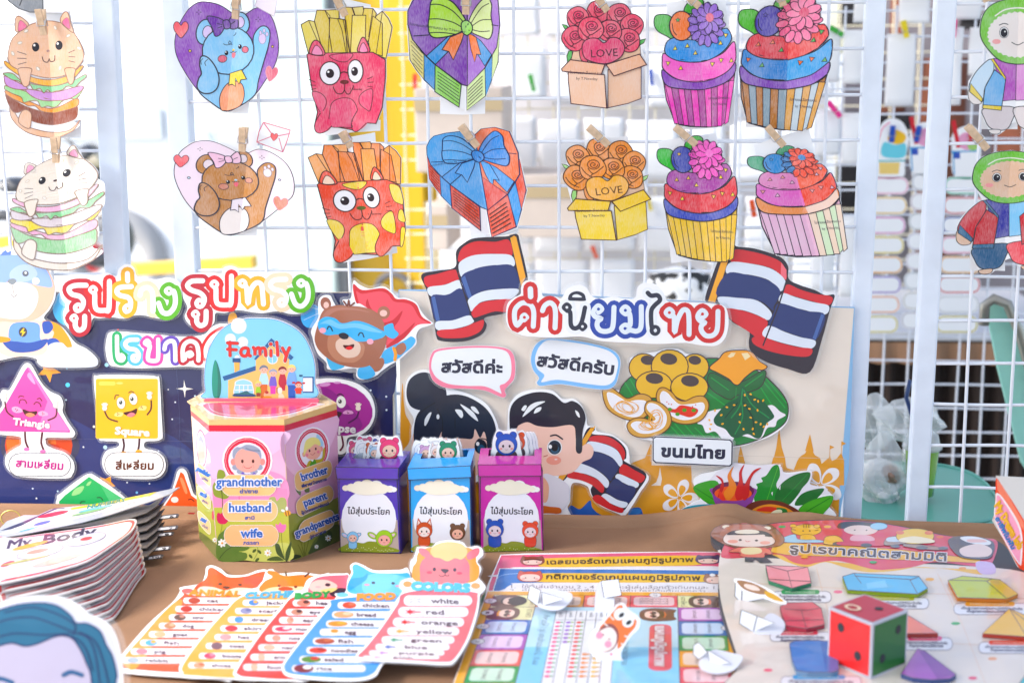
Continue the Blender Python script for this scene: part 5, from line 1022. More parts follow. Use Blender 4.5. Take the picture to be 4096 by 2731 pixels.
a.f('#2ea0b8', "1395 770 1420 700 1500 650 1650 630 1800 640 1900 670 1980 730 1960 770"); a.f('#1d6c84', "1425 770 1460 715 1560 670 1680 655 1800 665 1890 700 1940 770"); a.f('#e0a04a', "1440 770 1500 720 1650 690 1800 700 1900 770"); a.e('#d83428', 1688, 703, 40, 36); a.l('#f6d0a0', 5, "1660 700 1716 706", 0); a.l('#f6d0a0', 5, "1690 676 1688 728", 0)
for q in ("1500 730 1530 725 1550 750 1510 755", "1780 725 1840 730 1830 745 1780 740", "1560 740 1600 730 1590 755"): a.f('#2c7a3c', q)
a.f('#6c3424', "1940 700 1990 630 2080 600 2200 600 2300 630 2400 690 2440 760 1960 770"); a.f('#e8963c', "1985 720 2040 660 2150 630 2270 650 2360 700 2400 760 2000 770"); a.f('#d8483c', "2050 680 2120 650 2220 660 2250 700 2160 690"); a.f('#2c7a3c', "2210 660 2290 670 2300 730 2250 700"); a.e('#f0ecc8', 2210, 700, 50, 24, -20); a.f('#d8402c', "2290 720 2340 700 2380 760 2310 755")
a.build('printed_bowls', r)
# ================================================================ boxes standing on the cloth
def vplane(A, B):
    d = Vector((B.x-A.x, B.y-A.y, 0)).normalized(); return Plane(A, (d.y, -d.x, 0))
def face(parent, name, surf, P, x0, y0, k, m, thick=.0008):
    a = Art(surf, x0, y0, k); b = a.body(name, P, thick, m, parent, sm=0); return a, b
# ---- hexagon family box
HXC = mat('box_card_cream', '#e8cfa0', .35, coat=.5)
FLb, FRb, Rb, Lb = tb(872, 2237), tb(1160, 2244), tb(1353, 2162), tb(797, 2147)
hx = empty('hexagon_box', (-.49, 1.635, 0)); tag(hx, 'pink hexagonal family words box with a round Family sign on top', 'box')
bpy.context.view_layer.update()
def adopt(o, p):
    o.parent = p; o.matrix_parent_inverse = p.matrix_world.inverted()
k1 = 640/2350; K1 = 2350/640
TOPZ = .1725
top_pl = Plane((0, 0, TOPZ), (0, 0, 1))
def flower(a, x, y, r, c='#f6f4ee', cc='#e8a04c'):
    for k in range(7): t = 2*pi*k/7; a.e(c, x+r*.62*cos(t), y+r*.62*sin(t), r*.42, r*.26, math.degrees(t))
    a.e(cc, x, y, r*.26)
def pill(a, col, P, edge='#f2e6e0'): a.f(col, P, 1, o=edge, w=7)
# front face, view (740,1560) upper and (740,1850) lower, k=3.672
pf = vplane(FLb, FRb)
a, f0 = face(hx, 'front_panel', pf, [(835, 1677), (1136, 1677), (1160, 2244), (872, 2237)], 0, 0, 1, HXC); adopt(f0, hx)
a.view(740, 1560, K1)
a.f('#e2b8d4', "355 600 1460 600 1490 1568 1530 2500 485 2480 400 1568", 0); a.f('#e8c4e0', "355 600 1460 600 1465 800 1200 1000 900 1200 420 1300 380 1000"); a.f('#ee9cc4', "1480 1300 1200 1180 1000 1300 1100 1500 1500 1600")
a.view(740, 1850, K1)
a.f('#ee94bc', "405 420 640 400 1500 380 1510 660 420 660", 0); a.f('#b9bc5c', "425 655 1515 655 1548 1435 488 1428", 0); a.f('#c9cc78', "850 1290 1300 1180 1545 1200 1548 1430 900 1430")
a.f('#8c9a48', "470 180 490 110 530 100 580 130 600 220 590 260 640 330 650 480 600 530 520 520 430 480 405 360 430 290 470 280"); a.l('#5a5a34', 12, "530 370 548 500 552 690"); a.l('#d04484', 8, "795 480 797 540", 0)
a.f('#a8b070', "1230 560 1250 505 1320 500 1350 560 1400 510 1470 520 1495 600 1470 720 1350 720 1250 640")
a.f('#5f7a3c', "478 1110 560 1000 640 960 760 1100 800 1220 950 1240 880 1290 790 1300 910 1330 860 1430 490 1428"); a.l('#2c3a20', 8, "510 1400 580 1310 700 1220")
a.f('#c72c5c', "470 760 490 730 520 745 555 725 590 750 640 830 600 890 540 900 490 880 468 830"); a.l('#7a8a3c', 8, "545 905 540 960 525 1020"); a.f('#e07aac', "1332 895 1370 910 1398 870 1430 905 1482 905 1480 970 1440 1020 1390 1020 1345 990"); a.l('#6a7a34', 8, "1412 1020 1430 1200 1460 1380")
a.f('#3f5230', "1325 1200 1380 1190 1420 1290 1460 1390 1480 1430 1430 1400 1350 1330"); a.f('#3f5230', "1565 1150 1530 1200 1480 1320 1475 1430 1510 1430 1545 1330", 1)
for x, y in ((1020, 1290), (1095, 1305), (965, 1370), (1062, 1435-15)): a.e('#4a5c30', x, y, 36, 20, 50 if x % 2 else -40)
a.l('#4a5c30', 6, "1068 1240 1060 1330 1010 1420"); a.f('#4a5c30', "1210 1430 1260 1385 1360 1370 1420 1400 1440 1432")
flower(a, 547, 1175, 62); flower(a, 1218, 1318, 52); flower(a, 440, 1130, 36)
a.e('#f4f2ee', 1440, 700, 28, 18, 20); a.e('#f4f2ee', 1496, 670, 18, 30); a.e('#e8a832', 1505, 738, 50, 40, -10)
for s in ("1478 715 1492 780", "1512 705 1528 770"): a.l('#4a2a1c', 12, s, 0)
a.view(740, 1560, K1)
a.e('#f0eef6', 917, 1030, 370, 360); a.e('#cf2c50', 916, 1030, 342, 334); a.e('#f4c6d0', 916, 1030, 322, 314); a.e('#cf2c50', 916, 1030, 316, 308); a.e('#e6e4f2', 916, 1034, 278, 268)
a.e('#9aa0b4', 745, 1130, 50, 42); a.e('#9aa0b4', 1095, 1130, 50, 42); a.e('#9aa0b4', 820, 1190, 60, 40); a.e('#9aa0b4', 1010, 1190, 60, 40); a.e('#e0948e', 712, 1050, 40, 50); a.e('#e0948e', 1140, 1050, 40, 50)
a.f('#e8aaa0', "735 980 800 880 920 850 1060 890 1110 980 1105 1080 1060 1160 960 1200 880 1200 780 1150 740 1080"); a.f('#9aa0b4', "700 960 710 880 760 835 820 835 900 800 1000 810 1090 860 1120 930 1115 1010 1060 920 900 880 830 860 750 930 725 1005"); a.l('#7c8296', 20, "900 850 980 880 1090 885")
a.e('#4a1c1c', 845, 1040, 19, 27); a.e('#4a1c1c', 1002, 1040, 19, 27); a.l('#b84c50', 8, "868 1115 900 1140 950 1140 985 1118"); a.l('#c08078', 5, "860 1090 848 1140"); a.l('#c08078', 5, "1000 1090 1015 1140"); a.f('#6a58b4', "815 1225 850 1195 885 1228 1000 1228 1010 1195 1050 1228 1000 1235 850 1235", 0)
pill(a, '#ecc48c', rrect(540, 1240, 1340, 1545, 140)); a.t('#2f6cbc', 'grandmother', 945, 1335, 132, 0, w=960, bold=5, out=('#f2f0f8', 22)); a.t('#3a5aa8', 'ย่า/ยาย', 940, 1480, 52, 0, w=255, bold=3)
a.view(740, 1850, K1)
pill(a, '#f0c290', rrect(555, 545, 1360, 855, 145)); a.t('#2f6cbc', 'husband', 955, 650, 126, 0, w=605, bold=6, out=('#f2f0f8', 20)); a.t('#3a5aa8', 'สามี', 950, 805, 48, 0, w=140, bold=3)
pill(a, '#f0bc8c', rrect(578, 912, 1375, 1218, 145)); a.t('#2f6cbc', 'wife', 980, 1025, 122, 0, w=310, bold=7, out=('#f2f0f8', 20)); a.t('#3a5aa8', 'ภรรยา', 972, 1170, 48, 0, w=225, bold=3)
a.view(740, 1560, K1); a.f('#e8c890', "352 430 1455 430 1460 518 352 512", 0); a.f('#d8344c', "350 512 1460 512 1466 608 352 604", 0)
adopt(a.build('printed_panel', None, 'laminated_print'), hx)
# right face
pr = vplane(FRb, Rb)
a, f1 = face(hx, 'right_panel', pr, [(1136, 1677), (1346, 1613), (1353, 2162), (1160, 2244)], 0, 0, 1, HXC); adopt(f1, hx)
a.view(740, 1560, K1)
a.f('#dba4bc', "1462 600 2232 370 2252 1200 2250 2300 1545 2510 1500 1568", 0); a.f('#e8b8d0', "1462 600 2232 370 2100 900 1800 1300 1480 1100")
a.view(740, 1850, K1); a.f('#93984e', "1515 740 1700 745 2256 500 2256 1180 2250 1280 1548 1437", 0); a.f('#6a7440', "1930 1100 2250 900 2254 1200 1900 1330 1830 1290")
a.f('#4d5c38', "1880 1200 1930 1160 1980 1060 2040 1050 2060 1150 2100 1000 2150 1020 2160 1120 2120 1200 2230 1150 2240 1240 1840 1340 1830 1280"); flower(a, 1928, 1230, 32); flower(a, 2100, 1105, 46)
for q in ("1660 1200 1740 1370", "1760 1140 1750 1370", "1820 1120 1760 1360", "1700 1160 1745 1340"): a.l('#6a6a30', 9, q)
a.f('#33402a', "1555 1430 1560 1370 1620 1345 1700 1360 1690 1390 1620 1410"); a.f('#65744a', "1625 400 1690 480 1700 400 1640 330"); a.f('#65744a', "1760 430 1830 420 1800 300 1760 360")
a.view(740, 1560, K1); a.e('#efe9ee', 1868, 870, 255, 332, 6); a.e('#c62c4c', 1868, 872, 232, 310, 6); a.e('#f0c0c8', 1868, 872, 214, 288, 6); a.e('#c62c4c', 1868, 872, 208, 281, 6); a.e('#ece6ec', 1866, 872, 186, 252, 6); a.f('#a8cce4', "1930 650 1990 690 2030 800 1960 860 1930 760")
a.f('#b8a428', "1780 1180 1800 1060 1860 1020 2000 1000 2020 880 2050 840 2050 960 2000 1060 1920 1120"); a.f('#5a9438', "1830 1130 1850 1040 1900 1010 1920 1090"); a.f('#f6f2f0', "1835 1020 1870 1050 1900 990 1880 985", 0); a.e('#e89c90', 1745, 940, 26, 38); a.e('#e89c90', 1995, 860, 26, 40)
a.e('#f0b09c', 1868, 890, 128, 128, -10); a.f('#eee08e', "1735 960 1750 800 1790 720 1880 690 1960 720 1990 800 1960 810 1900 790 1830 850 1800 860 1770 900"); a.e('#4a1c1c', 1823, 888, 13, 20); a.e('#4a1c1c', 1915, 858, 13, 20); a.l('#b84c50', 7, "1838 932 1870 948 1905 915"); a.e('#ea8494', 1788, 950, 20, 22); a.e('#ea8494', 1952, 905, 20, 22)
def spill(P, t, x, y, w, h, t2, x2, y2, w2, rot, rot2): pill(a, '#e0b47c', P); a.t('#2f5cac', t, x, y, h*1.15, rot, w=w, bold=5, out=('#ece6f0', 16), skew=0); a.t('#34488c', t2, x2, y2, 40, rot2, w=w2, bold=2.5)
spill("1610 1380 1605 1270 1650 1190 1740 1150 2050 1040 2120 1040 2152 1110 2145 1200 2080 1290 1750 1450 1680 1475 1630 1450", 'brother', 1890, 1215, 400, 100, 'พี่ชาย/น้องชาย', 1885, 1355, 375, -17, -17)
a.view(740, 1850, K1)
spill("1625 690 1620 600 1670 520 1760 460 2050 340 2120 340 2165 410 2160 500 2090 590 1760 750 1700 780 1650 760", 'parent', 1892, 525, 350, 100, 'ผู้ปกครอง/พ่อแม่', 1890, 660, 420, -20, -20)
spill("1645 1060 1650 960 1700 870 1790 810 2060 700 2130 700 2172 770 2165 870 2100 960 1790 1120 1720 1150 1665 1120", 'grandparents', 1903, 900, 700, 90, 'ปู่ย่าตายาย', 1915, 1040, 250, -22, -22)
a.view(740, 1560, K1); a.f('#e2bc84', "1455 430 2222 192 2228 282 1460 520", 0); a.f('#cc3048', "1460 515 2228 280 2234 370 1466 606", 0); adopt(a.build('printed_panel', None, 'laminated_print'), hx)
# left face
pl = vplane(Lb, FLb)
a, f2 = face(hx, 'left_panel', pl, [(762, 1622), (835, 1677), (872, 2237), (797, 2147)], 0, 0, 1, HXC); adopt(f2, hx)
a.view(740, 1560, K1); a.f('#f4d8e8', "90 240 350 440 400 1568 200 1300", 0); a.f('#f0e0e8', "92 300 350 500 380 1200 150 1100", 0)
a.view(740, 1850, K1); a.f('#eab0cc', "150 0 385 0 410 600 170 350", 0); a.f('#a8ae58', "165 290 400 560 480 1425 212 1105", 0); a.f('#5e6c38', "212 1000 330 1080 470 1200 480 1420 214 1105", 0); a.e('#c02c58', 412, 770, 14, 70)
a.view(740, 1560, K1); a.e('#fbeef4', 245, 850, 82, 300, -4); a.e('#e46c8c', 245, 850, 76, 280, -4); a.e('#f4eef6', 245, 850, 62, 250, -4); a.e('#f0bcb0', 245, 930, 52, 150, -4); a.f('#a4a8b8', "195 740 215 680 250 680 280 760 290 860 250 760 200 750"); 
def lpill(cy, t, t2, h):
    pill(a, '#eec898', [(190, cy-150), (230, cy-150), (340, cy-40), (375, cy+20), (380, cy+150), (350, cy+170), (260, cy+80), (205, cy-20)]); a.t('#3c78c8', t, 285, cy-38, 66, 32, w=h, bold=5, out=('#f6f2f8', 9)); a.t('#3a5aa8', t2, 305, cy+70, 30, 35, w=95, bold=1.5)
lpill(1230, 'grandfather', 'ปู่/ตา', 215); a.view(740, 1850, K1); lpill(500, 'uncle', 'ลุง/อา', 105); lpill(870, 'aunt', 'ป้า/น้า', 90)
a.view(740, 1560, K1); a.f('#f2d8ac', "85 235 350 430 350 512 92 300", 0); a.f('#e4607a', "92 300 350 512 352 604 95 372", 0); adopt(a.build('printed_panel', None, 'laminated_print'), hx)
# back panels and lid
c6 = [FLb, FRb, Rb]; cen = (FLb+FRb+Rb+Lb)/4; cen.y = (Rb.y+Lb.y)/2
BRb = Vector((2*cen.x-FLb.x, 2*cen.y-FLb.y, 0)); BLb = Vector((2*cen.x-FRb.x, 2*cen.y-FRb.y, 0))
for A, B in ((Rb, BRb), (BRb, BLb), (BLb, Lb)):
    bm = bmesh.new(); v = [bm.verts.new(p) for p in (A, B, B+Vector((0, 0, TOPZ)), A+Vector((0, 0, TOPZ)))]; bm.faces.new(v); adopt(bobj('back_panel', bm, HXC), hx)
a = Art(top_pl, 0, 0, 1); lid = a.body('lid', [(748, 1604), (835, 1679), (1136, 1678), (1348, 1612), (1262, 1560), (812, 1570)], .001, HXC, None, sm=0); adopt(lid, hx)
a.view(740, 1560, K1); a.f('#f0d09c', "45 165 370 425 1455 430 2218 195 1900 30 280 40", 0); a.f('#f6e8e4', "285 250 300 300 400 360 600 400 900 415 1300 400 1600 350 1850 260 1960 190 290 190"); a.f('#e4506c', "310 200 330 290 430 350 620 385 900 398 1250 385 1550 340 1800 260 1900 195 1000 180"); a.l('#f8e6e8', 7, "350 200 370 270 470 330 650 365 900 378 1250 365 1540 320 1780 245 1860 195")
adopt(a.build('printed_lid', None, 'film_over_print'), hx)
SY = top_pl.hit(1050, 1606)[0].y+.001
sp_ = Plane((0, SY, 0), (0, -1, .03)); K4 = 2352/540
a = Art(sp_, 780, 1240, K4); sg = a.body('round_sign', "240 1545 180 1400 160 1200 175 950 250 650 400 400 600 240 850 155 1100 140 1400 165 1700 290 1900 470 2040 750 2095 1000 2085 1250 2000 1545", .003, WHITE, None, grow=1); adopt(sg, hx)
a.f('#8ccdea', "250 1545 185 1400 165 1200 182 950 255 655 405 405 605 245 850 160 1100 146 1400 170 1700 295 1900 475 2035 755 2090 1000 2080 1250 1995 1545", o='#3c6cb8', w=9)
for x, y, r in ((762, 275, 138), (618, 505, 98), (832, 560, 96), (735, 830, 46)): a.e('#e2e8f6', x, y, r)
a.f('#eec07c', "578 1220 1060 1050 1060 850 1330 600 1640 850 1640 1540 578 1540", 0); a.f('#2c5c90', "1030 850 1330 487 1720 820 1670 872 1330 600 1060 870", 0); a.f('#2c5c90', "480 1155 1060 970 1060 1048 510 1228", 0); a.f('#e8b468', "680 905 778 905 778 1040 690 1085", 0); a.f('#264f80', "655 835 792 835 792 910 655 908", 0)
a.e('#e8f0f8', 1350, 850, 95, 90); a.e('#8ccdea', 1350, 850, 80, 76); a.l('#e8f0f8', 12, "1350 770 1350 930", 0); a.f('#9cd4ee', "700 1300 720 1240 840 1205 960 1240 1000 1300 1000 1480 700 1480", 1, o='#e8eef8', w=14)
for q in ("700 1305 1000 1305", "700 1390 1000 1390", "775 1305 775 1470", "850 1305 850 1470", "925 1305 925 1470"): a.l('#e8eef8', 14, q, 0)
a.f('#2a6a70', "675 1500 690 1450 780 1440 900 1405 960 1440 1040 1465 1040 1502", 1); a.f('#24407c', "675 1470 1040 1470 1040 1505 675 1502", 0); a.f('#27907c', "340 885 375 890 430 1050 458 1300 440 1480 390 1530 320 1500 295 1300 305 1050"); a.f('#1d7468', "375 900 430 1050 458 1300 440 1480 390 1530 400 1200")
a.f('#2f5c90', "1880 1158 2070 1158 2070 1440 1880 1440", 0); a.f('#eceef8', "1885 1180 2045 1180 2045 1415 1885 1415", 0); a.f('#2c5474', "1815 1125 1875 1125 1875 1160 1815 1160", 0)
def kin(x, y, r, hair, body, leg, w, yb, ym, gl=0):
    a.f(body, [(x-w*.6, y+r*.9), (x+w*.6, y+r*.9), (x+w, ym), (x-w, ym)], 1); a.f(leg, [(x-w*.8, ym-8), (x+w*.8, ym-8), (x+w*.7, yb), (x-w*.7, yb)], 0)
    a.e('#f0b0a0', x-r*.95, y+5, r*.22, r*.3); a.e('#f0b0a0', x+r*.95, y+5, r*.22, r*.3); a.e('#f4bca8', x, y, r, r*.95); a.f(hair, [(x-r*1.02, y+2), (x-r*.9, y-r*.7), (x, y-r*1.15), (x+r*.9, y-r*.7), (x+r*1.02, y+2), (x+r*.5, y-r*.4), (x-r*.4, y-r*.35)], 1)
    for s in (-1, 1): a.e('#3a2020', x+s*r*.36, y+r*.1, 6, 8)
    a.l('#c06060', 5, [(x-r*.25, y+r*.45), (x, y+r*.58), (x+r*.25, y+r*.45)])
kin(1200, 1035, 72, '#74808c', '#b4e0f0', '#c8703c', 78, 1530, 1300); kin(1360, 1095, 66, '#9aa6b8', '#7060c0', '#e050a8', 62, 1460, 1330); kin(1525, 1055, 68, '#7a2c2c', '#b02c44', '#b02c44', 66, 1400, 1300); kin(1685, 1020, 66, '#f2dc88', '#7aa8e4', '#2f5cb0', 82, 1540, 1310)
kin(1105, 1285, 52, '#f0d880', '#9ccc4c', '#8c3c24', 44, 1500, 1445); kin(1805, 1300, 54, '#b8403c', '#ec5434', '#ec5434', 62, 1455, 1400); a.e('#b8403c', 1720, 1262, 30, 18); a.e('#b8403c', 1895, 1270, 28, 18); a.e('#f6ead8', 1480, 1400, 42, 58); a.f('#f2dcc0', "1470 1450 1530 1460 1560 1540 1460 1540"); a.f('#8c3034', "1422 1345 1440 1345 1440 1450 1422 1440", 0); a.e('#f0b090', 1262, 1475, 66, 50); a.e('#a83c30', 1252, 1430, 32, 26); a.f('#f2a04c', "1190 1545 1210 1500 1320 1500 1340 1545")
for out, c in ((30, '#f4f4f8'), (17, '#3a1420'), (0, '#e2402c')):
    for q in ("570 570 740 578", "610 560 612 790", "570 680 720 690", "925 670 880 655 820 680 800 740 830 790 890 795 925 740 930 670 935 770 965 795", "1020 650 1045 700 1048 790 1050 700 1100 655 1130 680 1135 790 1140 690 1190 660 1225 690 1235 790", "1325 700 1325 795", "1322 590 1324 592", "1425 560 1440 700 1445 785", "1525 660 1580 770", "1645 655 1600 770 1570 885"):
        P = pts(q)
        if len(P) == 2 and P[0][0] == 1322: a.e(c, 1322, 592, 22+out/2+6, 20+out/2+6)
        else: a.l(c, 44+out, P)
adopt(a.build('printed_sign', None, 'laminated_print'), hx)
fo = Art(sp_, 780, 1240, K4); adopt(fo.film("240 1545 180 1400 160 1200 175 950 250 650 400 400 600 240 850 155 1100 140 1400 165 1700 290 1900 470 2040 750 2095 1000 2085 1250 2000 1545", None, 12), hx)
a = Art(Plane((0, SY-.004, 0), (0, -1, 0)), 740, 1560, K1); b = a.body('sign_base', rrect(278, 128, 1962, 188, 28), .004, mat('pink_plastic', '#f06a80', .3, coat=.5), None, sm=0); adopt(b, hx)
# ---- three small boxes with a slot
K3 = 2352/870
def small_box(label, b0, b1, d, lidq, backq, slot, bodyc, lidc, sidec, art):
    A, B = tb(*b0), tb(*b1); bx = empty('card_box', (A+B)/2); tag(bx, label, 'box', 'small card boxes with a slotted lid'); bpy.context.view_layer.update()
    fp = vplane(A, B); n = -fp.n; D = n*d
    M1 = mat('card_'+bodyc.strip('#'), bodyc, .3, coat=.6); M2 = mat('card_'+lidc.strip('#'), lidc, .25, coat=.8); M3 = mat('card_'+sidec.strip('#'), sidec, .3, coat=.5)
    lip = fp.lift(.003); TL, TR, BR, BL = [lip.hit(*q)[0] for q in lidq]
    h = BL.z+.004
    bm = bmesh.new(); cs = [A, B, B+D, A+D]; v0 = [bm.verts.new(c) for c in cs]; v1 = [bm.verts.new(c+Vector((0, 0, h))) for c in cs]
    for i in range(4): bm.faces.new((v0[i], v0[(i+1) % 4], v1[(i+1) % 4], v1[i]))
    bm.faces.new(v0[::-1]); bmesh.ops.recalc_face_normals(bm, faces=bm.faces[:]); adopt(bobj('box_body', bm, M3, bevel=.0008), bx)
    bp = Plane(A+D*1.06, fp.n); KL, KR = [bp.hit(*q)[0] for q in backq]
    bm = bmesh.new(); V = [bm.verts.new(p) for p in (TL, TR, BR, BL, KL, KR, Vector((KR.x, KR.y, BR.z)), Vector((KL.x, KL.y, BL.z)))]
    for q in ((3, 2, 1, 0), (2, 6, 5, 1), (6, 7, 4, 5), (7, 3, 0, 4)): bm.faces.new([V[i] for i in q])
    # sloping top with a rectangular slot
    def L(p, q, t): return p+(q-p)*t
    s0, s1, t0, t1 = slot
    def at_(u, t): return L(L(TL, TR, u), L(KL, KR, u), t)
    W = [bm.verts.new(at_(u, t)) for u, t in ((s0, t0), (s1, t0), (s1, t1), (s0, t1))]
    o = [V[0], V[1], V[5], V[4]]
    for i in range(4): bm.faces.new((o[i], o[(i+1) % 4], W[(i+1) % 4], W[i]))
    bmesh.ops.recalc_face_normals(bm, faces=bm.faces[:]); adopt(bobj('lid', bm, M2), bx)
    # printing on the front and black fold lines
    a = Art(fp, 0, 0, 1); y0, y1 = lidq[3], lidq[2]
    q = [(y0[0]+8, y0[1]-8), (y1[0]-4, y1[1]-8), b1, b0]; a.f(bodyc, q, 0); a.view(1330, 1690, K3); art(a)
    a.view(0, 0, 1); a.l('#15101c', 3.2, [q[0], q[3]], 0); a.l('#15101c', 3.2, [(q[1][0]-1, q[1][1]), (q[2][0]-2, q[2][1])], 0); a.l('#15101c', 2.5, [(b0[0], b0[1]-1.5), (b1[0], b1[1]-1.5)], 0); adopt(a.build('printed_panel', None, 'laminated_print'), bx)
    a = Art(lip, 0, 0, 1); a.l('#15101c', 2.6, list(lidq)+[lidq[0]], 0); adopt(a.build('fold_lines', None, 'laminated_print'), bx)
    return bx, fp, at_, D
def front_art(word_x, ox, figs, cloudx):
    def go(a):
        C = ox
        a.f('#b8a8a0', [(C-305, 1400), (C-305, 1040), (C-230, 1040), (C-200, 1090), (C-150, 1130), (C-90, 1400)], 0); a.f('#b8a8a0', [(C+325, 1375), (C+310, 1050), (C+250, 1045), (C+215, 1110), (C+200, 1160), (C+80, 1390)], 0)
        a.e('#eeeef6', C, 1040, 296, 322); a.f('#eeeef6', [(C-230, 1040), (C+240, 1040), (C+200, 1350), (C-180, 1350)], 0)
        a.f('#8a962c', [(C-300, 1385), (C-240, 1310), (C-150, 1290), (C-60, 1300), (C, 1280), (C+100, 1290), (C+200, 1330), (C+320, 1390)], 1); a.f('#8a962c', [(C-300, 1400), (C-300, 1378), (C+324, 1378), (C+326, 1398), (C, 1404)], 0)
        rr = random.Random(C)
        for k in range(26): a.e('#e4e8c0', C-240+k*20, 1345+rr.random()*50, 4)
        for x, y, r in ((-250, 705, 38), (-190, 700, 52), (-110, 680, 62), (-20, 675, 75), (-60, 735, 55), (50, 745, 50), (80, 680, 70), (150, 720, 58), (230, 715, 45), (270, 720, 34)): a.e('#efe4d0' if x < 0 else '#f4f2f0', C+x, y, r, r*.82)
        a.f('#f0ead8', [(C-240, 700), (C-100, 640), (C+80, 640), (C+260, 715), (C+100, 770), (C-100, 775)], 1)
        a.t('#1c1c2c', 'ไม้สุ่มประโยค', word_x, 955, 64, 1, w=455, bold=2)
        for f in figs: cub(a, *f)
    return go
def cub(a, x, y, r, hood, face_='#f2cfc0', body=None, ear='r', legs=1, in_=None):
    """small printed child in an animal hood"""
    K = '#4a3434'
    if body: a.f(body, [(x-r*.6, y+r*.7), (x+r*.6, y+r*.7), (x+r*.7, y+r*1.7), (x+r*.3, y+r*2), (x-r*.3, y+r*2), (x-r*.7, y+r*1.7)], 1, o=K, w=3)
    for s in (-1, 1):
        if ear == 'r': a.e(hood, x+s*r*.62, y-r*.85, r*.34, r*.34, 0, o=K, w=3)
        elif ear == 'p': a.f(hood, [(x+s*r*.25, y-r*.8), (x+s*r*.75, y-r*1.5), (x+s*r*.98, y-r*.4)], 0, o=K, w=3); a.f(in_ or '#f4dcd4', [(x+s*r*.45, y-r*.85), (x+s*r*.72, y-r*1.25), (x+s*r*.84, y-r*.6)], 0)
        else: a.e(hood, x+s*r*1.15-r*.25, y-r*.35, r*.62, r*.34, -s*30 if ear == 'l' else 0, o=K, w=3); a.e('#e4c4d8', x+s*r*1.15-r*.25, y-r*.35, r*.4, r*.16, -s*30)
    a.e(hood, x, y, r, r, 0, o=K, w=3); a.e(face_, x, y+r*.2, r*.72, r*.62, 0, o=K, w=2)
    for s in (-1, 1): a.e('#2a2028', x+s*r*.3, y+r*.15, r*.1, r*.13); a.e('#f09a98', x+s*r*.5, y+r*.38, r*.14, r*.09)
    a.l('#8a3c40', 3, [(x-r*.14, y+r*.42), (x, y+r*.5), (x+r*.14, y+r*.42)])
def stick(surf, x, y, r, hood, label, face_='#f2cfc0', ear='r', pale=0, hgt=None, K=K3):
    a = Art(surf, 1330, 1690, K)
    P = [(x-r*1.25, y+r*1.6), (x-r*1.3, y+r*.2), (x-r*1.15, y-r*.7), (x-r*.8, y-r*1.35), (x-r*.3, y-r*1.25), (x+r*.3, y-r*1.25), (x+r*.8, y-r*1.35), (x+r*1.15, y-r*.7), (x+r*1.3, y+r*.2), (x+r*1.25, y+r*1.6)]
    o = a.body('picture_card', P, .0006, WHITE, None); tag(o, label, 'picture card', 'little picture cards standing in the box slots'); a.film(P, o, 4)
    a.f('#5a4a50' if not pale else '#c8d0dc', [(x-r*.75, y+r*.6), (x+r*.75, y+r*.6), (x+r*.9, y+r*1.5), (x-r*.9, y+r*1.5)], 1)
    if pale: a.l('#a8b4c4', 4, ell(x, y, r*.95, r*.95), 0, True); a.l('#b4c0d0', 4, ell(x, y+r*.2, r*.6, r*.5), 0, True)
    else: cub(a, x, y, r, hood, face_, None, ear)
    a.build('printed_picture', o)
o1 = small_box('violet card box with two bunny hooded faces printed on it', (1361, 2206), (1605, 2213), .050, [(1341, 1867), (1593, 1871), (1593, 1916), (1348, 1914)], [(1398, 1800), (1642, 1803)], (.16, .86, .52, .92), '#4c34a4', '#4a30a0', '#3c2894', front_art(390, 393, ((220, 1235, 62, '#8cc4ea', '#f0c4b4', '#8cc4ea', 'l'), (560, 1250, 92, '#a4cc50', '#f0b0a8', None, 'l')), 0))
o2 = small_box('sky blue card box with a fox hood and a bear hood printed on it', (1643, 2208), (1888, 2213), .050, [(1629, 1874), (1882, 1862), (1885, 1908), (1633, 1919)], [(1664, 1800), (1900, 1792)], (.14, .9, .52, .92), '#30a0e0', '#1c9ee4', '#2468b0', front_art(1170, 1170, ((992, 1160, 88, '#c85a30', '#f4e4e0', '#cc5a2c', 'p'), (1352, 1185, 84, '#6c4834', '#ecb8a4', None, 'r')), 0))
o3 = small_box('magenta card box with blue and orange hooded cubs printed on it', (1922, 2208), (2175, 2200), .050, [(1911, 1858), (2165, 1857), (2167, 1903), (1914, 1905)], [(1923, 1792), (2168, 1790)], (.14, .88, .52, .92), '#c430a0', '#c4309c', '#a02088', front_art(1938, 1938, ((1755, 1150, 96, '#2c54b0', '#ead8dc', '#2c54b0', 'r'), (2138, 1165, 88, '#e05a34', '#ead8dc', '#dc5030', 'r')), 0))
def rowof(ob, specs):
    bx, fp, at_, D = ob
    for i, (x, y, r, hood, lb, kw) in enumerate(specs):
        f = .94-.034*i if len(specs) > 3 else .9-.05*i
        s = Plane(at_(.5, f).copy(), fp.n); stick(s, x, y, r, hood, lb, **kw)
rowof(o1, [(430, 250, 80, '#dcd890', 'plain laminated card edge at the back of the violet box', dict(pale=1)), (348, 250, 84, '#e06a90', 'pink eared card at the back of the violet box', {}), (510, 265, 78, '#4a5cb0', 'blue hooded card in the middle of the violet box', {}), (255, 290, 80, '#d85a80', 'pink hooded card at the left end of the violet box slot', {}), (330, 290, 72, '#f0f0f4', 'plain white card back in the violet box', dict(pale=1)), (430, 300, 72, '#c8603c', 'rust hooded card in the violet box', {}), (460, 320, 66, '#b8d4ec', 'pale blue hooded card in the violet box', {}), (616, 285, 106, '#e0507c', 'front card of the violet box with a rose pink hood', dict(face_='#f0ccb8'))])
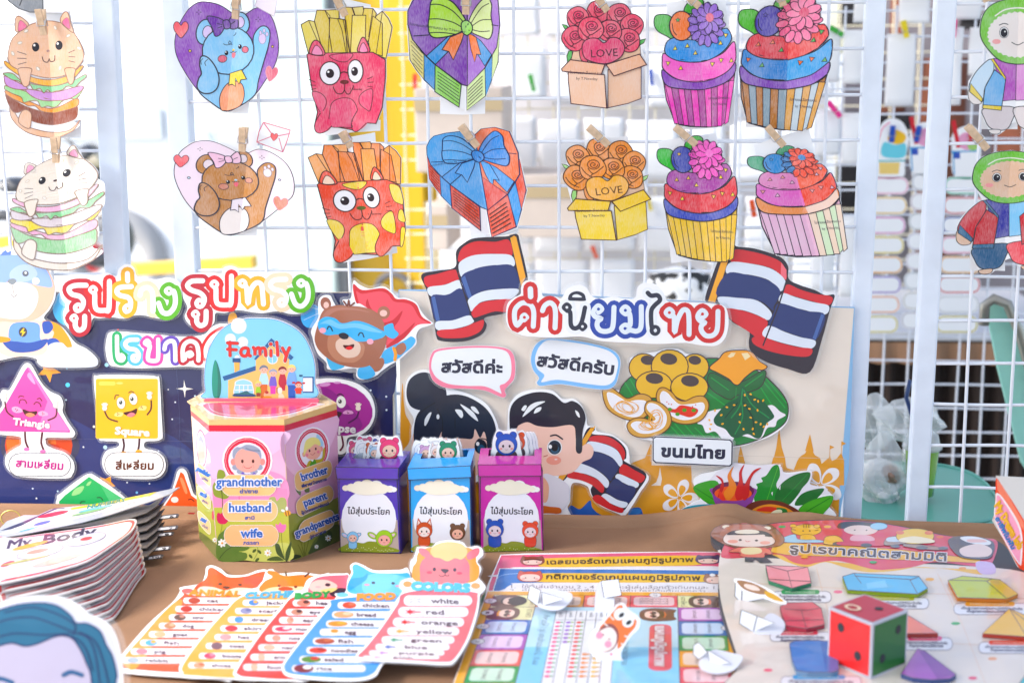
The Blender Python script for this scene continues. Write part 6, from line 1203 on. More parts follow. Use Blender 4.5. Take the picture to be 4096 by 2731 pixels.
rowof(o2, [(1045, 275, 84, '#c', 'blank clear edged card at the back of the blue box', dict(pale=1)), (1120, 270, 80, '#c', 'blank clear edged card behind the green one in the blue box', dict(pale=1)), (960, 300, 80, '#c', 'blank clear edged card at the left end of the blue box slot', dict(pale=1)), (1290, 285, 86, '#f0c4b0', 'pointed ear card at the right end of the blue box slot', dict(ear='p')), (1010, 320, 70, '#d4a8cc', 'lilac card in the blue box', {}), (1130, 305, 70, '#f2e8ea', 'white pointed ear card in the blue box', dict(ear='p')), (1250, 310, 96, '#2f8c68', 'front card of the blue box with a green hood', {})])
rowof(o3, [(2110, 220, 86, '#c', 'blank clear edged card at the right end of the magenta box slot', dict(pale=1)), (2080, 215, 86, '#c', 'blank clear edged card behind the orange one in the magenta box', dict(pale=1)), (2050, 215, 84, '#d8dce8', 'pale card in the middle of the magenta box', dict(pale=1)), (1985, 215, 96, '#e06038', 'orange hooded card in the magenta box', {}), (1880, 235, 118, '#2858b8', 'front card of the magenta box with a big blue hood', dict(face_='#ead8dc'))])
# ================================================================ things lying on the cloth
def flat(h): return Plane((0, 0, h), (0, 0, 1))
def lay(surf, x0, y0, P, label, cat, name, k=2.0, thick=.0012, group=None, m=None, sm=1, film=0, under=True):
    a = Art(surf, x0, y0, k); r = a.body(name, P, thick, m, sm=sm); tag(r, label, cat, group)
    if film: a.film(P, r, film, sm)
    return a, r
# ---- word cards with animal heads
WG = 'fan of word cards with animal heads'
def splat(a, c, x, y, r, o=None):
    a.f(c, [(x+r*(1.25 if k % 2 else .5)*cos(k*pi/6), y+r*.55*(1.2 if k % 2 else .55)*sin(k*pi/6)) for k in range(12)], 1, o=o, w=3); a.f(c, [(x+r*.7, y-4), (x+r*2.1, y-2), (x+r*2.1, y+6), (x+r*.7, y+5)], 0)
def word_rows(a, rows, w, h, slant, tc='#5c4a58'):
    for i, (x, y, word, fn) in enumerate(rows):
        a.f('#f3eff2', rrect(x, y-h/2, x+w, y+h/2, h*.49, 3), 0)
        if fn: fn(a, x+w*.16, y)
        if word: a.t(tc, word, x+w*(.34), y, h*.5, 1.5, w=len(word)*30, anchor='l', bold=2, skew=-.12)
blob = lambda c, c2=None, rx=48, ry=24: (lambda a, x, y: (a.e(c, x, y, rx, ry), a.e(c2 or c, x+rx*.35, y-ry*.3, rx*.45, ry*.5)))
# ANIMALS
a, r = lay(flat(.004), 0, 1947, "1440 830 1445 800 1600 770 1640 700 1650 640 1700 625 1770 655 1830 700 1960 700 2060 665 2130 660 2180 700 2300 780 2300 900 1900 1400 1860 1540 1700 1530 1000 1480 945 1420 960 1360 1180 1100 1380 920", 'fox headed ANIMALS word card at the left end of the fan', 'word card', 'word_card', group=WG)
a.f('#e0684c', "1450 840 1470 860 1380 940 1200 1130 985 1370 970 1420 1010 1450 1500 1480 1900 1400 2250 900 2000 860 1600 870"); a.f('#eaa45c', "1430 900 1300 1010 1150 1180 985 1370 1010 1440 1100 1440 1300 1150 1450 950"); a.f('#e4603c', "1560 800 1650 730 1665 660 1700 645 1760 680 1830 720 1960 715 2060 685 2120 675 2140 700 2060 800 2050 850 1600 850"); a.f('#f6e4cc', "1600 800 1700 800 1800 825 1900 805 2030 815 2040 850 1620 850"); a.e('#4a2a2c', 1762, 776, 16, 11); a.e('#4a2a2c', 1920, 782, 16, 11); a.f('#4a2a2c', "1780 800 1810 793 1840 802 1812 815"); a.e('#e87a74', 1500, 830, 48, 20)
a.t('#f0a050', 'ANIMALS', 1745, 852, 46, 2, w=460, bold=6, out=('#b86a40', 3), skew=.25)
word_rows(a, [(1465, 910, 'cat', blob('#b8503c')), (1402, 975, 'chicken', blob('#c04434')), (1350, 1042, 'cow', blob('#6a5048', '#c08878')), (1270, 1110, 'dog', blob('#b88460', '#d8b090')), (1190, 1178, 'goat', blob('#d8b48c')), (1120, 1245, 'fish', blob('#5aa8d8', '#e8b040')), (1045, 1315, 'pig', blob('#e88a98')), (975, 1385, 'rabbit', blob('#a8b4c0'))], 560, 50, 0)
a.build('printed_card', r)
# CLOTHES
a, r = lay(flat(.0065), 0, 1947, "1940 860 1920 840 1980 820 2080 790 2110 720 2130 670 2180 655 2230 690 2400 680 2560 700 2640 700 2600 900 2300 1300 2100 1530 1800 1525 1500 1520 1440 1480 1450 1400 1600 1200 1750 1020 1880 900", 'giraffe headed CLOTHES word card, second of the fan', 'word card', 'word_card', group=WG)
a.f('#f0b060', "1960 870 1800 1000 1600 1230 1465 1420 1465 1480 1530 1505 2080 1510 2300 1300 2600 880 2300 860"); a.f('#f08a38', "2095 840 2110 760 2180 720 2140 690 2145 670 2200 675 2280 710 2430 700 2560 715 2620 700 2560 760 2480 800 2450 850"); a.f('#f6e4b8', "2110 830 2200 800 2450 800 2430 850 2110 850"); a.e('#c84c24', 2285, 815, 60, 18); a.e('#8c3a24', 2232, 790, 14, 10); a.e('#8c3a24', 2365, 798, 14, 10); a.l('#5c3428', 14, "2285 680 2290 705", 0); a.l('#5c3428', 14, "2440 715 2470 690", 0)
a.t('#58b4dc', 'CLOTHES', 2175, 862, 46, -2, w=420, bold=6, out=('#3c80a8', 3), skew=.25)
word_rows(a, [(1940, 925, 'jacket', blob('#3c84cc', '#f0b040', 40, 22)), (1880, 990, 'scarf', blob('#8894b8', '#5a6ca0')), (1822, 1060, 'dress', blob('#4c94d8', '#4c94d8', 36, 26)), (1762, 1130, 'skirt', blob('#d83848', '#d83848', 52, 24)), (1715, 1200, 'hat', blob('#e8a0a4')), (1645, 1270, 'coat', blob('#6c4c58', '#6c4c58', 46, 30)), (1590, 1350, 'boots', blob('#c84c6c', '#e88aa0')), (1505, 1425, 'shoes', blob('#f0a88c', '#c87858'))], 560, 50, 0)
a.build('printed_card', r)
# BODY
a, r = lay(flat(.009), 1000, 1947, "330 860 360 830 420 820 460 740 560 700 740 690 800 710 860 900 700 1200 500 1520 300 1545 0 1535 -110 1510 -120 1450 60 1180 230 970", 'flamingo headed BODY word card, third of the fan', 'word card', 'word_card', group=WG)
a.f('#e4524c', "350 880 250 980 80 1190 -95 1450 -90 1500 0 1518 400 1520 600 1300 760 900 560 870"); a.f('#f07a88', "465 820 500 750 580 715 740 705 790 715 760 860 500 870"); a.f('#f8d0c4', "470 800 520 750 620 745 700 790 640 830 520 840"); a.e('#4a2a34', 622, 782, 22, 13); a.f('#3a2430', "640 840 700 810 770 815 770 870 660 875"); a.f('#f4d890', "560 830 640 810 700 812 640 845"); a.e('#f4b8b8', 545, 800, 22, 8)
a.t('#3ca85c', 'BODY', 500, 865, 42, -4, w=275, bold=7, out=('#2c7a44', 3), skew=.2)
word_rows(a, [(340, 930, 'head', blob('#e8907c', '#5a3430', 56, 26)), (287, 1000, 'eye', blob('#c89078', '#4a2c2c')), (232, 1065, 'ear', blob('#e8ac90', '#d88c74', 30, 26)), (178, 1135, 'mouth', blob('#d83c5c', '#f0e0e0', 70, 20)), (122, 1208, 'nose', blob('#d89c88', '#d89c88', 36, 24)), (65, 1283, 'neck', blob('#e8b8a0')), (2, 1360, 'arm', blob('#e8b8a0', '#e8b8a0', 30, 30)), (-55, 1440, 'foot', blob('#e8b8a0', '#e8b8a0', 30, 30))], 560, 54, 0)
a.build('printed_card', r)
# FOOD
a, r = lay(flat(.0125), 1000, 1947, "690 880 680 850 760 840 780 740 810 680 800 630 840 602 900 620 980 660 1060 665 1200 660 1270 660 1300 900 1240 1200 1060 1420 1000 1510 860 1545 600 1540 320 1510 255 1450 280 1380 450 1150 600 960", 'blue elephant headed FOOD word card, fourth of the fan', 'word card', 'word_card', group=WG)
a.f('#5a9ee4', "700 895 640 960 480 1150 300 1380 275 1450 330 1492 600 1520 860 1525 985 1490 1050 1400 1240 1180 1290 880"); a.f('#62c4e8', "780 830 800 740 825 690 820 640 845 618 900 640 970 680 1060 690 1200 690 1275 700 1275 860 900 860"); a.f('#86d8f2', "900 760 960 700 1080 690 1200 710 1260 740 1270 850 940 855"); a.f('#3aa8d8', "800 740 900 720 940 690 930 740 860 790 790 825"); a.e('#3a3c5c', 987, 766, 15, 10); a.e('#3a3c5c', 1145, 770, 15, 10); a.e('#f0a0b8', 935, 782, 22, 8); a.e('#f0a0b8', 1182, 792, 20, 8); a.e('#8cd4f0', 740, 862, 48, 18)
a.t('#f4a044', 'FOOD', 1010, 878, 48, -2, w=300, bold=8, out=('#c87830', 3), skew=.1)
word_rows(a, [(700, 945, 'chicken', blob('#d85c3c', '#e88060', 55, 26)), (655, 1020, 'bread', blob('#eeb080', '#f6d4b0', 80, 26)), (608, 1093, 'cheese', blob('#f09a34', '#f4b458', 80, 22)), (557, 1160, 'egg', blob('#f6f0e4', '#f0a040', 70, 30)), (503, 1232, 'fish', blob('#a84c38', '#c87050', 80, 24)), (450, 1305, 'noodles', blob('#d84c34', '#a83828', 72, 24)), (395, 1378, 'salad', blob('#5a8c3c', '#c8402c', 80, 26)), (335, 1450, 'rice', blob('#7c2c34', '#f4f0ee', 80, 34))], 590, 56, 0)
a.build('printed_card', r)
# COLORS card, lifted at its head
PA = tb(1000+600, 1947+700, .016); dA = ray(1000+700, 1947+240); PB = CAM+dA*((1.555-CAM.y)/dA.y)
nrm = Vector((1, 0, 0)).cross(PB-PA).normalized()
CP_ = Plane(PA, nrm)
cprof = "1220 830 1195 790 1210 750 1260 730 1310 715 1280 650 1285 590 1310 560 1330 500 1340 480 1390 475 1450 480 1500 440 1600 425 1700 440 1740 480 1810 470 1855 490 1865 540 1820 590 1850 650 1830 720 1860 760 1885 800 1860 840 1840 860 1830 960 1800 1080 1740 1240 1640 1390 1560 1415 1300 1400 1000 1385 870 1370 850 1340 920 1270 1040 1120 1160 920"
a, r = lay(CP_, 1000, 1947, cprof, 'pink sheep headed COLORS word card lying on top of the fan', 'word card', 'word_card', group=WG, film=8)
a.f('#ee7e84', "1230 850 1180 940 1050 1130 930 1280 865 1345 880 1358 1000 1370 1300 1385 1550 1398 1630 1375 1720 1240 1780 1080 1812 960 1820 870 1790 840 1500 820"); a.f('#f5b060', "1310 740 1300 650 1330 600 1340 540 1380 500 1480 480 1720 480 1800 520 1810 600 1835 650 1815 740 1700 770 1440 770")
a.f('#f08890', "1360 690 1370 600 1440 545 1560 520 1680 545 1745 600 1755 690 1720 770 1400 770"); a.f('#f08a94', "1355 490 1400 495 1440 530 1430 570 1380 550 1350 515"); a.f('#f08a94', "1830 490 1780 500 1735 540 1745 580 1800 565 1832 530"); a.f('#f3d69a', "1442 520 1460 480 1520 450 1600 440 1690 455 1735 500 1730 545 1690 580 1640 570 1580 595 1520 570 1470 560")
a.e('#4a3448', 1475, 658, 13, 15); a.e('#4a3448', 1638, 662, 13, 15); a.f('#4a3448', "1525 660 1560 655 1592 665 1560 690"); a.l('#4a3448', 5, "1560 690 1558 705 1535 715 1512 705"); a.l('#4a3448', 5, "1558 705 1585 712 1590 700"); a.e('#ea5c74', 1435, 684, 22, 11); a.e('#ea5c74', 1675, 690, 22, 11); a.e('#f5b47c', 1260, 776, 36, 24); a.e('#f5b47c', 1805, 790, 36, 24)
a.t('#7ad0e4', 'COLORS', 1525, 800, 62, 2, w=460, bold=9, out=('#4c9cc0', 4))
def sp(c, o=None): return lambda a, x, y: splat(a, c, x, y, 36, o)
for i, (x0, x1, y, h, word, c, ww) in enumerate(((1228, 1778, 908, 84, 'white', '#f4f4f6', 220), (1185, 1748, 998, 80, 'red', '#e0304c', 140), (1142, 1713, 1080, 74, 'orange', '#e04038', 290), (1098, 1674, 1153, 66, 'yellow', '#f2b040', 290), (1052, 1635, 1222, 60, 'green', '#2c9c74', 245), (1003, 1597, 1278, 52, 'blue', '#3c64b8', 175), (952, 1555, 1325, 42, 'purple', '#b078c8', 280), (905, 1515, 1362, 28, 'pink', '#f0a0b8', 160))):
    a.f('#f5f1f4', rrect(x0, y-h/2, x1, y+h/2, h*.49, 3), 0); splat(a, c, x0+(x1-x0)*.17, y, 36*h/80+6, '#a8a8b4' if i == 0 else None); a.t('#5a4a58', word, x0+(x1-x0)*.40, y, h*.46, 2, w=ww, anchor='l', bold=2, skew=-.15)
a.build('printed_card', r)
# ---- stack of body cards (left)
top = [(-60, 420), (120, 404), (500, 350), (820, 300), (1000, 262), (1052, 254), (1090, 262), (1085, 300), (1020, 380), (760, 560), (640, 615), (560, 640), (300, 710), (0, 775), (-60, 790)]
NB = 9; k4 = 2
for i in range(NB):
    t = 1-i/(NB-1)         # 1 = bottom card
    z = .050*(1-t)+.003
    P = []
    for (x, y) in top:
        e = max(0, min(1, (y-380)/260)); P.append((x+75*t+(150*t*e if x > 500 else 190*t*e), y+(385*t if x > 900 else 455*t)+ (20*t if x < 100 else 0)))
    lab = 'white and red MY BODY card on top of the left card stack' if i == NB-1 else 'red bordered card inside the left card stack'
    if i == 0: lab = 'red bordered card at the bottom of the left card stack'
    a, r = lay(flat(z), 0, 1947, P, lab, 'card', 'stacked_card', group='stack of red bordered body cards', thick=.0016, film=0, m=mat('milky_laminate', (.62, .60, .60), .3, coat=.5))
    c = [sum(p[0] for p in P)/len(P), sum(p[1] for p in P)/len(P)]
    s1 = [(x+(c[0]-x)*.025-4, y+(c[1]-y)*.05) for x, y in P]; s2 = [(x+(c[0]-x)*.07-4, y+(c[1]-y)*.12) for x, y in P]
    a.f('#d02c40', s1, 1); a.f('#f0eaee', s2, 1)
    if i == NB-1:
        a.t('#4a3c5c', 'My', 160, 445, 60, -9, w=190, bold=5, skew=.5); a.t('#3c3444', 'Body', 560, 385, 66, -10, w=430, bold=5, skew=.5)
        a.e('#f0eef0', 320, 520, 190, 42, -12, o='#7a6c80', w=4); a.e('#f0a898', 300, 515, 90, 16, -12); a.e('#f4b860', 240, 470, 150, 16, -14); a.e('#f0eef0', 690, 420, 160, 40, -14, o='#8a7c9c', w=4); a.e('#e85c54', 690, 415, 50, 14, -12)
        a.e('#f6c8b8', 450, 590, 200, 24, -14); a.e('#d84868', 60, 615, 60, 16, -20); a.e('#c4c078', 200, 590, 200, 8, -12)
    a.build('printed_card', r, 'film_over_print')
# ---- ring bound number cards behind it
dark = mat('grey_clear_pages', (.07, .066, .07), .35, coat=.15)
KL_ = 2350/640
for i in range(6):
    t = i/5; z = .012+.020*t
    P = [(-60, 640-70*t), (900, 420-60*t), (1500, 300-70*t), (2200, 560-420*t), (2420, 420-420*t+60*(1-t)), (2300, 760-600*t), (2150, 900-640*t), (1700, 900-500*t), (-60, 900-300*t)]
    a, r = lay(flat(z), 0, 1980, P, 'dark clear page of the ring bound number cards' if i < 5 else 'dark clear page near the top of the ring bound number cards', 'card', 'number_page', k=KL_, group='ring bound number pages', m=dark, sm=0)
for n, (x, y, w_) in zip((10, 9, 8, 7, 6), ((2150+20, 925, 230), (2190, 800, 330), (2240, 590, 320), (2290, 500, 330), (2330, 330, 300))):
    z = .006+.004*(10-n); a, r = lay(flat(z), 0, 1980, [(x-150, y+30), (x+w_-20, y-12), (x+w_, y-50), (x+w_-20, y-62), (x-120, y-20)], 'dark number page whose white tab reads %s' % {6: 'six', 7: 'seven', 8: 'eight', 9: 'nine', 10: 'ten'}[n], 'card', 'tab_page', k=KL_, m=dark, sm=0)
    a.f('#e6e6ea', [(x, y+18), (x+w_-50, y-6), (x+w_-35, y-46), (x+20, y-22)], 0, o='#38383c', w=6); a.t('#38383c', str(n), x+w_-110, y-16, 26, -4, w=60 if n < 10 else 100, bold=2); a.build('printed_tab', r)
pt = tb(60, 2100, .035); pe = CAM+ray(560, 1995)*((1.66-CAM.y)/ray(560, 1995).y)
tn = (Vector((pe.x-pt.x, pe.y-pt.y, pe.z-pt.z))).cross(Vector((-.15, 1, .10))).normalized()
TP_ = Plane(pt, tn)
a, r = lay(TP_, 0, 1980, "-80 560 100 380 350 290 560 290 760 200 900 180 1300 140 1800 60 2350 -60 2640 -120 2500 -20 2300 60 1600 290 1200 400 700 500 300 580 0 620 -80 640", 'colourful cover card on top of the ring bound number pages', 'card', 'cover_card', k=KL_, sm=0, m=mat('clear_cover_edge', (.45, .47, .52), .2, coat=.8))
a.f('#3a4060', "0 520 560 300 800 190 960 185 700 300 300 480", 0); a.f('#ece6e8', "-20 570 330 440 600 300 850 200 1050 195 1700 80 2200 -10 2180 20 1600 230 1000 370 700 450 300 540 0 580", 0); a.f('#ecd44c', "1030 190 1700 75 2300 -50 2200 10 1700 110 1050 215", 0); a.t('#4a9c94', 'NUMBERS', 1560, 120, 44, -11, w=560, bold=4, skew=.6); a.e('#c83048', 780, 280, 230, 30, -12); a.e('#4a74b8', 620, 410, 130, 22, -14); a.e('#84c8d0', 1400, 200, 260, 16, -12); a.e('#9cc490', 1300, 250, 260, 16, -13); a.e('#6cb4d8', 420, 500, 160, 10, -14); a.build('printed_cover', r, 'film_over_print')
bm = bmesh.new(); cR = CAM+ray(42, 2071)*((1.60-CAM.y)/ray(42, 2071).y); tube(bm, [cR+Vector((.0125*cos(t), .003*sin(t), .0088*sin(t)))*1.0 for t in [2*pi*k/28 for k in range(28)]], .0009, 8, closed=True); o = bobj('binder_ring', bm, mat('brass', (.55, .42, .12), .3, metal=1), None, True); tag(o, 'open brass ring binding the number pages', 'ring')
# ---- blue haired kid cut-out close to the camera
KP = Plane((0, 1.10, 0), (0, -1, .06))
a, r = cut(0, 0, 1947, "-320 1300 -250 1080 -60 950 150 890 350 870 520 890 640 950 720 1020 850 1080 930 1200 975 1400 985 1600 985 2200 -320 2200", 'kid face cut-out with wavy teal hair, out of focus at the lower left', surf=KP, film=26)
a.f('#dcdfee', "-300 1300 -230 1100 -50 975 150 915 350 895 510 915 630 970 700 1040 840 1100 910 1210 955 1400 965 1600 965 2180 -300 2180"); a.f('#c2bed6', "-280 1400 0 1260 250 1260 480 1190 600 1230 680 1340 740 1568 740 2180 -280 2180")
a.f('#276d8e', "-280 1480 -240 1180 -100 1030 100 950 300 925 450 945 560 1020 610 1085 700 1090 800 1150 850 1260 900 1350 935 1500 925 1600 920 2180 745 2180 735 1568 690 1400 640 1290 580 1210 500 1185 420 1200 300 1250 200 1270 100 1245 0 1265 -100 1300 -220 1420", o='#163a66', w=14)
for q in ("-150 1140 50 1060 250 1040 420 1090 590 1160", "-100 1230 100 1170 350 1180 560 1170", "40 1000 250 960 450 1010 600 1100 585 1180", "590 1160 700 1200 760 1320 800 1568", "640 1160 760 1230 830 1400 870 1568", "560 1190 640 1230 700 1320 740 1460"): a.l('#163a66', 12, q)
a.l('#2f5f8c', 34, "510 1500 570 1475 655 1500"); a.l('#2f5f8c', 34, "-60 1540 10 1530 100 1560"); a.e('#2a3c58', 560, 1680, 50, 60); a.e('#2a3c58', 20, 1700, 50, 60); a.build('printed_face', r)
# ---- rule sheets and the game board
def kidhead(a, x, y, rx, ry, hood, face_='#f6d8cc', rot=0, hair=None):
    c, s = cos(radians(rot)), sin(radians(rot)); T = lambda u, v: (x+u*c*rx-v*s*rx, y+u*s*ry+v*c*ry)
    a.f(hood, [T(-1, .3), T(-.95, -.5), T(-.8, -1.05), T(-.45, -.85), T(0, -.95), T(.45, -.85), T(.8, -1.05), T(.95, -.5), T(1, .3), T(.6, .95), T(-.6, .95)], 1, o='#6a4a44', w=3)
    a.f(face_, [T(-.8, .25), T(-.6, -.25), T(0, -.4), T(.6, -.25), T(.8, .25), T(.5, .85), T(-.5, .85)], 1)
    if hair: a.f(hair, [T(-.75, .1), T(-.5, -.45), T(.5, -.45), T(.75, .1), T(.2, -.15), T(-.3, -.1)], 1)
    for u in (-.35, .35): p = T(u, .3); a.e('#4a3434', p[0], p[1], rx*.06+1, ry*.08+1); p = T(u*1.5, .5); a.e('#f4a8a0', p[0], p[1], rx*.13, ry*.13)
a, r = lay(flat(.002), 1800, 1947, "300 780 405 540 600 530 1200 522 1900 515 2355 520 2480 1280 2300 1290 200 1250", 'pink rule sheet with a yellow heading at the back of the game set', 'sheet', 'rule_sheet', sm=0, film=3)
a.f('#e86c8c', "320 770 410 545 1900 520 2350 525 2470 1275 2310 1283 230 1240", 0); a.f('#f2f0f4', "440 690 500 650 620 640 1900 632 2150 636 2215 660 2240 720 430 720", 1); a.f('#f0c640', "765 570 1960 548 2000 590 1960 625 1400 635 760 640 740 600", 1); a.t('#4c3824', 'เฉลยบอร์ดเกมแผนภูมิรูปภาพ', 1360, 590, 36, -1, w=1170, bold=2.5)
kidhead(a, 660, 590, 95, 34, '#8c4c3c', hair='#5a3024'); kidhead(a, 2065, 580, 100, 34, '#5a4a74', hair='#3a2c50'); a.f('#ee7e80', "2290 1130 2440 1130 2470 1275 2310 1283", 0); a.build('printed_sheet', r)
a, r = lay(flat(.0035), 1800, 1947, "290 1000 395 648 1300 652 2475 665 2480 920 2300 950", 'blue rule sheet with a yellow heading and Thai rules', 'sheet', 'rule_sheet', sm=0, film=3)
a.f('#3c78c0', "300 990 402 654 1300 658 2470 671 2475 915 2290 940", 0); a.l('#a8c8ec', 4, "345 810 380 730 440 700 560 690"); a.l('#a8c8ec', 4, "2260 710 2380 720 2440 770 2470 860"); a.f('#eeecf2', "420 880 440 815 500 780 620 766 1900 762 2180 775 2260 810 2290 890", 1); a.f('#f0c640', "745 690 2000 700 2045 725 2020 760 760 762 735 730", 1); a.t('#4c3824', 'กติกาบอร์ดเกมแผนภูมิรูปภาพ', 1385, 722, 38, .5, w=1230, bold=2.5)
kidhead(a, 640, 715, 100, 42, '#d0685c'); kidhead(a, 2130, 735, 100, 38, '#a07868'); a.e('#fff', 2100, 705, 24, 12); a.e('#fff', 2165, 707, 24, 12)
a.t('#6a6470', '1.  ใช้ผู้เล่นจำนวน 2 - 4 คน และผู้เล่นเลือกตัวเดินคนละ 1 ตัว', 1360, 800, 25, .3, w=1740); a.t('#6a6470', '2.  ผู้เล่นทอยลูกเต๋าเพื่อหาผู้เริ่มเกม ใครได้แต้มมากกว่า', 1260, 830, 22, .3, w=1560); a.build('printed_sheet', r)
bd = flat(.0055)
a, r = lay(bd, 1800, 1947, "295 828 2238 838 2345 1620 10 1620 -60 1900"[:0] or "298 828 2240 838 2362 1680 -15 1680", 'yellow edged pictogram board game sheet with START space', 'board game', 'game_board', sm=0, film=4, thick=.0018)
HB_ = homog([(0, 0), (100, 0), (100, 70), (0, 70)], [(300, 832), (2238, 841), (2342, 1568+30), (18, 1568+30)])
a.f('#f2b430', "303 833 2236 842 2355 1674 -8 1674", 0)
a.H = HB_
a.f('#2c2c34', "3.2 3.2 96.8 3.2 96.8 78 3.2 78", 0)
def cell(x0, y0, x1, y1, c, inner=None, txt=None, rot=90, lines=2):
    a.f(c, [(x0, y0), (x1, y0), (x1, y1), (x0, y1)], 0)
    if inner: a.f(inner, rrect(x0+1.2, y0+1.2, x1-1.2, y1-1.2, 1.6, 3), 0)
    if txt:
        for i in range(lines):
            if rot == 90: a.t('#5a4858', txt, x0+(x1-x0)*(.36+.3*i), (y0+y1)/2, 1.6, 90, w=(y1-y0)*.62)
            else: a.t('#5a4858', txt, (x0+x1)/2, y0+(y1-y0)*(.3+.2*i), 1.3, 180, w=(x1-x0)*.62)
# border cells
cell(3.5, 3.5, 21, 13.2, '#f0eebc'); cell(3.5, 13.5, 21, 23.6, '#f0eebc'); a.t('#4a4440', 'FINISH', 19.6, 8, 1.9, 90, w=7); a.t('#4a4440', 'START', 19.3, 18.5, 2, 90, w=6.5)
kidhead(a, 9.5, 8.5, 4.6, 3.6, '#2c2830', rot=-90); a.e('#2c2830', 13.6, 8.6, 3.6, 3.8); kidhead(a, 9.5, 18.6, 4.6, 3.8, '#f2b050', rot=-90)
cell(21.3, 3.5, 40, 13.2, '#f2a83c', '#f4dccc', 'สุ่มการ์ดคำสั่ง', 0, 3); cell(40.3, 3.5, 58.8, 13.2, '#ee7468', '#f6d8d4', 'สุ่มการ์ดคำสั่ง', 0, 3); cell(59.1, 3.5, 78, 13.2, '#e85c6c', '#f6d0d4', 'สุ่มการ์ดคำสั่งแผนภูมิ', 0, 3); cell(78.3, 3.5, 96.6, 13.2, '#f0eebc'); kidhead(a, 89, 8.4, 4.8, 3.8, '#e87c58', rot=90); a.t('#4a4440', 'เอาใหม่', 80.6, 8.5, 2, 90, w=8)
for i, (c, inn) in enumerate((('#3c74b8', '#cfe0f6'), ('#a85cb4', '#ead0ee'), ('#e86460', '#f6d8d4'), ('#3ca05c', '#d4ecd8'), ('#f2a83c', '#f4dccc'))):
    cell(3.5, 23.9+i*11, 21, 34.6+i*11, c, inn, 'คำถามแผนภูมิ', 90, 2)
for i, (c, inn) in enumerate((('#a85cb4', '#ead0ee'), ('#3c74b8', '#cfe0f6'), ('#3c9c60', '#d4ecd8'), ('#f2a83c', '#f4dccc'), ('#e85c6c', '#f6d0d4'))):
    cell(78.3, 13.5+i*11, 96.6, 24.2+i*11, c, inn, 'ตอบคำถามแผนภูมิ', 90, 2)
a.f('#bfe2f2', "21.3 13.5 78 13.5 78 78 21.3 78", 0); a.f('#8fd0ee', "21.3 44 78 44 78 78 21.3 78", 0); a.t('#4a5c74', 'กำหนดให้ 1 รูป แทนจำนวนผลไม้ 10 ผล', 26.5, 38, 2.4, 90, w=36); a.t('#4a5c74', 'แผนภูมิรูปภาพแสดงจำนวน', 58.5, 40, 2.4, 90, w=32)
a.f('#f3f3f6', "30 16.5 54 16.5 54 78 30 78", 0)
for i in range(7): a.l('#5a5a6a', .22, [(30+4*i, 16.5), (30+4*i, 78)], 0)
a.l('#5a5a6a', .22, [(30, 24), (54, 24)], 0)
for cx, (c, c2, n0) in enumerate((('#f06c98', '#6cae74', 14), ('#a878cc', '#a8cc50', 6), ('#ee6460', '#7ab04c', 14), ('#f29a58', '#f2b470', 6), ('#e8b838', '#c8a030', 8), ('#58b468', '#3c9050', 5))):
    for j in range(n0):
        y = 26+(j+(14-n0 if n0 in (6, 8) and cx > 2 else 0))*2.9
        if y > 68: continue
        a.e(c, 31.6+4*cx, y, 1.0, .85); a.e(c2, 33+4*cx, y-.1, .55, .5)
    a.t('#5a5a6a', 'ผลไม้', 32+4*cx, 20, 1.2, 90, w=3.4)
kidhead(a, 70, 19.5, 5.5, 3.8, '#d8744c', rot=90, hair='#5a4430'); a.f('#e0606c', rrect(67, 27, 75.5, 60, 3), 0); a.t('#f6eaec', 'แผนภูมิรูปภาพ', 71.3, 43, 4, 90, w=28, bold=.25, out=('#b83c4c', .5))
for x, y, n in ((2.6, 8.5, '20'), (3.2, 18.2, '1'), (3.2, 29, '2'), (3.2, 40, '3'), (69, 3, '17'), (97.2, 8.3, '16'), (97.2, 18.4, '15'), (97.2, 29.6, '14')): a.e('#f0eef2', x, y, 2.5, 2, 0, o='#6a6470', w=.25); a.t('#6a6470', n, x, y, 1.6, 90, w=1+len(n)*.8)
a.build('printed_board', r, 'film_over_print')
a, r = lay(flat(.0012), 1800, 1947, "240 900 330 760 380 770 330 900 250 1000", 'green card sliver under the left edge of the rule sheets', 'card', 'card_corner', sm=0, m=mat('green_card', '#2c7a44', .4))
# ---- the 3D shapes board
BH_ = .007
D_ = (2800, 1947)
ob = "85 385 120 330 180 305 260 292 400 300 480 305 600 285 800 268 1100 258 1350 272 1600 310 1800 350 2000 390 2100 398 2250 402 2400 440 2500 540 2580 640 2700 720 2760 800 2800 1700 340 1700 300 1400 150 900 175 520 160 480 110 450"
SBP = Plane((0, 1.25, BH_), (0, -.036, 1))
a, r = lay(SBP, *D_, ob, 'large three dimensional shapes board with a red arched heading', 'board', 'shapes_board', thick=.006, m=mat('board_black_edge', (.06, .06, .07), .5), film=0)
a.f('#ebe0d6', "170 520 350 560 2300 640 2700 740 2752 830 2790 1690 350 1690 310 1400 165 900"); a.f('#f2c03c', "560 520 1000 590 1600 640 2240 660 2240 700 2000 660 1750 640 1560 670 1340 680 1150 640 1000 600 850 640 700 600 620 560", 1)
a.f('#dc4c60', "175 510 300 300 480 312 600 292 800 275 1100 265 1350 279 1600 317 1800 357 2000 395 2250 408 2380 440 2330 620 2240 640 1900 600 1700 640 1560 655 1400 660 1200 610 1080 590 940 605 850 622 740 600 660 550 560 540 400 560 200 570", 1)
a.f('#f2bc3c', "590 452 700 446 1100 465 1600 500 2050 555 2240 575 2245 612 2050 600 1500 580 1100 560 700 545 560 522", 0, o='#a03c34', w=4); a.t('#4a3a3c', 'รูปเรขาคณิตสามมิติ', 1345, 525, 62, 3.5, w=1250, bold=3.5, out=('#f0ecf0', 9))
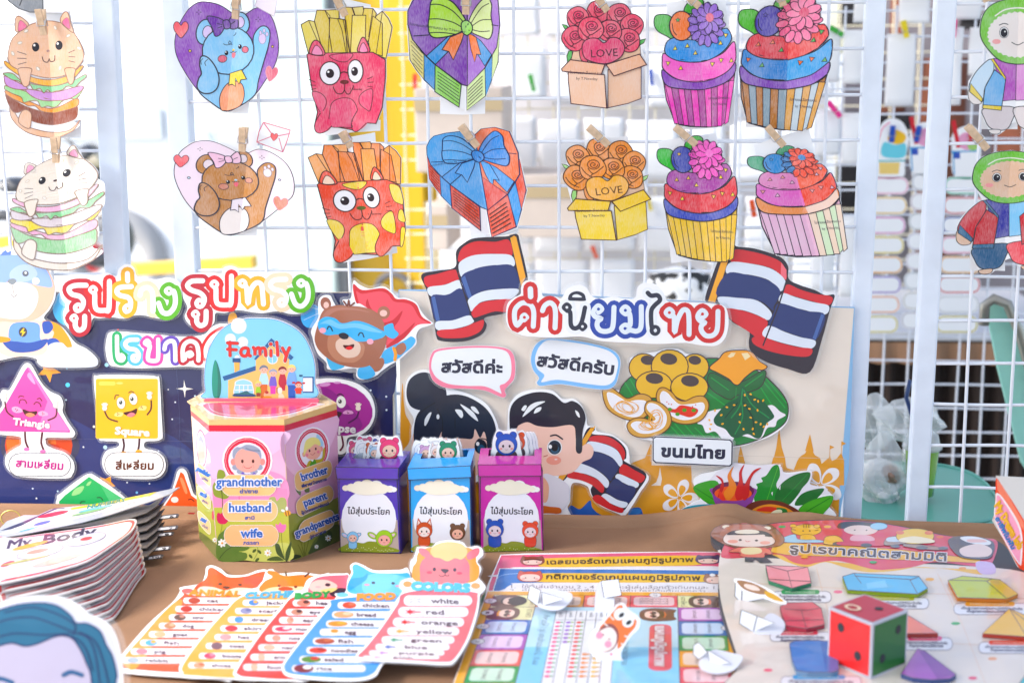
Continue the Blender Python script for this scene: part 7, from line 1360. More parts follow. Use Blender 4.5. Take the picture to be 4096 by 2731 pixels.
for x, y, c in ((657, 318, '#3ca05c'), (1020, 318, '#f2b43c'), (835, 562, '#f2b43c'), (1385, 604, '#3ca05c'), (2100, 650, '#f0a85c'), (1918, 400, '#e8743c')): a.e(c, x, y, 30, 11)
for x, y, c in ((1105, 838, '#f07c9c'), (1838, 738, '#f2b43c'), (2045, 1090, '#4ca864'), (545, 1463, '#e85c78'), (2340, 1372, '#f4b488'), (2182, 1527, '#e85c78'), (620, 1640, '#4ca864')): a.e(c, x, y, 36, 13)
for q in ("930 640 1050 1100 1150 1690", "1900 690 2100 1100 2330 1690", "420 770 2700 900", "360 1160 2750 1290"): a.l('#f0c8a8', 3, q, 0)
# lorries and riders along the arch
a.e('#f2c04c', 850, 345, 122, 46, 0, o='#7a5a34', w=4); a.e('#f2c04c', 745, 312, 26, 14, 0, o='#7a5a34', w=3); a.e('#f2c04c', 935, 315, 26, 14, 0, o='#7a5a34', w=3); a.f('#f2c04c', "810 385 900 385 930 430 880 445 810 435", o='#7a5a34', w=3); a.e('#4a3434', 825, 352, 7, 5); a.e('#4a3434', 878, 352, 7, 5); a.f('#a8d4ec', "680 400 760 380 790 420 950 425 975 445 700 445 660 420", o='#5a7a94', w=3)
for q in ("830 305 830 325", "850 302 850 325", "870 305 870 325", "735 340 765 345", "945 345 920 350"): a.l('#8c6030', 6, q, 0)
a.f('#f2c040', "990 440 1010 400 1100 395 1150 440 1130 470 1000 460", o='#5a4a34', w=4); a.e('#4a4448', 1105, 458, 46, 16)
a.f('#3c343c', "1105 330 1115 290 1200 275 1330 280 1420 300 1430 350 1300 320 1200 330"); a.f('#f6ddd4', "1150 340 1220 310 1330 310 1420 340 1380 375 1280 385 1190 372"); a.e('#4a3434', 1238, 345, 7, 5); a.e('#4a3434', 1332, 347, 7, 5); a.f('#f2b8c0', "1230 385 1360 390 1390 430 1210 430"); a.f('#d84c60', "1130 440 1450 440 1450 475 1130 470"); a.e('#a8d8f2', 1430, 315, 68, 27, 0, o='#5a9cc8', w=3); a.e('#4a4448', 1330, 470, 46, 16)
a.f('#a89088', "1480 470 1500 410 1600 400 1640 450 1640 480 1900 510 1890 480 1650 460", o='#5a4a48', w=3); a.f('#cfe0f0', "1500 410 1590 405 1600 440 1500 440"); a.e('#f4cc60', 1720, 400, 152, 62, 0, o='#8c6a3c', w=4); a.f('#f8ecd0', "1600 420 1720 400 1870 430 1840 455 1620 448"); a.e('#6a6a74', 1560, 478, 38, 14); a.e('#6a6a74', 1775, 490, 48, 16); a.e('#6a6a74', 1945, 495, 40, 14); a.e('#e87c50', 1600, 370, 34, 16); a.e('#e87c50', 1830, 372, 34, 16)
a.f('#5c4c4c', "1985 430 2050 400 2200 402 2340 440 2350 520 2300 580 2100 570 2010 500", 1); a.f('#f4f0f0', "2080 410 2200 402 2320 440 2300 470 2150 450", 1); a.f('#f4c4bc', "2140 425 2260 425 2290 445 2160 448", 1); a.f('#f6dcd2', "2080 500 2220 460 2330 500 2300 560 2120 560", 1); a.f('#d8c0e8', "2210 600 2340 610 2360 690 2240 690", 1)
# lion hood child
a.f('#a06a54', "85 390 100 350 130 322 200 300 330 296 440 300 540 310 600 330 660 390 675 430 640 470 560 485 400 495 250 480 150 440", 1, o='#5a3a30', w=4); a.e('#a06a54', 210, 318, 52, 22, 0, o='#5a3a30', w=3); a.e('#f6ecd8', 210, 322, 32, 14); a.e('#a06a54', 540, 328, 52, 22, 0, o='#5a3a30', w=3); a.e('#f6ecd8', 538, 332, 30, 13); a.f('#b87c64', "160 390 200 330 300 305 440 308 540 340 600 400 570 440 400 380 250 390", 1)
a.f('#f8e4da', "185 420 220 375 320 358 480 365 570 400 600 440 560 470 440 482 300 478 210 455", 1, o='#6a4a44', w=3); a.f('#2c2a30', "215 385 260 355 380 345 520 360 580 400 520 398 510 385 380 388 270 388", 1); a.f('#f6ecd8', "280 360 350 345 450 350 470 372 380 380 300 376", 1); a.e('#4a3434', 322, 428, 13, 8); a.e('#4a3434', 452, 432, 13, 8); a.e('#f6b4a4', 262, 440, 42, 14); a.e('#f6b4a4', 520, 450, 42, 14); a.l('#d85c5c', 4, "362 432 378 442 402 436")
a.f('#e87c6c', "245 510 330 485 520 490 575 530 560 545 520 535 500 570 330 560 320 530 240 525", 1, o='#6a4a44', w=3); a.f('#f4e4b4', "330 500 400 488 480 495 490 530 410 545 340 535", 1); a.f('#4a4050', "360 565 530 568 580 608 480 612 440 580 420 605 358 602", 0)
# info bubbles
for (x0, y0, x1, y1, c) in ((580, 835, 1050, 925, '#3c9c5c'), (1255, 885, 1830, 975, '#b8b83c'), (2030, 930, 2640, 1020, '#f0a83c'), (560, 1160, 1040, 1235, '#d84c5c'), (1600, 1205, 2020, 1305, '#e8507c'), (2230, 1240, 2760, 1330, '#e85c48'), (645, 1515, 1290, 1600, '#4c9cd0')):
    a.f('#f0eef2', rrect(x0, y0, x1, y1, (y1-y0)*.45, 3), 0, o='#6a5a70', w=4); w_ = x1-x0; a.f(c, rrect(x0+w_*.15, y0-12, x1-w_*.2, y0+24, 16, 3), 0); a.t('#f0ece0', 'ทรงเรขาคณิต', x0+w_*.47, y0+6, 16, 1, w=w_*.5)
    for j in range(2): a.t('#5a5268', 'เป็นรูปเรขาคณิตสามมิติที่มีหน้าตัด', (x0+x1)/2, y0+42+25*j, 17, 1, w=w_*(.8-.15*j), bold=1)
a.build('printed_board', r, 'film_over_print')
SG = 'shape pieces stuck on the shapes board'
def piece(P, c, c2, lines, label, ec, quad=None):
    s = SBP.lift(.005); a = Art(s, *D_); r = a.body('shape_piece', P, .0042, mat('edge_'+ec.strip('#'), ec, .5), sm=0); tag(r, label, 'shape piece', SG)
    a.f(c, P, 0, o='#5c4a50', w=5)
    for q in (quad or ()): a.f(c2, q, 0)
    for q in lines: a.l('#6a4c54', 5, q, 0)
    a.build('printed_shape', r, 'film_over_print')
piece("525 625 700 632 862 640 890 765 735 808 550 748", '#f49aa4', '#f4aab4', ("525 627 700 672 862 640", "700 672 735 805", "545 738 885 755"), 'pink folded prism piece below the heading', '#3a7c5c', ("530 630 700 668 855 642",))
piece("1140 715 1230 688 1750 712 1822 808 1740 855 1180 822", '#6cbce4', '#8ccef0', ("1230 690 1290 770", "1240 712 1700 740", "1680 745 1740 850", "1680 745 1750 715"), 'long sky blue prism piece beside the pink one', '#8ca040', ("1330 770 1480 745 1500 800 1340 815",))
piece("1985 745 2100 712 2300 728 2400 740 2545 855 2450 895 2060 882", '#c4cc44', '#d6b83c', ("2000 745 2290 750", "2290 750 2450 890", "2330 735 2290 755"), 'olive yellow prism piece near the cow hood child', '#c87c34', ("2300 745 2400 742 2540 852 2460 885",))
piece("640 955 700 925 900 920 970 968 998 1098 850 1132 690 1108 655 1020", '#dc5c6c', '#e46c7c', ("680 975 860 985 960 965", "810 985 850 1130", "680 1070 980 1060"), 'coral red hexagonal piece left of the die', '#a83c4c')
piece("1520 1000 1560 968 1640 1010 1905 1168 1600 1172 1500 1165", '#ec8470', '#f2a48c', ("1640 1010 1560 1165",), 'salmon cone piece behind the die', '#a84c44', ("1520 1000 1560 970 1640 1010 1530 1080",))
piece("2260 1170 2475 970 2620 1030 2780 1110 2760 1190 2600 1195", '#f2c050', '#e8a83c', ("2475 972 2610 1190", "2475 972 2760 1180"), 'amber pyramid piece at the right side of the board', '#b0483c')
piece("715 1250 760 1228 960 1225 1100 1240 1110 1460 1050 1480 860 1480 770 1465 735 1380", '#5484c8', '#4470b8', (), 'blue cylinder piece left of the die foot', '#7c94b0', ("960 1228 1095 1242 1105 1460 1010 1478",))
piece("1740 1290 1800 1310 2050 1498 2000 1530 1850 1540 1700 1525 1608 1492", '#a860b4', '#8c4c9c', (), 'purple cone piece in front of the die', '#3c4c7c', ("1740 1292 1800 1312 2045 1498 1900 1535",))
piece("2560 1560 2680 1405 2760 1480 2760 1640 2600 1640", '#58b8c0', '#7a8c4c', ("2680 1407 2690 1640",), 'teal pyramid piece at the lower right corner', '#4c7c80')
# ---- die
C0 = tb(3482, 2716, BH_+.001); Dd = tb(3308, 2642, BH_+.001)-C0; s_ = Dd.length; u = Dd.normalized(); v = Vector((u.y, -u.x, 0));
if v.y < 0: v = -v
die = empty('paper_die', C0+(u+v)*s_/2); tag(die, 'red and green folded paper die with black pips', 'die'); bpy.context.view_layer.update()
zv = Vector((0, 0, 1)); ht = s_*1.06
bm = bmesh.new(); q = [C0, C0+u*s_, C0+u*s_+v*s_, C0+v*s_]; lo = [bm.verts.new(p) for p in q]; hi = [bm.verts.new(p+zv*ht) for p in q]
bm.faces.new(lo); bm.faces.new(hi)
for i in range(4): bm.faces.new((lo[i], lo[(i+1) % 4], hi[(i+1) % 4], hi[i]))
bmesh.ops.recalc_face_normals(bm, faces=bm.faces[:]); adopt(bobj('die_body', bm, mat('die_edge_grey', (.45, .45, .52), .35, coat=.4), bevel=.0006), die)
def die_face(o, e1, e2, nrm, c, pips, hue):
    n_ = 1; vs = []
    m = mat('die_'+c.strip('#'), c, .4, coat=.25)
    bm = bmesh.new(); e = .045
    F = [o+e1*e+e2*e, o+e1*(1-e)+e2*e, o+e1*(1-e)+e2*(1-e), o+e1*e+e2*(1-e)]; bm.faces.new([bm.verts.new(p+nrm*.0003) for p in F]); adopt(bobj('die_side', bm, m), die)
    for (x, y) in pips:
        bm = bmesh.new(); bm.faces.new([bm.verts.new(o+e1*(x+.075*cos(t))+e2*(y+.085*sin(t))+nrm*.0007) for t in [2*pi*k/18 for k in range(18)]]); adopt(bobj('pip', bm, mat('pip_black', (.02, .022, .03), .5)), die)
fu, fv = u*s_, v*s_; fz = zv*ht
die_face(C0, fu, fz, -v, '#e0103c', ((.30, .33), (.70, .72)), 0); die_face(C0, fv, fz, -u, '#0f6a34', ((.30, .30), (.72, .72)), 0); die_face(C0+fz, fu, fv, zv, '#b8143f', ((.36, .62),), 0)
bm = bmesh.new(); vs_ = []; cc = C0+fz+fu*.68+fv*.28+zv*.0012; R0, R1 = s_*.16, s_*.10
ring = [[bm.verts.new(cc+(u*cos(t)+v*sin(t)*.8)*R) for t in [2*pi*k/24 for k in range(24)]] for R in (R0, R1)]
for k in range(24): bm.faces.new((ring[0][k], ring[0][(k+1) % 24], ring[1][(k+1) % 24], ring[1][k]))
adopt(bobj('printed_ring', bm, mat('cream_ink', '#f4dcc0', .4)), die)
# ---- folded paper walking pieces
PAPER = mat('folded_white_paper', (.64, .65, .72), .45, coat=.3)
def marker(label, x0, y0, base, panels, back):
    g = empty('paper_marker', tb(*base, .008)); tag(g, label, 'game marker', 'folded paper markers on the game sheets'); bpy.context.view_layer.update()
    for P in panels:
        a = Art(Plane(tb(*base, .010), (-.35, -1, .25)), x0, y0); b = a.body('paper_fold', P, .0005, PAPER, sm=0); adopt(b, g); P = pts(P); a.l('#3c3c46', 5, P+[P[0]], 0); adopt(a.build('printed_edge', None, 'laminated_print'), g)
    a = Art(Plane(tb(*base, .012), (0, -.28, 1)), x0, y0); b = a.body('picture_back', back, .0006, PAPER); adopt(b, g); adopt(a.film(back, None, 4), g)
    return g
marker('white folded paper marker lying near the FINISH space', 1800, 1947, (2150, 2425), ("640 785 725 825 700 950 620 890", "735 840 910 895 740 950"), "730 820 800 812 900 830 970 850 972 900 900 970 820 985 740 965 700 935")
marker('upright folded white marker on the blue rule sheet', 1800, 1947, (2410, 2400), ("1208 750 1348 735 1372 865 1235 890",), "1215 752 1170 820 1150 1000 1100 1035 1110 1070 1230 1065 1300 1000 1312 880 1260 850")
marker('folded marker with a brown kid leaning at the upper right corner of the game sheets', 2800, 1947, (2950, 2412), ("285 745 335 805 330 925 278 870", "338 805 560 880 500 895 335 925"), "335 820 420 840 560 880 600 905 500 915 400 905")
marker('white folded marker lying on the right edge of the sheets', 2800, 1947, (3000, 2527), ("330 980 455 1030 425 1160 315 1090", "458 1032 595 1085 428 1160"), "560 1008 640 1040 682 1105 640 1180 560 1200 450 1170 430 1150 500 1060")
marker('white folded marker at the right lower side of the game board', 1800, 1947, (2850, 2660), ("1950 1262 1990 1240 2060 1320 1990 1378 1945 1335", "2060 1300 2240 1410 2080 1430"), "2000 1385 2100 1300 2250 1325 2338 1350 2320 1410 2250 1470 2120 1490 2010 1450")
a, r = lay(Plane(tb(2945, 2420, .03), (-.1, -.45, .9)), *D_, "275 732 400 750 560 820 690 920 640 930 500 880 350 830 300 780", 'brown hooded kid picture on the folded marker at the upper right of the game sheets', 'picture', 'kid_picture', film=0)
a.f('#a07858', "300 745 420 765 540 830 500 860 380 830 320 790"); a.f('#f0d8cc', "360 775 440 790 480 825 420 825 360 800"); a.f('#d8a83c', "520 830 600 860 670 915 600 905 530 870"); a.build('printed_kid', r)
TKP = Plane(tb(2470, 2640, .006), (0, -1, .35))
a, r = lay(TKP, 1800, 1947, "1110 1250 1120 1180 1180 1110 1240 1050 1300 980 1340 935 1390 930 1430 980 1490 1020 1520 1060 1510 1130 1460 1180 1400 1260 1370 1330 1390 1390 1470 1400 1460 1420 1350 1440 1220 1450 1180 1380 1130 1330", 'tiger hood kid standing marker in the middle of the board', 'game marker', 'kid_marker', film=3)
a.f('#f6f2f2', "1120 1250 1200 1110 1330 960 1390 945 1500 1060 1490 1120 1400 1240 1350 1320 1340 1400 1240 1430 1160 1340"); a.f('#ec7c40', "1195 1130 1250 1060 1310 990 1350 945 1385 955 1370 1010 1440 1060 1490 1060 1480 1120 1430 1180 1390 1250 1340 1290 1345 1200 1320 1130 1260 1100"); a.f('#8c4c44', "1190 1150 1240 1100 1300 1095 1345 1150 1345 1230 1300 1300 1220 1320 1160 1260"); a.f('#f8e2dc', "1150 1220 1200 1150 1280 1120 1330 1170 1325 1250 1280 1300 1210 1320 1160 1280"); a.e('#f6f4f2', 1360, 1015, 52, 46, -40); a.e('#2a2426', 1372, 1022, 26, 16, -40); a.e('#f6f4f2', 1425, 1075, 48, 44, -40); a.e('#2a2426', 1430, 1082, 26, 16, -40)
a.e('#f6a0b4', 1195, 1185, 28, 28); a.e('#f6a0b4', 1265, 1255, 28, 28); a.e('#5a3434', 1225, 1180, 6, 8); a.e('#5a3434', 1275, 1215, 6, 8); a.f('#f2f0f4', "1140 1310 1220 1340 1350 1310 1360 1400 1230 1430 1180 1390"); a.e('#f090a0', 1290, 1335, 12, 12)
for q in ("1280 1030 1310 1060", "1230 1085 1260 1110", "1400 1190 1430 1200", "1370 1250 1400 1260"): a.l('#f6ece4', 10, q, 0)
a.build('printed_kid', r)
# ---- open job booklet at the right edge
JA, JB = tb(3978, 2105, .0), tb(4096+60, 2350, .0); jp = Plane(tb(4040, 2290, .007), (-.92, -.42, .06))
a, r = lay(jp, 2920, 1700, "2128 405 2160 420 2352 740 2480 960 2480 1340 2340 1215 2190 920 2095 760 2118 700", 'red and pink job book standing open at the right edge', 'book', 'job_book', sm=0, thick=.003, m=mat('book_edge_grey', (.5, .48, .46), .5))
a.f('#ee5a40', "2128 420 2160 440 2352 760 2476 975 2476 1320 2345 1200 2180 900 2110 740 2120 680", 0); a.f('#f08c74', "2135 430 2200 520 2352 780 2352 840 2140 520", 0); a.f('#f6ecf0', "2135 540 2200 600 2330 830 2335 1090 2310 1105 2240 1000 2120 760 2125 600", 1); a.f('#f4a8c4', "2142 560 2200 625 2318 845 2322 1075 2305 1085 2240 980 2130 760 2134 620", 1)
a.t('#f4c030', 'My Dream Job', 2238, 800, 58, 62, w=400, bold=5, out=('#b8502c', 4), skew=-.3); a.t('#3c84c8', 'อาชีพในฝัน', 2210, 860, 34, 62, w=280, bold=3); a.build('printed_cover', r)
a, r = lay(Plane(tb(4060, 2280, .085), (-.3, -.5, .8)), 2920, 1700, "2125 403 2352 418 2500 430 2500 960 2352 745", 'inside page of the open job book at the right edge', 'book page', 'book_page', sm=0, thick=.001, m=mat('grey_page', (.52, .49, .46), .5))
bm = bmesh.new(); pp = tb(760, 2038-5, .012); bbox(bm, (0, 0, 0), (.008, .003, .001)); o = bobj('paper_scrap', bm, mat('red_scrap', '#e04040', .5)); o.location = tb(766, 2052, .010); tag(o, 'tiny red paper scrap on the hem beside the hexagon box', 'scrap')
# ================================================================ behind the grids
WG2 = 'sheets and cards pegged on the rear grid'
YR, YC = 2.95, 3.75
zr = at(3600, 1346, YR).z; sr = at(3600, 1250, YR).z-zr
xr0 = at(3570, 500, YR).x
zs = [zr+sr*k for k in range(-7, 14)]; xs = [xr0+sr*k for k in range(-7, 11)]
grid_panel('rear white wire grid hung with folded white cards', YR, [], zs, xs, min(xs)-.01, max(xs)+.01, zs[0]-.01, zs[-1]+.01, r=.0022, group='grids further back')
CREAM = mat('cream_wire', (.72, .66, .50), .45)
sc = .066; xc0 = at(1620, 500, YC).x; zc = at(2400, 330, YC).z
zs = [zc+sc*k for k in range(-9, 6)]; xs = [xc0+sc*k for k in range(0, 22)]
grid_panel('cream wire grid far behind hung with blank white sheets', YC, [], zs, xs, min(xs)-.01, max(xs)+.01, zs[0]-.01, zs[-1]+.01, r=.0022, wmat=CREAM, group='grids further back')
SHEET = mat('white_sheet', (.80, .80, .82), .7, bump=.2, bscale=25)
def sheet(px0, py0, px1, py1, Y, label, m=None, group=WG2, name='hanging_sheet', round_=0, curve=.004, cat='paper'):
    A, B = at(px0, py1, Y), at(px1, py0, Y); bm = bmesh.new(); n = 8; w, h = B.x-A.x, B.z-A.z; rows = []
    for j in range(n+1):
        rows.append([bm.verts.new((A.x+w*i/n, Y-.012-curve*sin(pi*i/n)-.004*sin(j*.8+px0), A.z+h*j/n)) for i in range(n+1)])
    for j in range(n):
        for i in range(n): bm.faces.new((rows[j][i], rows[j][i+1], rows[j+1][i+1], rows[j+1][i]))
    o = bobj(name, bm, m or SHEET, None, True); o.modifiers.new('s', 'SOLIDIFY').thickness = .0008; tag(o, label, cat, group); return o
rr = random.Random(11)
k = 0
for y0, y1 in ((-60, 150), (170, 430), (460, 730), (760, 1010), (1030, 1300)):
    x = 1785
    while x < 3230:
        w_ = 150+rr.random()*60
        if not (y0 > 1000 and 2560 < x+w_ and x < 2860): sheet(x, y0+rr.random()*25, x+w_, y1-rr.random()*40, YC, 'blank white sheet hanging on the cream grid', group='blank sheets on the cream grid')
        x += w_+rr.random()*22+4
# backing wall
bm = bmesh.new(); A, B = at(1770, 1500, 3.86), at(3330, -250, 3.86); bbox(bm, ((A.x+B.x)/2, 3.86, (A.z+B.z)/2), (B.x-A.x, .01, B.z-A.z)); o = bobj('partition_board', bm, mat('pale_lilac_board', (.76, .74, .77), .7, noise=.08, nscale=4)); tag(o, 'pale partition board behind the blank sheets', 'partition')
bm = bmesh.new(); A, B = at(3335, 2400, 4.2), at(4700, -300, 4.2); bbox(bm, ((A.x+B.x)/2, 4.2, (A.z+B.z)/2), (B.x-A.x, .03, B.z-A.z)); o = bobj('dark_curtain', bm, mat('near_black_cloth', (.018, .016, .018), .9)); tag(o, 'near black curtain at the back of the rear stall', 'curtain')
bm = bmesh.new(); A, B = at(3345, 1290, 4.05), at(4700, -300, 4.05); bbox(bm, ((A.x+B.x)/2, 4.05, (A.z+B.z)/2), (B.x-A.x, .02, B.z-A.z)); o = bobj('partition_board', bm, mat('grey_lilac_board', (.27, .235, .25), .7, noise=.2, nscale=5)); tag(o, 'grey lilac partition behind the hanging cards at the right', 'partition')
TERRA = mat('terracotta_cloth', (.19, .055, .025), .8, noise=.3, nscale=6)
for (x0, y0, x1, y1, lb) in ((3640, 230, 3870, 1050, 'terracotta cloth hanging behind the cards between the two right posts'), (3550, -60, 3640, 260, 'terracotta cloth behind the upper folded card'), (3960, 250, 4200, 700, 'terracotta cloth behind the hooded figures'), (3460, 420, 3620, 560, 'terracotta cloth behind the blue pegs')):
    sheet(x0, y0, x1, y1, 3.9, lb, TERRA, 'terracotta cloths', 'hanging_cloth', curve=.05, cat='cloth')
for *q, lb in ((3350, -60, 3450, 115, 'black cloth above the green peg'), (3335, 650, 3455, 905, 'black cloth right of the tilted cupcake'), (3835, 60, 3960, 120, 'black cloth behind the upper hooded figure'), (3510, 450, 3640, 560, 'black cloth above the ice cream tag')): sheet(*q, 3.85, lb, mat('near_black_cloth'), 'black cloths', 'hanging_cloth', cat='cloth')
for (x0, y0, x1, y1, lb, m) in ((3410, -60, 3540, 92, 'folded white card at the top left of the rear grid', 0), (3590, -60, 3720, 95, 'folded white card under the yellow peg row', 0), (3535, 135, 3662, 425, 'tall blank folded card below the yellow peg', 0), (3260, 125, 3360, 330, 'blank card below the green peg', 0), (3365, 120, 3462, 335, 'blank card right of the green peg', 0), (3800, -60, 3925, 80, 'folded white card right of the second post', 0), (3790, 110, 3850, 420, 'tall blank card between post and hooded figure', 0), (3865, 110, 3990, 300, 'blank card behind the upper hooded figure', 0), (3260, 440, 3360, 620, 'blank card below the pink peg', 0), (3360, 450, 3470, 655, 'larger blank card right of the pink peg', 0), (3240, 850, 3340, 1160, 'blank card beside the tilted cupcake', 0), (3350, 860, 3440, 1180, 'blank card left of the third post', 0), (3640, 520, 3720, 700, 'grey blank card between the posts', 0)):
    sheet(x0, y0, x1, y1, YR, lb)
PEGC = {'green': '#28a83c', 'yellow': '#f2dc2c', 'pink': '#f24c98', 'blue': '#2454b4', 'red': '#d83040', 'orange': '#f2692c'}
def cpeg(a_, b_, c, lb, Y=YR): peg(a_, b_, lb, Y=Y-.03, m=mat('plastic_'+c, PEGC[c], .35, coat=.3), group='coloured plastic pegs on the rear grids', w=.010)
cpeg((3320, 110), (3372, 142), 'green', 'green plastic peg right of the striped cupcake'); cpeg((3612, 84), (3628, 152), 'yellow', 'yellow plastic peg between the right posts'); cpeg((3816, 78), (3812, 150), 'pink', 'pink plastic peg at the edge of the fourth post'); cpeg((3312, 408), (3362, 468), 'pink', 'pink plastic peg lower left of the third post')
cpeg((3570, 502), (3566, 570), 'blue', 'left blue peg above the ice cream tag strip'); cpeg((3676, 503), (3664, 568), 'blue', 'right blue peg between the two posts'); cpeg((3884, 532), (3884, 575), 'red', 'red peg above the blue cup tag strip'); cpeg((3006, 800), (3018, 868), 'orange', 'orange peg left of the tilted cupcake')
cpeg((2120, 298), (2136, 366), 'green', 'green peg between the gift hearts and the roses', YC); cpeg((2602, 276), (2608, 344), 'blue', 'blue peg left of the orange berry cupcake', YC); cpeg((1660, 296), (1660, 358), 'red', 'red peg on the cream grid beside the fries', YC); cpeg((2284, 780), (2272, 846), 'red', 'red peg left of the yellow box roses', YC); cpeg((2368, 985), (2388, 1032), 'orange', 'orange peg below the yellow box roses', YC); cpeg((2590, 785), (2604, 842), 'yellow', 'yellow peg right of the yellow box roses', YC)
# strips of rounded tags with coloured edges
def strip(px, dx, y0, n, hgt, w, cols, head, label):
    g = empty('tag_strip', at(px, y0, YR-.03)); tag(g, label, 'tag strip', 'strips of rounded tags'); bpy.context.view_layer.update(); S = Plane((0, YR-.03, 0), (0, -1, 0))
    a = Art(S, 0, 0, 1)
    if head == 'ice':
        P = [(px-60, y0-140), (px-40, y0-200), (px, y0-230), (px+50, y0-215), (px+75, y0-150), (px+60, y0-60), (px+50, y0+5), (px-50, y0+5), (px-60, y0-60)]
        b = a.body('top_tag', P, .001, WHITE); a.f('#f4c458', [(px-10, y0-150), (px+20, y0-185), (px+62, y0-165), (px+55, y0-135), (px+20, y0-128)], 1); a.f('#7ccfe0', [(px-25, y0-135), (px+20, y0-125), (px+62, y0-130), (px+55, y0-75), (px-30, y0-80)], 1); a.f('#f2d48c', [(px-45, y0-55), (px+40, y0-55), (px+34, y0-8), (px-42, y0-8)], 0); a.l('#f08cac', 5, [(px-50, y0-130), (px-30, y0-190), (px, y0-215)]); a.l('#3cb8c0', 6, [(px-58, y0-60), (px+58, y0-62)], 0)
    else:
        P = [(px-55, y0-110), (px-50, y0-170), (px, y0-200), (px+50, y0-185), (px+62, y0-110), (px+50, y0), (px-45, y0)]
        b = a.body('top_tag', P, .001, WHITE); a.f('#e8a8c8', ell(px+10, y0-140, 42, 36), 1); a.f('#a8d080', ell(px+30, y0-120, 22, 18), 1); a.f('#3c54b0', [(px-52, y0-95), (px-22, y0-95), (px-22, y0-70), (px-50, y0-70)], 0); a.l('#3c9cd0', 6, [(px-56, y0-98), (px+56, y0-100)], 0); a.l('#3c9cd0', 5, [(px-50, y0-95), (px-45, y0-5)], 0); a.f('#cc3040', [(px-58, y0-220), (px-40, y0-225), (px-20, y0-115), (px-36, y0-112)], 0)
    adopt(b, g); adopt(a.build('printed_picture', None, 'matte_print'), g)
    for i in range(n):
        x = px+dx*i; y = y0+hgt*i; q = rrect(x-w/2, y+3, x+w/2, y+hgt-5, hgt*.38, 4); b = a.body('rounded_tag', q, .001, WHITE, sm=0); a.l(cols[i % len(cols)], 5, rrect(x-w/2+5, y+8, x+w/2-5, y+hgt-10, hgt*.34, 4), 0, True); adopt(b, g); adopt(a.build('printed_rim', None, 'matte_print'), g)
strip(3560, -6, 705, 8, 79, 150, ('#f2b4cc', '#f0c86c', '#e08cc4', '#e8d050', '#f2b050', '#8c6cc0', '#f2a878', '#d8c83c'), 'ice', 'strip of white rounded tags topped with an ice cream')
strip(3862, -5, 705, 8, 79, 170, ('#5cc0a0', '#d85c5c', '#3454a4', '#f0a0b8', '#f0b040', '#d8504c', '#dcdcdc', '#d4c438'), 'cup', 'strip of white rounded tags topped with a blue cup')
strip(3694, -6, 690, 8, 79, 96, ('#c8ccd4', '#d4c8cc', '#c4c8c8', '#d0ccd8', '#d8ccd4', '#ccd0d4', '#d8d4cc', '#c8c4cc'), 'cup', 'pale greyish strip of rounded tags partly behind the fourth post')
# rear table
g = empty('rear_table', at(3700, 1500, 3.3)); tag(g, 'rear stall table under a brown cloth', 'table'); bpy.context.view_layer.update()
A = at(3330, 1290, 3.2); B = at(4300, 1290, 3.2); zt = A.z-.02; z2 = at(3600, 1445, 3.2).z
bm = bmesh.new(); bbox(bm, ((A.x+B.x)/2, 3.5, zt-.01), (B.x-A.x, .6, .02)); adopt(bobj('table_top', bm, mat('white_board_top', (.6, .6, .62), .5), bevel=.002), g)
bm = bmesh.new(); n = 60; r0 = []; r1 = []
for i in range(n+1):
    x = A.x+(B.x-A.x)*i/n; r0.append(bm.verts.new((x, 3.19, zt-.022))); r1.append(bm.verts.new((x, 3.18+.012*sin(i*.9), z2)))
for i in range(n): bm.faces.new((r0[i], r0[i+1], r1[i+1], r1[i]))
adopt(bobj('cloth_skirt', bm, CLOTH, None, True), g)
bm = bmesh.new(); r0 = []; r1 = []
for i in range(n+1):
    x = A.x+(B.x-A.x)*i/n; r0.append(bm.verts.new((x, 3.26+.02*sin(i*1.1), z2+.02))); r1.append(bm.verts.new((x, 3.26+.03*sin(i*1.1), GZ+.02)))
for i in range(n): bm.faces.new((r0[i], r0[i+1], r1[i+1], r1[i]))
adopt(bobj('dark_void_sheet', bm, mat('dark_void_brown', (.03, .018, .014), .9), None, True), g)  # dark sheet added below the skirt, standing in for the shade under the table
# green plastic chair
MINT = mat('mint_plastic', (.33, .68, .56), .35, coat=.3, noise=.05); MINTD = mat('teal_plastic', (.10, .36, .29), .4, coat=.2)
ch = empty('green_chair', at(3700, 2000, 2.2)); tag(ch, 'mint green chair behind the right grid holding a bag and a drink', 'chair'); bpy.context.view_layer.update()
zc_ = at(3640, 2040, 2.05).z; cx = at(3640, 1990, 2.12); 
bm = bmesh.new(); P = [(cx.x+.135*(abs(cos(t))**.6)*(1 if cos(t) > 0 else -1)*1.0, 2.14+.16*(abs(sin(t))**.7)*(1 if sin(t) > 0 else -1)) for t in [2*pi*k/40 for k in range(40)]]
lo = [bm.verts.new((x, y, zc_-.03)) for x, y in P]; hi = [bm.verts.new((x, y, zc_)) for x, y in P]; bm.faces.new(hi); bm.faces.new(lo[::-1])
for i in range(40): bm.faces.new((lo[i], lo[(i+1) % 40], hi[(i+1) % 40], hi[i]))
o = bobj('seat', bm, MINTD, None); b_ = o.modifiers.new('b', 'BEVEL'); b_.width = .01; b_.segments = 3; adopt(o, ch)
bm = bmesh.new(); tube(bm, [(x*1.0+(x-cx.x)*-.06, y+(y-2.14)*-.06, zc_+.001) for x, y in P], .0025, 8, closed=True); adopt(bobj('seat_rim', bm, MINTD, None, True), ch)
for sx in (-1, 1):
    for sy in (-1, 1): bm = bmesh.new(); tube(bm, [(cx.x+sx*.11, 2.14+sy*.12, zc_-.02), (cx.x+sx*.14, 2.14+sy*.15, GZ)], .012, 8); adopt(bobj('leg', bm, MINTD, None, True), ch)
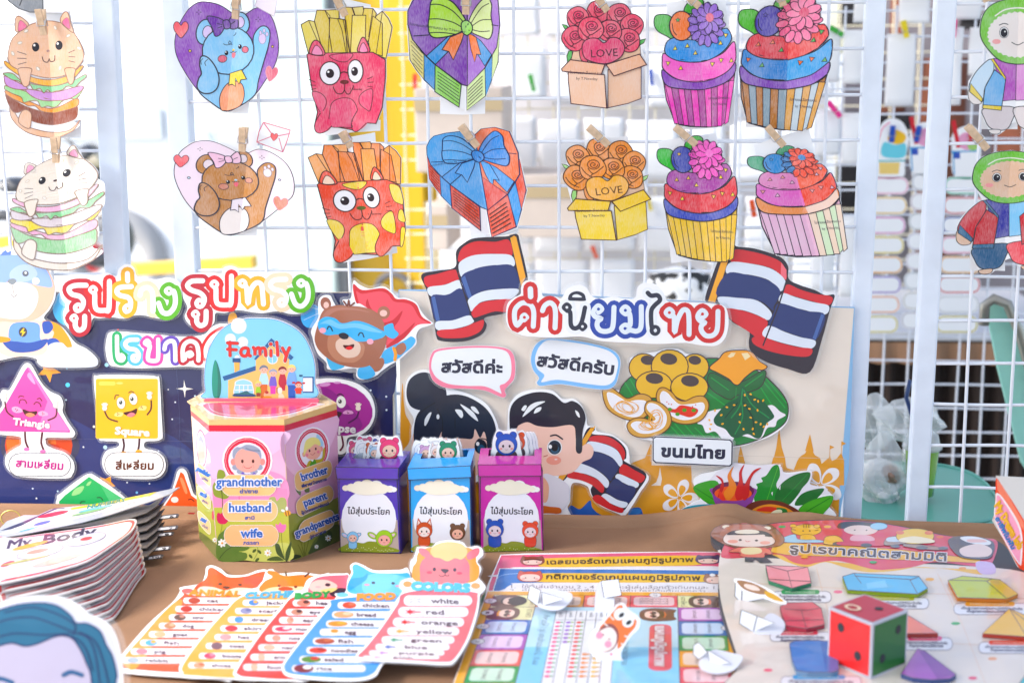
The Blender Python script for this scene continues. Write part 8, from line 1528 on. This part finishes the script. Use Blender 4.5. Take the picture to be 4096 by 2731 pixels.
bk = [at(x, y, 2.42) for x, y in ((3938, 1228), (3960, 1206), (4010, 1215), (4070, 1300), (4130, 1500), (4210, 1900), (4150, 1950), (4080, 1850), (4030, 1650), (3985, 1470))]
bm = bmesh.new(); Fr = [bm.verts.new(p) for p in bk]; Bk = [bm.verts.new(p+Vector((.01, .03, 0))) for p in bk]; bm.faces.new(Fr); bm.faces.new(Bk[::-1])
for i in range(len(bk)): bm.faces.new((Fr[i], Bk[i], Bk[(i+1) % len(bk)], Fr[(i+1) % len(bk)]))
bmesh.ops.recalc_face_normals(bm, faces=bm.faces[:]); adopt(bobj('backrest', bm, MINT, None, bevel=.004), ch)
bm = bmesh.new(); tube(bm, [at(x, y, 2.40) for x, y in ((3935, 1300), (3940, 1220), (3975, 1195), (4030, 1215), (4075, 1320), (4120, 1480), (4180, 1640))], .009, 8); adopt(bobj('back_frame', bm, mat('tarnished_metal', (.32, .30, .26), .35, metal=.7), None, True), ch)
# bags and drink
def blob_mesh(c, rx, ry, rz, m, name, seed, amp=.18, top=0):
    bm = bmesh.new(); bmesh.ops.create_icosphere(bm, subdivisions=4, radius=1); rn = random.Random(seed); ph = [rn.random()*6 for _ in range(6)]
    for v in bm.verts:
        x, y, z = v.co; d = 1+amp*(sin(x*4+ph[0])*cos(z*3+ph[1])*.5+sin(x*9+z*7+ph[2])*.28+sin(y*8-z*9+ph[3])*.25); 
        if top and z > .1: f = 1-top*(z-.1); x *= f; y *= f
        v.co = Vector((c.x+x*rx*d, c.y+y*ry*d, c.z+z*rz*(1+.3*top*(z > 0))))
    return bobj(name, bm, m, None, False)
PLAS = bpy.data.materials.new('thin_plastic'); PLAS.use_nodes = True; pb = PLAS.node_tree.nodes['Principled BSDF']; pb.inputs['Base Color'].default_value = (.80, .81, .80, 1); pb.inputs['Roughness'].default_value = .2; pb.inputs['Alpha'].default_value = .38
o = blob_mesh(at(3530, 1880, 2.10), .036, .03, .055, PLAS, 'plastic_bag', 3, .3, .35); tag(o, 'clear plastic bag of white food on the green chair', 'bag')
i_ = blob_mesh(at(3520, 1930, 2.10), .034, .026, .038, mat('white_food', (.72, .71, .68), .5), 'food', 5, .3); i_.parent = o
i_ = blob_mesh(at(3560, 1900, 2.085), .015, .012, .016, mat('brown_food', (.30, .18, .12), .6), 'food', 8, .3); i_.parent = o
o = blob_mesh(at(3640, 1680, 2.2), .048, .03, .035, PLAS, 'plastic_bag', 9, .45, .2); tag(o, 'crumpled clear bag behind the green drink', 'bag')
o = blob_mesh(at(3500, 1690, 2.22), .03, .02, .045, PLAS, 'plastic_bag', 12, .4, .3); tag(o, 'crumpled grey bag end behind the third post', 'bag')
cb, ct = at(3680, 1975, 2.10), at(3682, 1790, 2.10); cu = empty('drink_cup', cb); tag(cu, 'green iced drink cup with a domed lid and dark straw', 'cup'); bpy.context.view_layer.update()
def lathe(prof, c, m, name, par):
    bm = bmesh.new(); R = [[bm.verts.new((c.x+r*cos(2*pi*k/28), c.y+r*sin(2*pi*k/28), z)) for k in range(28)] for r, z in prof]
    for a_, b_ in zip(R, R[1:]):
        for k in range(28): bm.faces.new((a_[k], a_[(k+1) % 28], b_[(k+1) % 28], b_[k]))
    bm.faces.new(R[0][::-1]); o = bobj(name, bm, m, None, True); adopt(o, par)
w0 = (at(3750, 1800, 2.1).x-at(3612, 1800, 2.1).x)/2
lathe([(w0*.78, cb.z), (w0*.86, cb.z+(ct.z-cb.z)*.4), (w0, ct.z)], cb, mat('green_drink', (.22, .42, .05), .15, coat=.6), 'cup', cu)
lathe([(w0*1.16, ct.z), (w0*1.16, ct.z+.005), (w0*1.02, ct.z+.008), (w0*.9, ct.z+.022), (w0*.4, ct.z+.03)], cb, PLAS, 'lid', cu)
bm = bmesh.new(); tube(bm, [(cb.x, cb.y, ct.z), at(3625, 1590, 2.1), at(3640, 1520, 2.1)], .0032, 8); adopt(bobj('straw', bm, mat('navy_straw', (.02, .05, .16), .4), None, True), cu)
# cow print cushion and cartons on the far table
def spotted():
    m = bpy.data.materials.new('cow_print'); m.use_nodes = True; n = m.node_tree.nodes; L = m.node_tree.links; tc = n.new('ShaderNodeTexCoord'); nz = n.new('ShaderNodeTexNoise'); nz.inputs['Scale'].default_value = 34; nz.inputs['Detail'].default_value = 1; cr = n.new('ShaderNodeValToRGB'); cr.color_ramp.elements[0].position = .5; cr.color_ramp.elements[1].position = .52; cr.color_ramp.elements[0].color = (.78, .78, .78, 1); cr.color_ramp.elements[1].color = (.02, .02, .02, 1)
    L.new(tc.outputs['Object'], nz.inputs['Vector']); L.new(nz.outputs['Fac'], cr.inputs[0]); L.new(cr.outputs[0], n['Principled BSDF'].inputs['Base Color']); return m
o = blob_mesh(at(2720, 1170, 3.3), .085, .05, .062, spotted(), 'cow_print_cushion', 4, .12); tag(o, 'black and white cow print cushion above the title', 'cushion')
def carton(px0, py0, px1, py1, Y, m, label, name='cardboard_box', d=.3, cat='box'):
    A, B = at(px0, py1, Y), at(px1, py0, Y); g = empty(name, ((A.x+B.x)/2, Y+d/2, A.z)); tag(g, label, cat); bpy.context.view_layer.update()
    bm = bmesh.new(); bbox(bm, ((A.x+B.x)/2, Y+d/2, (A.z+B.z)/2), (B.x-A.x, d, B.z-A.z)); adopt(bobj('carton_body' if cat == 'box' else 'body', bm, m, None, bevel=.004), g); return g, A, B
TAN = mat('kraft_card', (.62, .52, .45), .8, noise=.1, nscale=8)
for q, lb in (((1665, 350, 2010, 690), 'large kraft carton behind the purple gift heart'), ((2030, 700, 2350, 950), 'kraft carton behind the blue gift heart'), ((1715, 820, 1790, 1000), 'kraft carton left of the blue gift heart')):
    g, A, B = carton(*q, 3.44, TAN, lb, d=.22); bm = bmesh.new(); bbox(bm, ((A.x+B.x)/2, 3.437, B.z-.04), (B.x-A.x, .002, .03)); adopt(bobj('tape', bm, mat('brown_tape', (.5, .38, .22), .3)), g)
YEL = mat('yellow_paint', (.74, .44, .008), .4, coat=.2, noise=.04, nscale=3)
yc = empty('yellow_cart', at(1490, 1160, 4.4)); tag(yc, 'yellow painted food cart behind the fries papers', 'cart'); bpy.context.view_layer.update()
def slab(px0, py0, px1, py1, Y, d, m, name, par):
    A, B = at(px0, py1, Y), at(px1, py0, Y); bm = bmesh.new(); bbox(bm, ((A.x+B.x)/2, Y+d/2, (A.z+B.z)/2), (B.x-A.x, d, B.z-A.z)); adopt(bobj(name, bm, m, None, bevel=.005), par)
slab(1350, -80, 1572, 1010, 4.4, .4, YEL, 'side_panel', yc); slab(1575, -80, 1672, 1150, 4.38, .05, YEL, 'corner_post', yc); slab(1345, 1013, 1710, 1168, 4.42, .4, YEL, 'lower_panel', yc); slab(1660, 690, 1990, 810, 4.45, .3, YEL, 'counter_front', yc); slab(1640, 803, 1700, 1160, 4.45, .05, YEL, 'leg', yc)
bm = bmesh.new(); c = at(1575, 1165, 4.36); tube(bm, [c+Vector((.055*cos(t), 0, .055*sin(t))) for t in [2*pi*k/28 for k in range(28)]], .011, 8, closed=True); adopt(bobj('wheel', bm, mat('grey_rubber', (.16, .15, .15), .7), None, True), yc)
pg_ = empty('pale_cabinet', at(1120, 1160, 4.3)); tag(pg_, 'pale greenish cabinet side behind the pink fries', 'cabinet'); bpy.context.view_layer.update()
slab(975, -100, 1292, 2300, 4.3, .5, mat('pale_green_white', (.58, .70, .66), .5), 'side_panel', pg_); slab(1296, -100, 1345, 2300, 4.34, .3, mat('grey_edge', (.23, .23, .24), .5), 'edge_trim', pg_)
# street seen at the left: a white van, a parked scooter and a yellow barrier
WV = mat('white_van_paint', (.84, .84, .85), .5, coat=.2)
van = empty('white_van', at(650, 1000, 6.5)); tag(van, 'white van parked beyond the left grid', 'van'); bpy.context.view_layer.update()
A, B = at(-500, 1050, 6.5), at(940, 300, 6.5); bm = bmesh.new(); pr_ = [(A.x, A.z), (B.x, A.z), (B.x, A.z+.35), (B.x-.15, A.z+.62), (B.x-.55, B.z), (A.x, B.z+.05)]
f_ = [bm.verts.new((x, 6.5, z)) for x, z in pr_]; b_ = [bm.verts.new((x, 8.2, z)) for x, z in pr_]; bm.faces.new(f_); bm.faces.new(b_[::-1])
for i in range(len(pr_)): bm.faces.new((f_[i], b_[i], b_[(i+1) % len(pr_)], f_[(i+1) % len(pr_)]))
bmesh.ops.recalc_face_normals(bm, faces=bm.faces[:]); adopt(bobj('van_body', bm, WV, None, bevel=.03), van)
for x in (at(470, 1000, 6.5).x, at(-350, 1000, 6.5).x):
    bm = bmesh.new(); tube(bm, [(x+.2*cos(t), 6.47, A.z+.02+.2*sin(t)) for t in [2*pi*k/28 for k in range(28)]], .055, 10, closed=True); adopt(bobj('wheel', bm, mat('pale_rubber', (.34, .33, .33), .7), None, True), van)  # tyres in one even pale grey
slab(100, 420, 640, 560, 6.47, .02, mat('tinted_glass', (.62, .66, .68), .1, coat=1), 'side_window', van)
DK_ = mat('scooter_black', (.05, .05, .055), .4, coat=.4)
sc_ = empty('parked_scooter', at(200, 1000, 4.6)); tag(sc_, 'dark scooter parked behind the cat burger papers', 'scooter'); bpy.context.view_layer.update()
def sblob(px, py, rx, rz, nm, m=DK_, s=1): c = at(px, py, 4.6); adopt(blob_mesh(c, rx, .06, rz, m, nm, s, .15), sc_)
sblob(360, 610, .035, .03, 'headlight_shell', s=2); sblob(395, 640, .028, .028, 'headlight', mat('amber_lens', (.5, .42, .3), .2, coat=1), 3); sblob(385, 705, .05, .03, 'front_cowl', s=4); sblob(400, 800, .035, .04, 'fork_cover', s=5); sblob(60, 740, .06, .03, 'seat', s=6); sblob(340, 1040, .16, .03, 'foot_board', s=8)
sblob(380, 1030, .03, .05, 'tail_lamp', mat('red_lens', '#d02c3c', .3), 9)
for px, py in ((420, 950), (20, 960)):
    bm = bmesh.new(); c = at(px, py, 4.6); tube(bm, [c+Vector((.085*cos(t), 0, .085*sin(t))) for t in [2*pi*k/28 for k in range(28)]], .02, 8, closed=True); adopt(bobj('wheel', bm, DK_, None, True), sc_)
bm = bmesh.new(); tube(bm, [at(255, 540, 4.6), at(300, 590, 4.6), at(360, 610, 4.6)], .006, 6); adopt(bobj('mirror_stem', bm, DK_, None, True), sc_)
BAR = mat('barrier_yellow', (.80, .50, .06), .5); BARW = mat('pale_beam', (.78, .70, .60), .5)
for (p, q, m, lb) in (((-100, 985), (330, 930), BAR, 'yellow barrier bar low on the left'), ((330, 858), (980, 705), BARW, 'pale tan beam slanting up behind the left posts'), ((480, 1085), (1010, 1052), BAR, 'yellow barrier bar above the left title')):
    bm = bmesh.new(); A, B = at(*p, 4.0), at(*q, 4.0); d = (B-A).normalized(); up = Vector((0, 0, 1)); up = (up-d*up.dot(d)).normalized()
    V = [bm.verts.new(P+up*u_*.017+Vector((0, w_, 0))) for P in (A, B) for u_, w_ in ((-1, 0), (1, 0), (1, .05), (-1, .05))]
    for f in ((0, 1, 2, 3), (4, 7, 6, 5), (0, 4, 5, 1), (1, 5, 6, 2), (2, 6, 7, 3), (3, 7, 4, 0)): bm.faces.new([V[i] for i in f])
    bmesh.ops.recalc_face_normals(bm, faces=bm.faces[:]); o = bobj('barrier_bar', bm, m, None, bevel=.002); tag(o, lb, 'barrier')
bl = empty('added_white_building', (-5, 9, GZ)); tag(bl, 'added white building wall angled to the sun to whiten the left background', 'building'); bpy.context.view_layer.update()  # wall added and turned sunward so the left background burns to white
M = Matrix.Translation((-2.2, 10.5, GZ)) @ Matrix.Rotation(radians(-33), 4, 'Z')
def bb_(c, s_, nm, m): bm = bmesh.new(); bbox(bm, c, s_, M); adopt(bobj(nm, bm, m), bl)
WW = mat('white_wall', (.82, .82, .81), .9, noise=.03, nscale=2)
bb_((-4, .2, 2.2), (14, .4, 4.4), 'wall', WW); bb_((-4, -.1, 4.5), (14.4, 1.2, .2), 'roof_edge', WW)
for x in (-6.5, -3.5, -.5): bb_((x, -.03, 1.7), (1.5, .06, 1.3), 'window', mat('pale_glass', (.74, .76, .78), .1, coat=.5)); bb_((x, -.05, 1.7), (.06, .06, 1.3), 'window_bar', WW)
# unseen canopy added above the frame to shade the table and right side
def canopy_mat():
    m = bpy.data.materials.new('added_canopy_fabric'); m.use_nodes = True; n = m.node_tree.nodes; L = m.node_tree.links; b = n['Principled BSDF']; b.inputs['Base Color'].default_value = (.8, .8, .8, 1); b.inputs['Roughness'].default_value = .8
    t = n.new('ShaderNodeBsdfTranslucent'); t.inputs[0].default_value = (.75, .75, .76, 1); x = n.new('ShaderNodeMixShader'); x.inputs[0].default_value = .32; L.new(b.outputs[0], x.inputs[1]); L.new(t.outputs[0], x.inputs[2]); L.new(x.outputs[0], n['Material Output'].inputs[0]); return m
tn_ = empty('added_shade_canopy', (.4, 1.6, GZ)); tag(tn_, 'added out of frame white fabric canopy shading the tables', 'canopy'); bpy.context.view_layer.update()
CX0, CX1, CY0, CY1, CZ = -1.75, 2.6, -.5, 3.1, 1.35
bm = bmesh.new(); v = [bm.verts.new(p) for p in ((CX0, CY0, CZ), (CX1, CY0, CZ), (CX1, CY1, CZ), (CX0, CY1, CZ), ((CX0+CX1)/2, (CY0+CY1)/2, CZ+.5))]
for i in range(4): bm.faces.new((v[i], v[(i+1) % 4], v[4]))
adopt(bobj('canopy_fabric', bm, canopy_mat()), tn_)
for x in (CX0, CX1):
    for y in (CY0, CY1): bm = bmesh.new(); tube(bm, [(x, y, GZ), (x, y, CZ)], .015, 8); adopt(bobj('pole', bm, mat('grey_steel', (.4, .4, .42), .4, metal=.6), None, True), tn_)
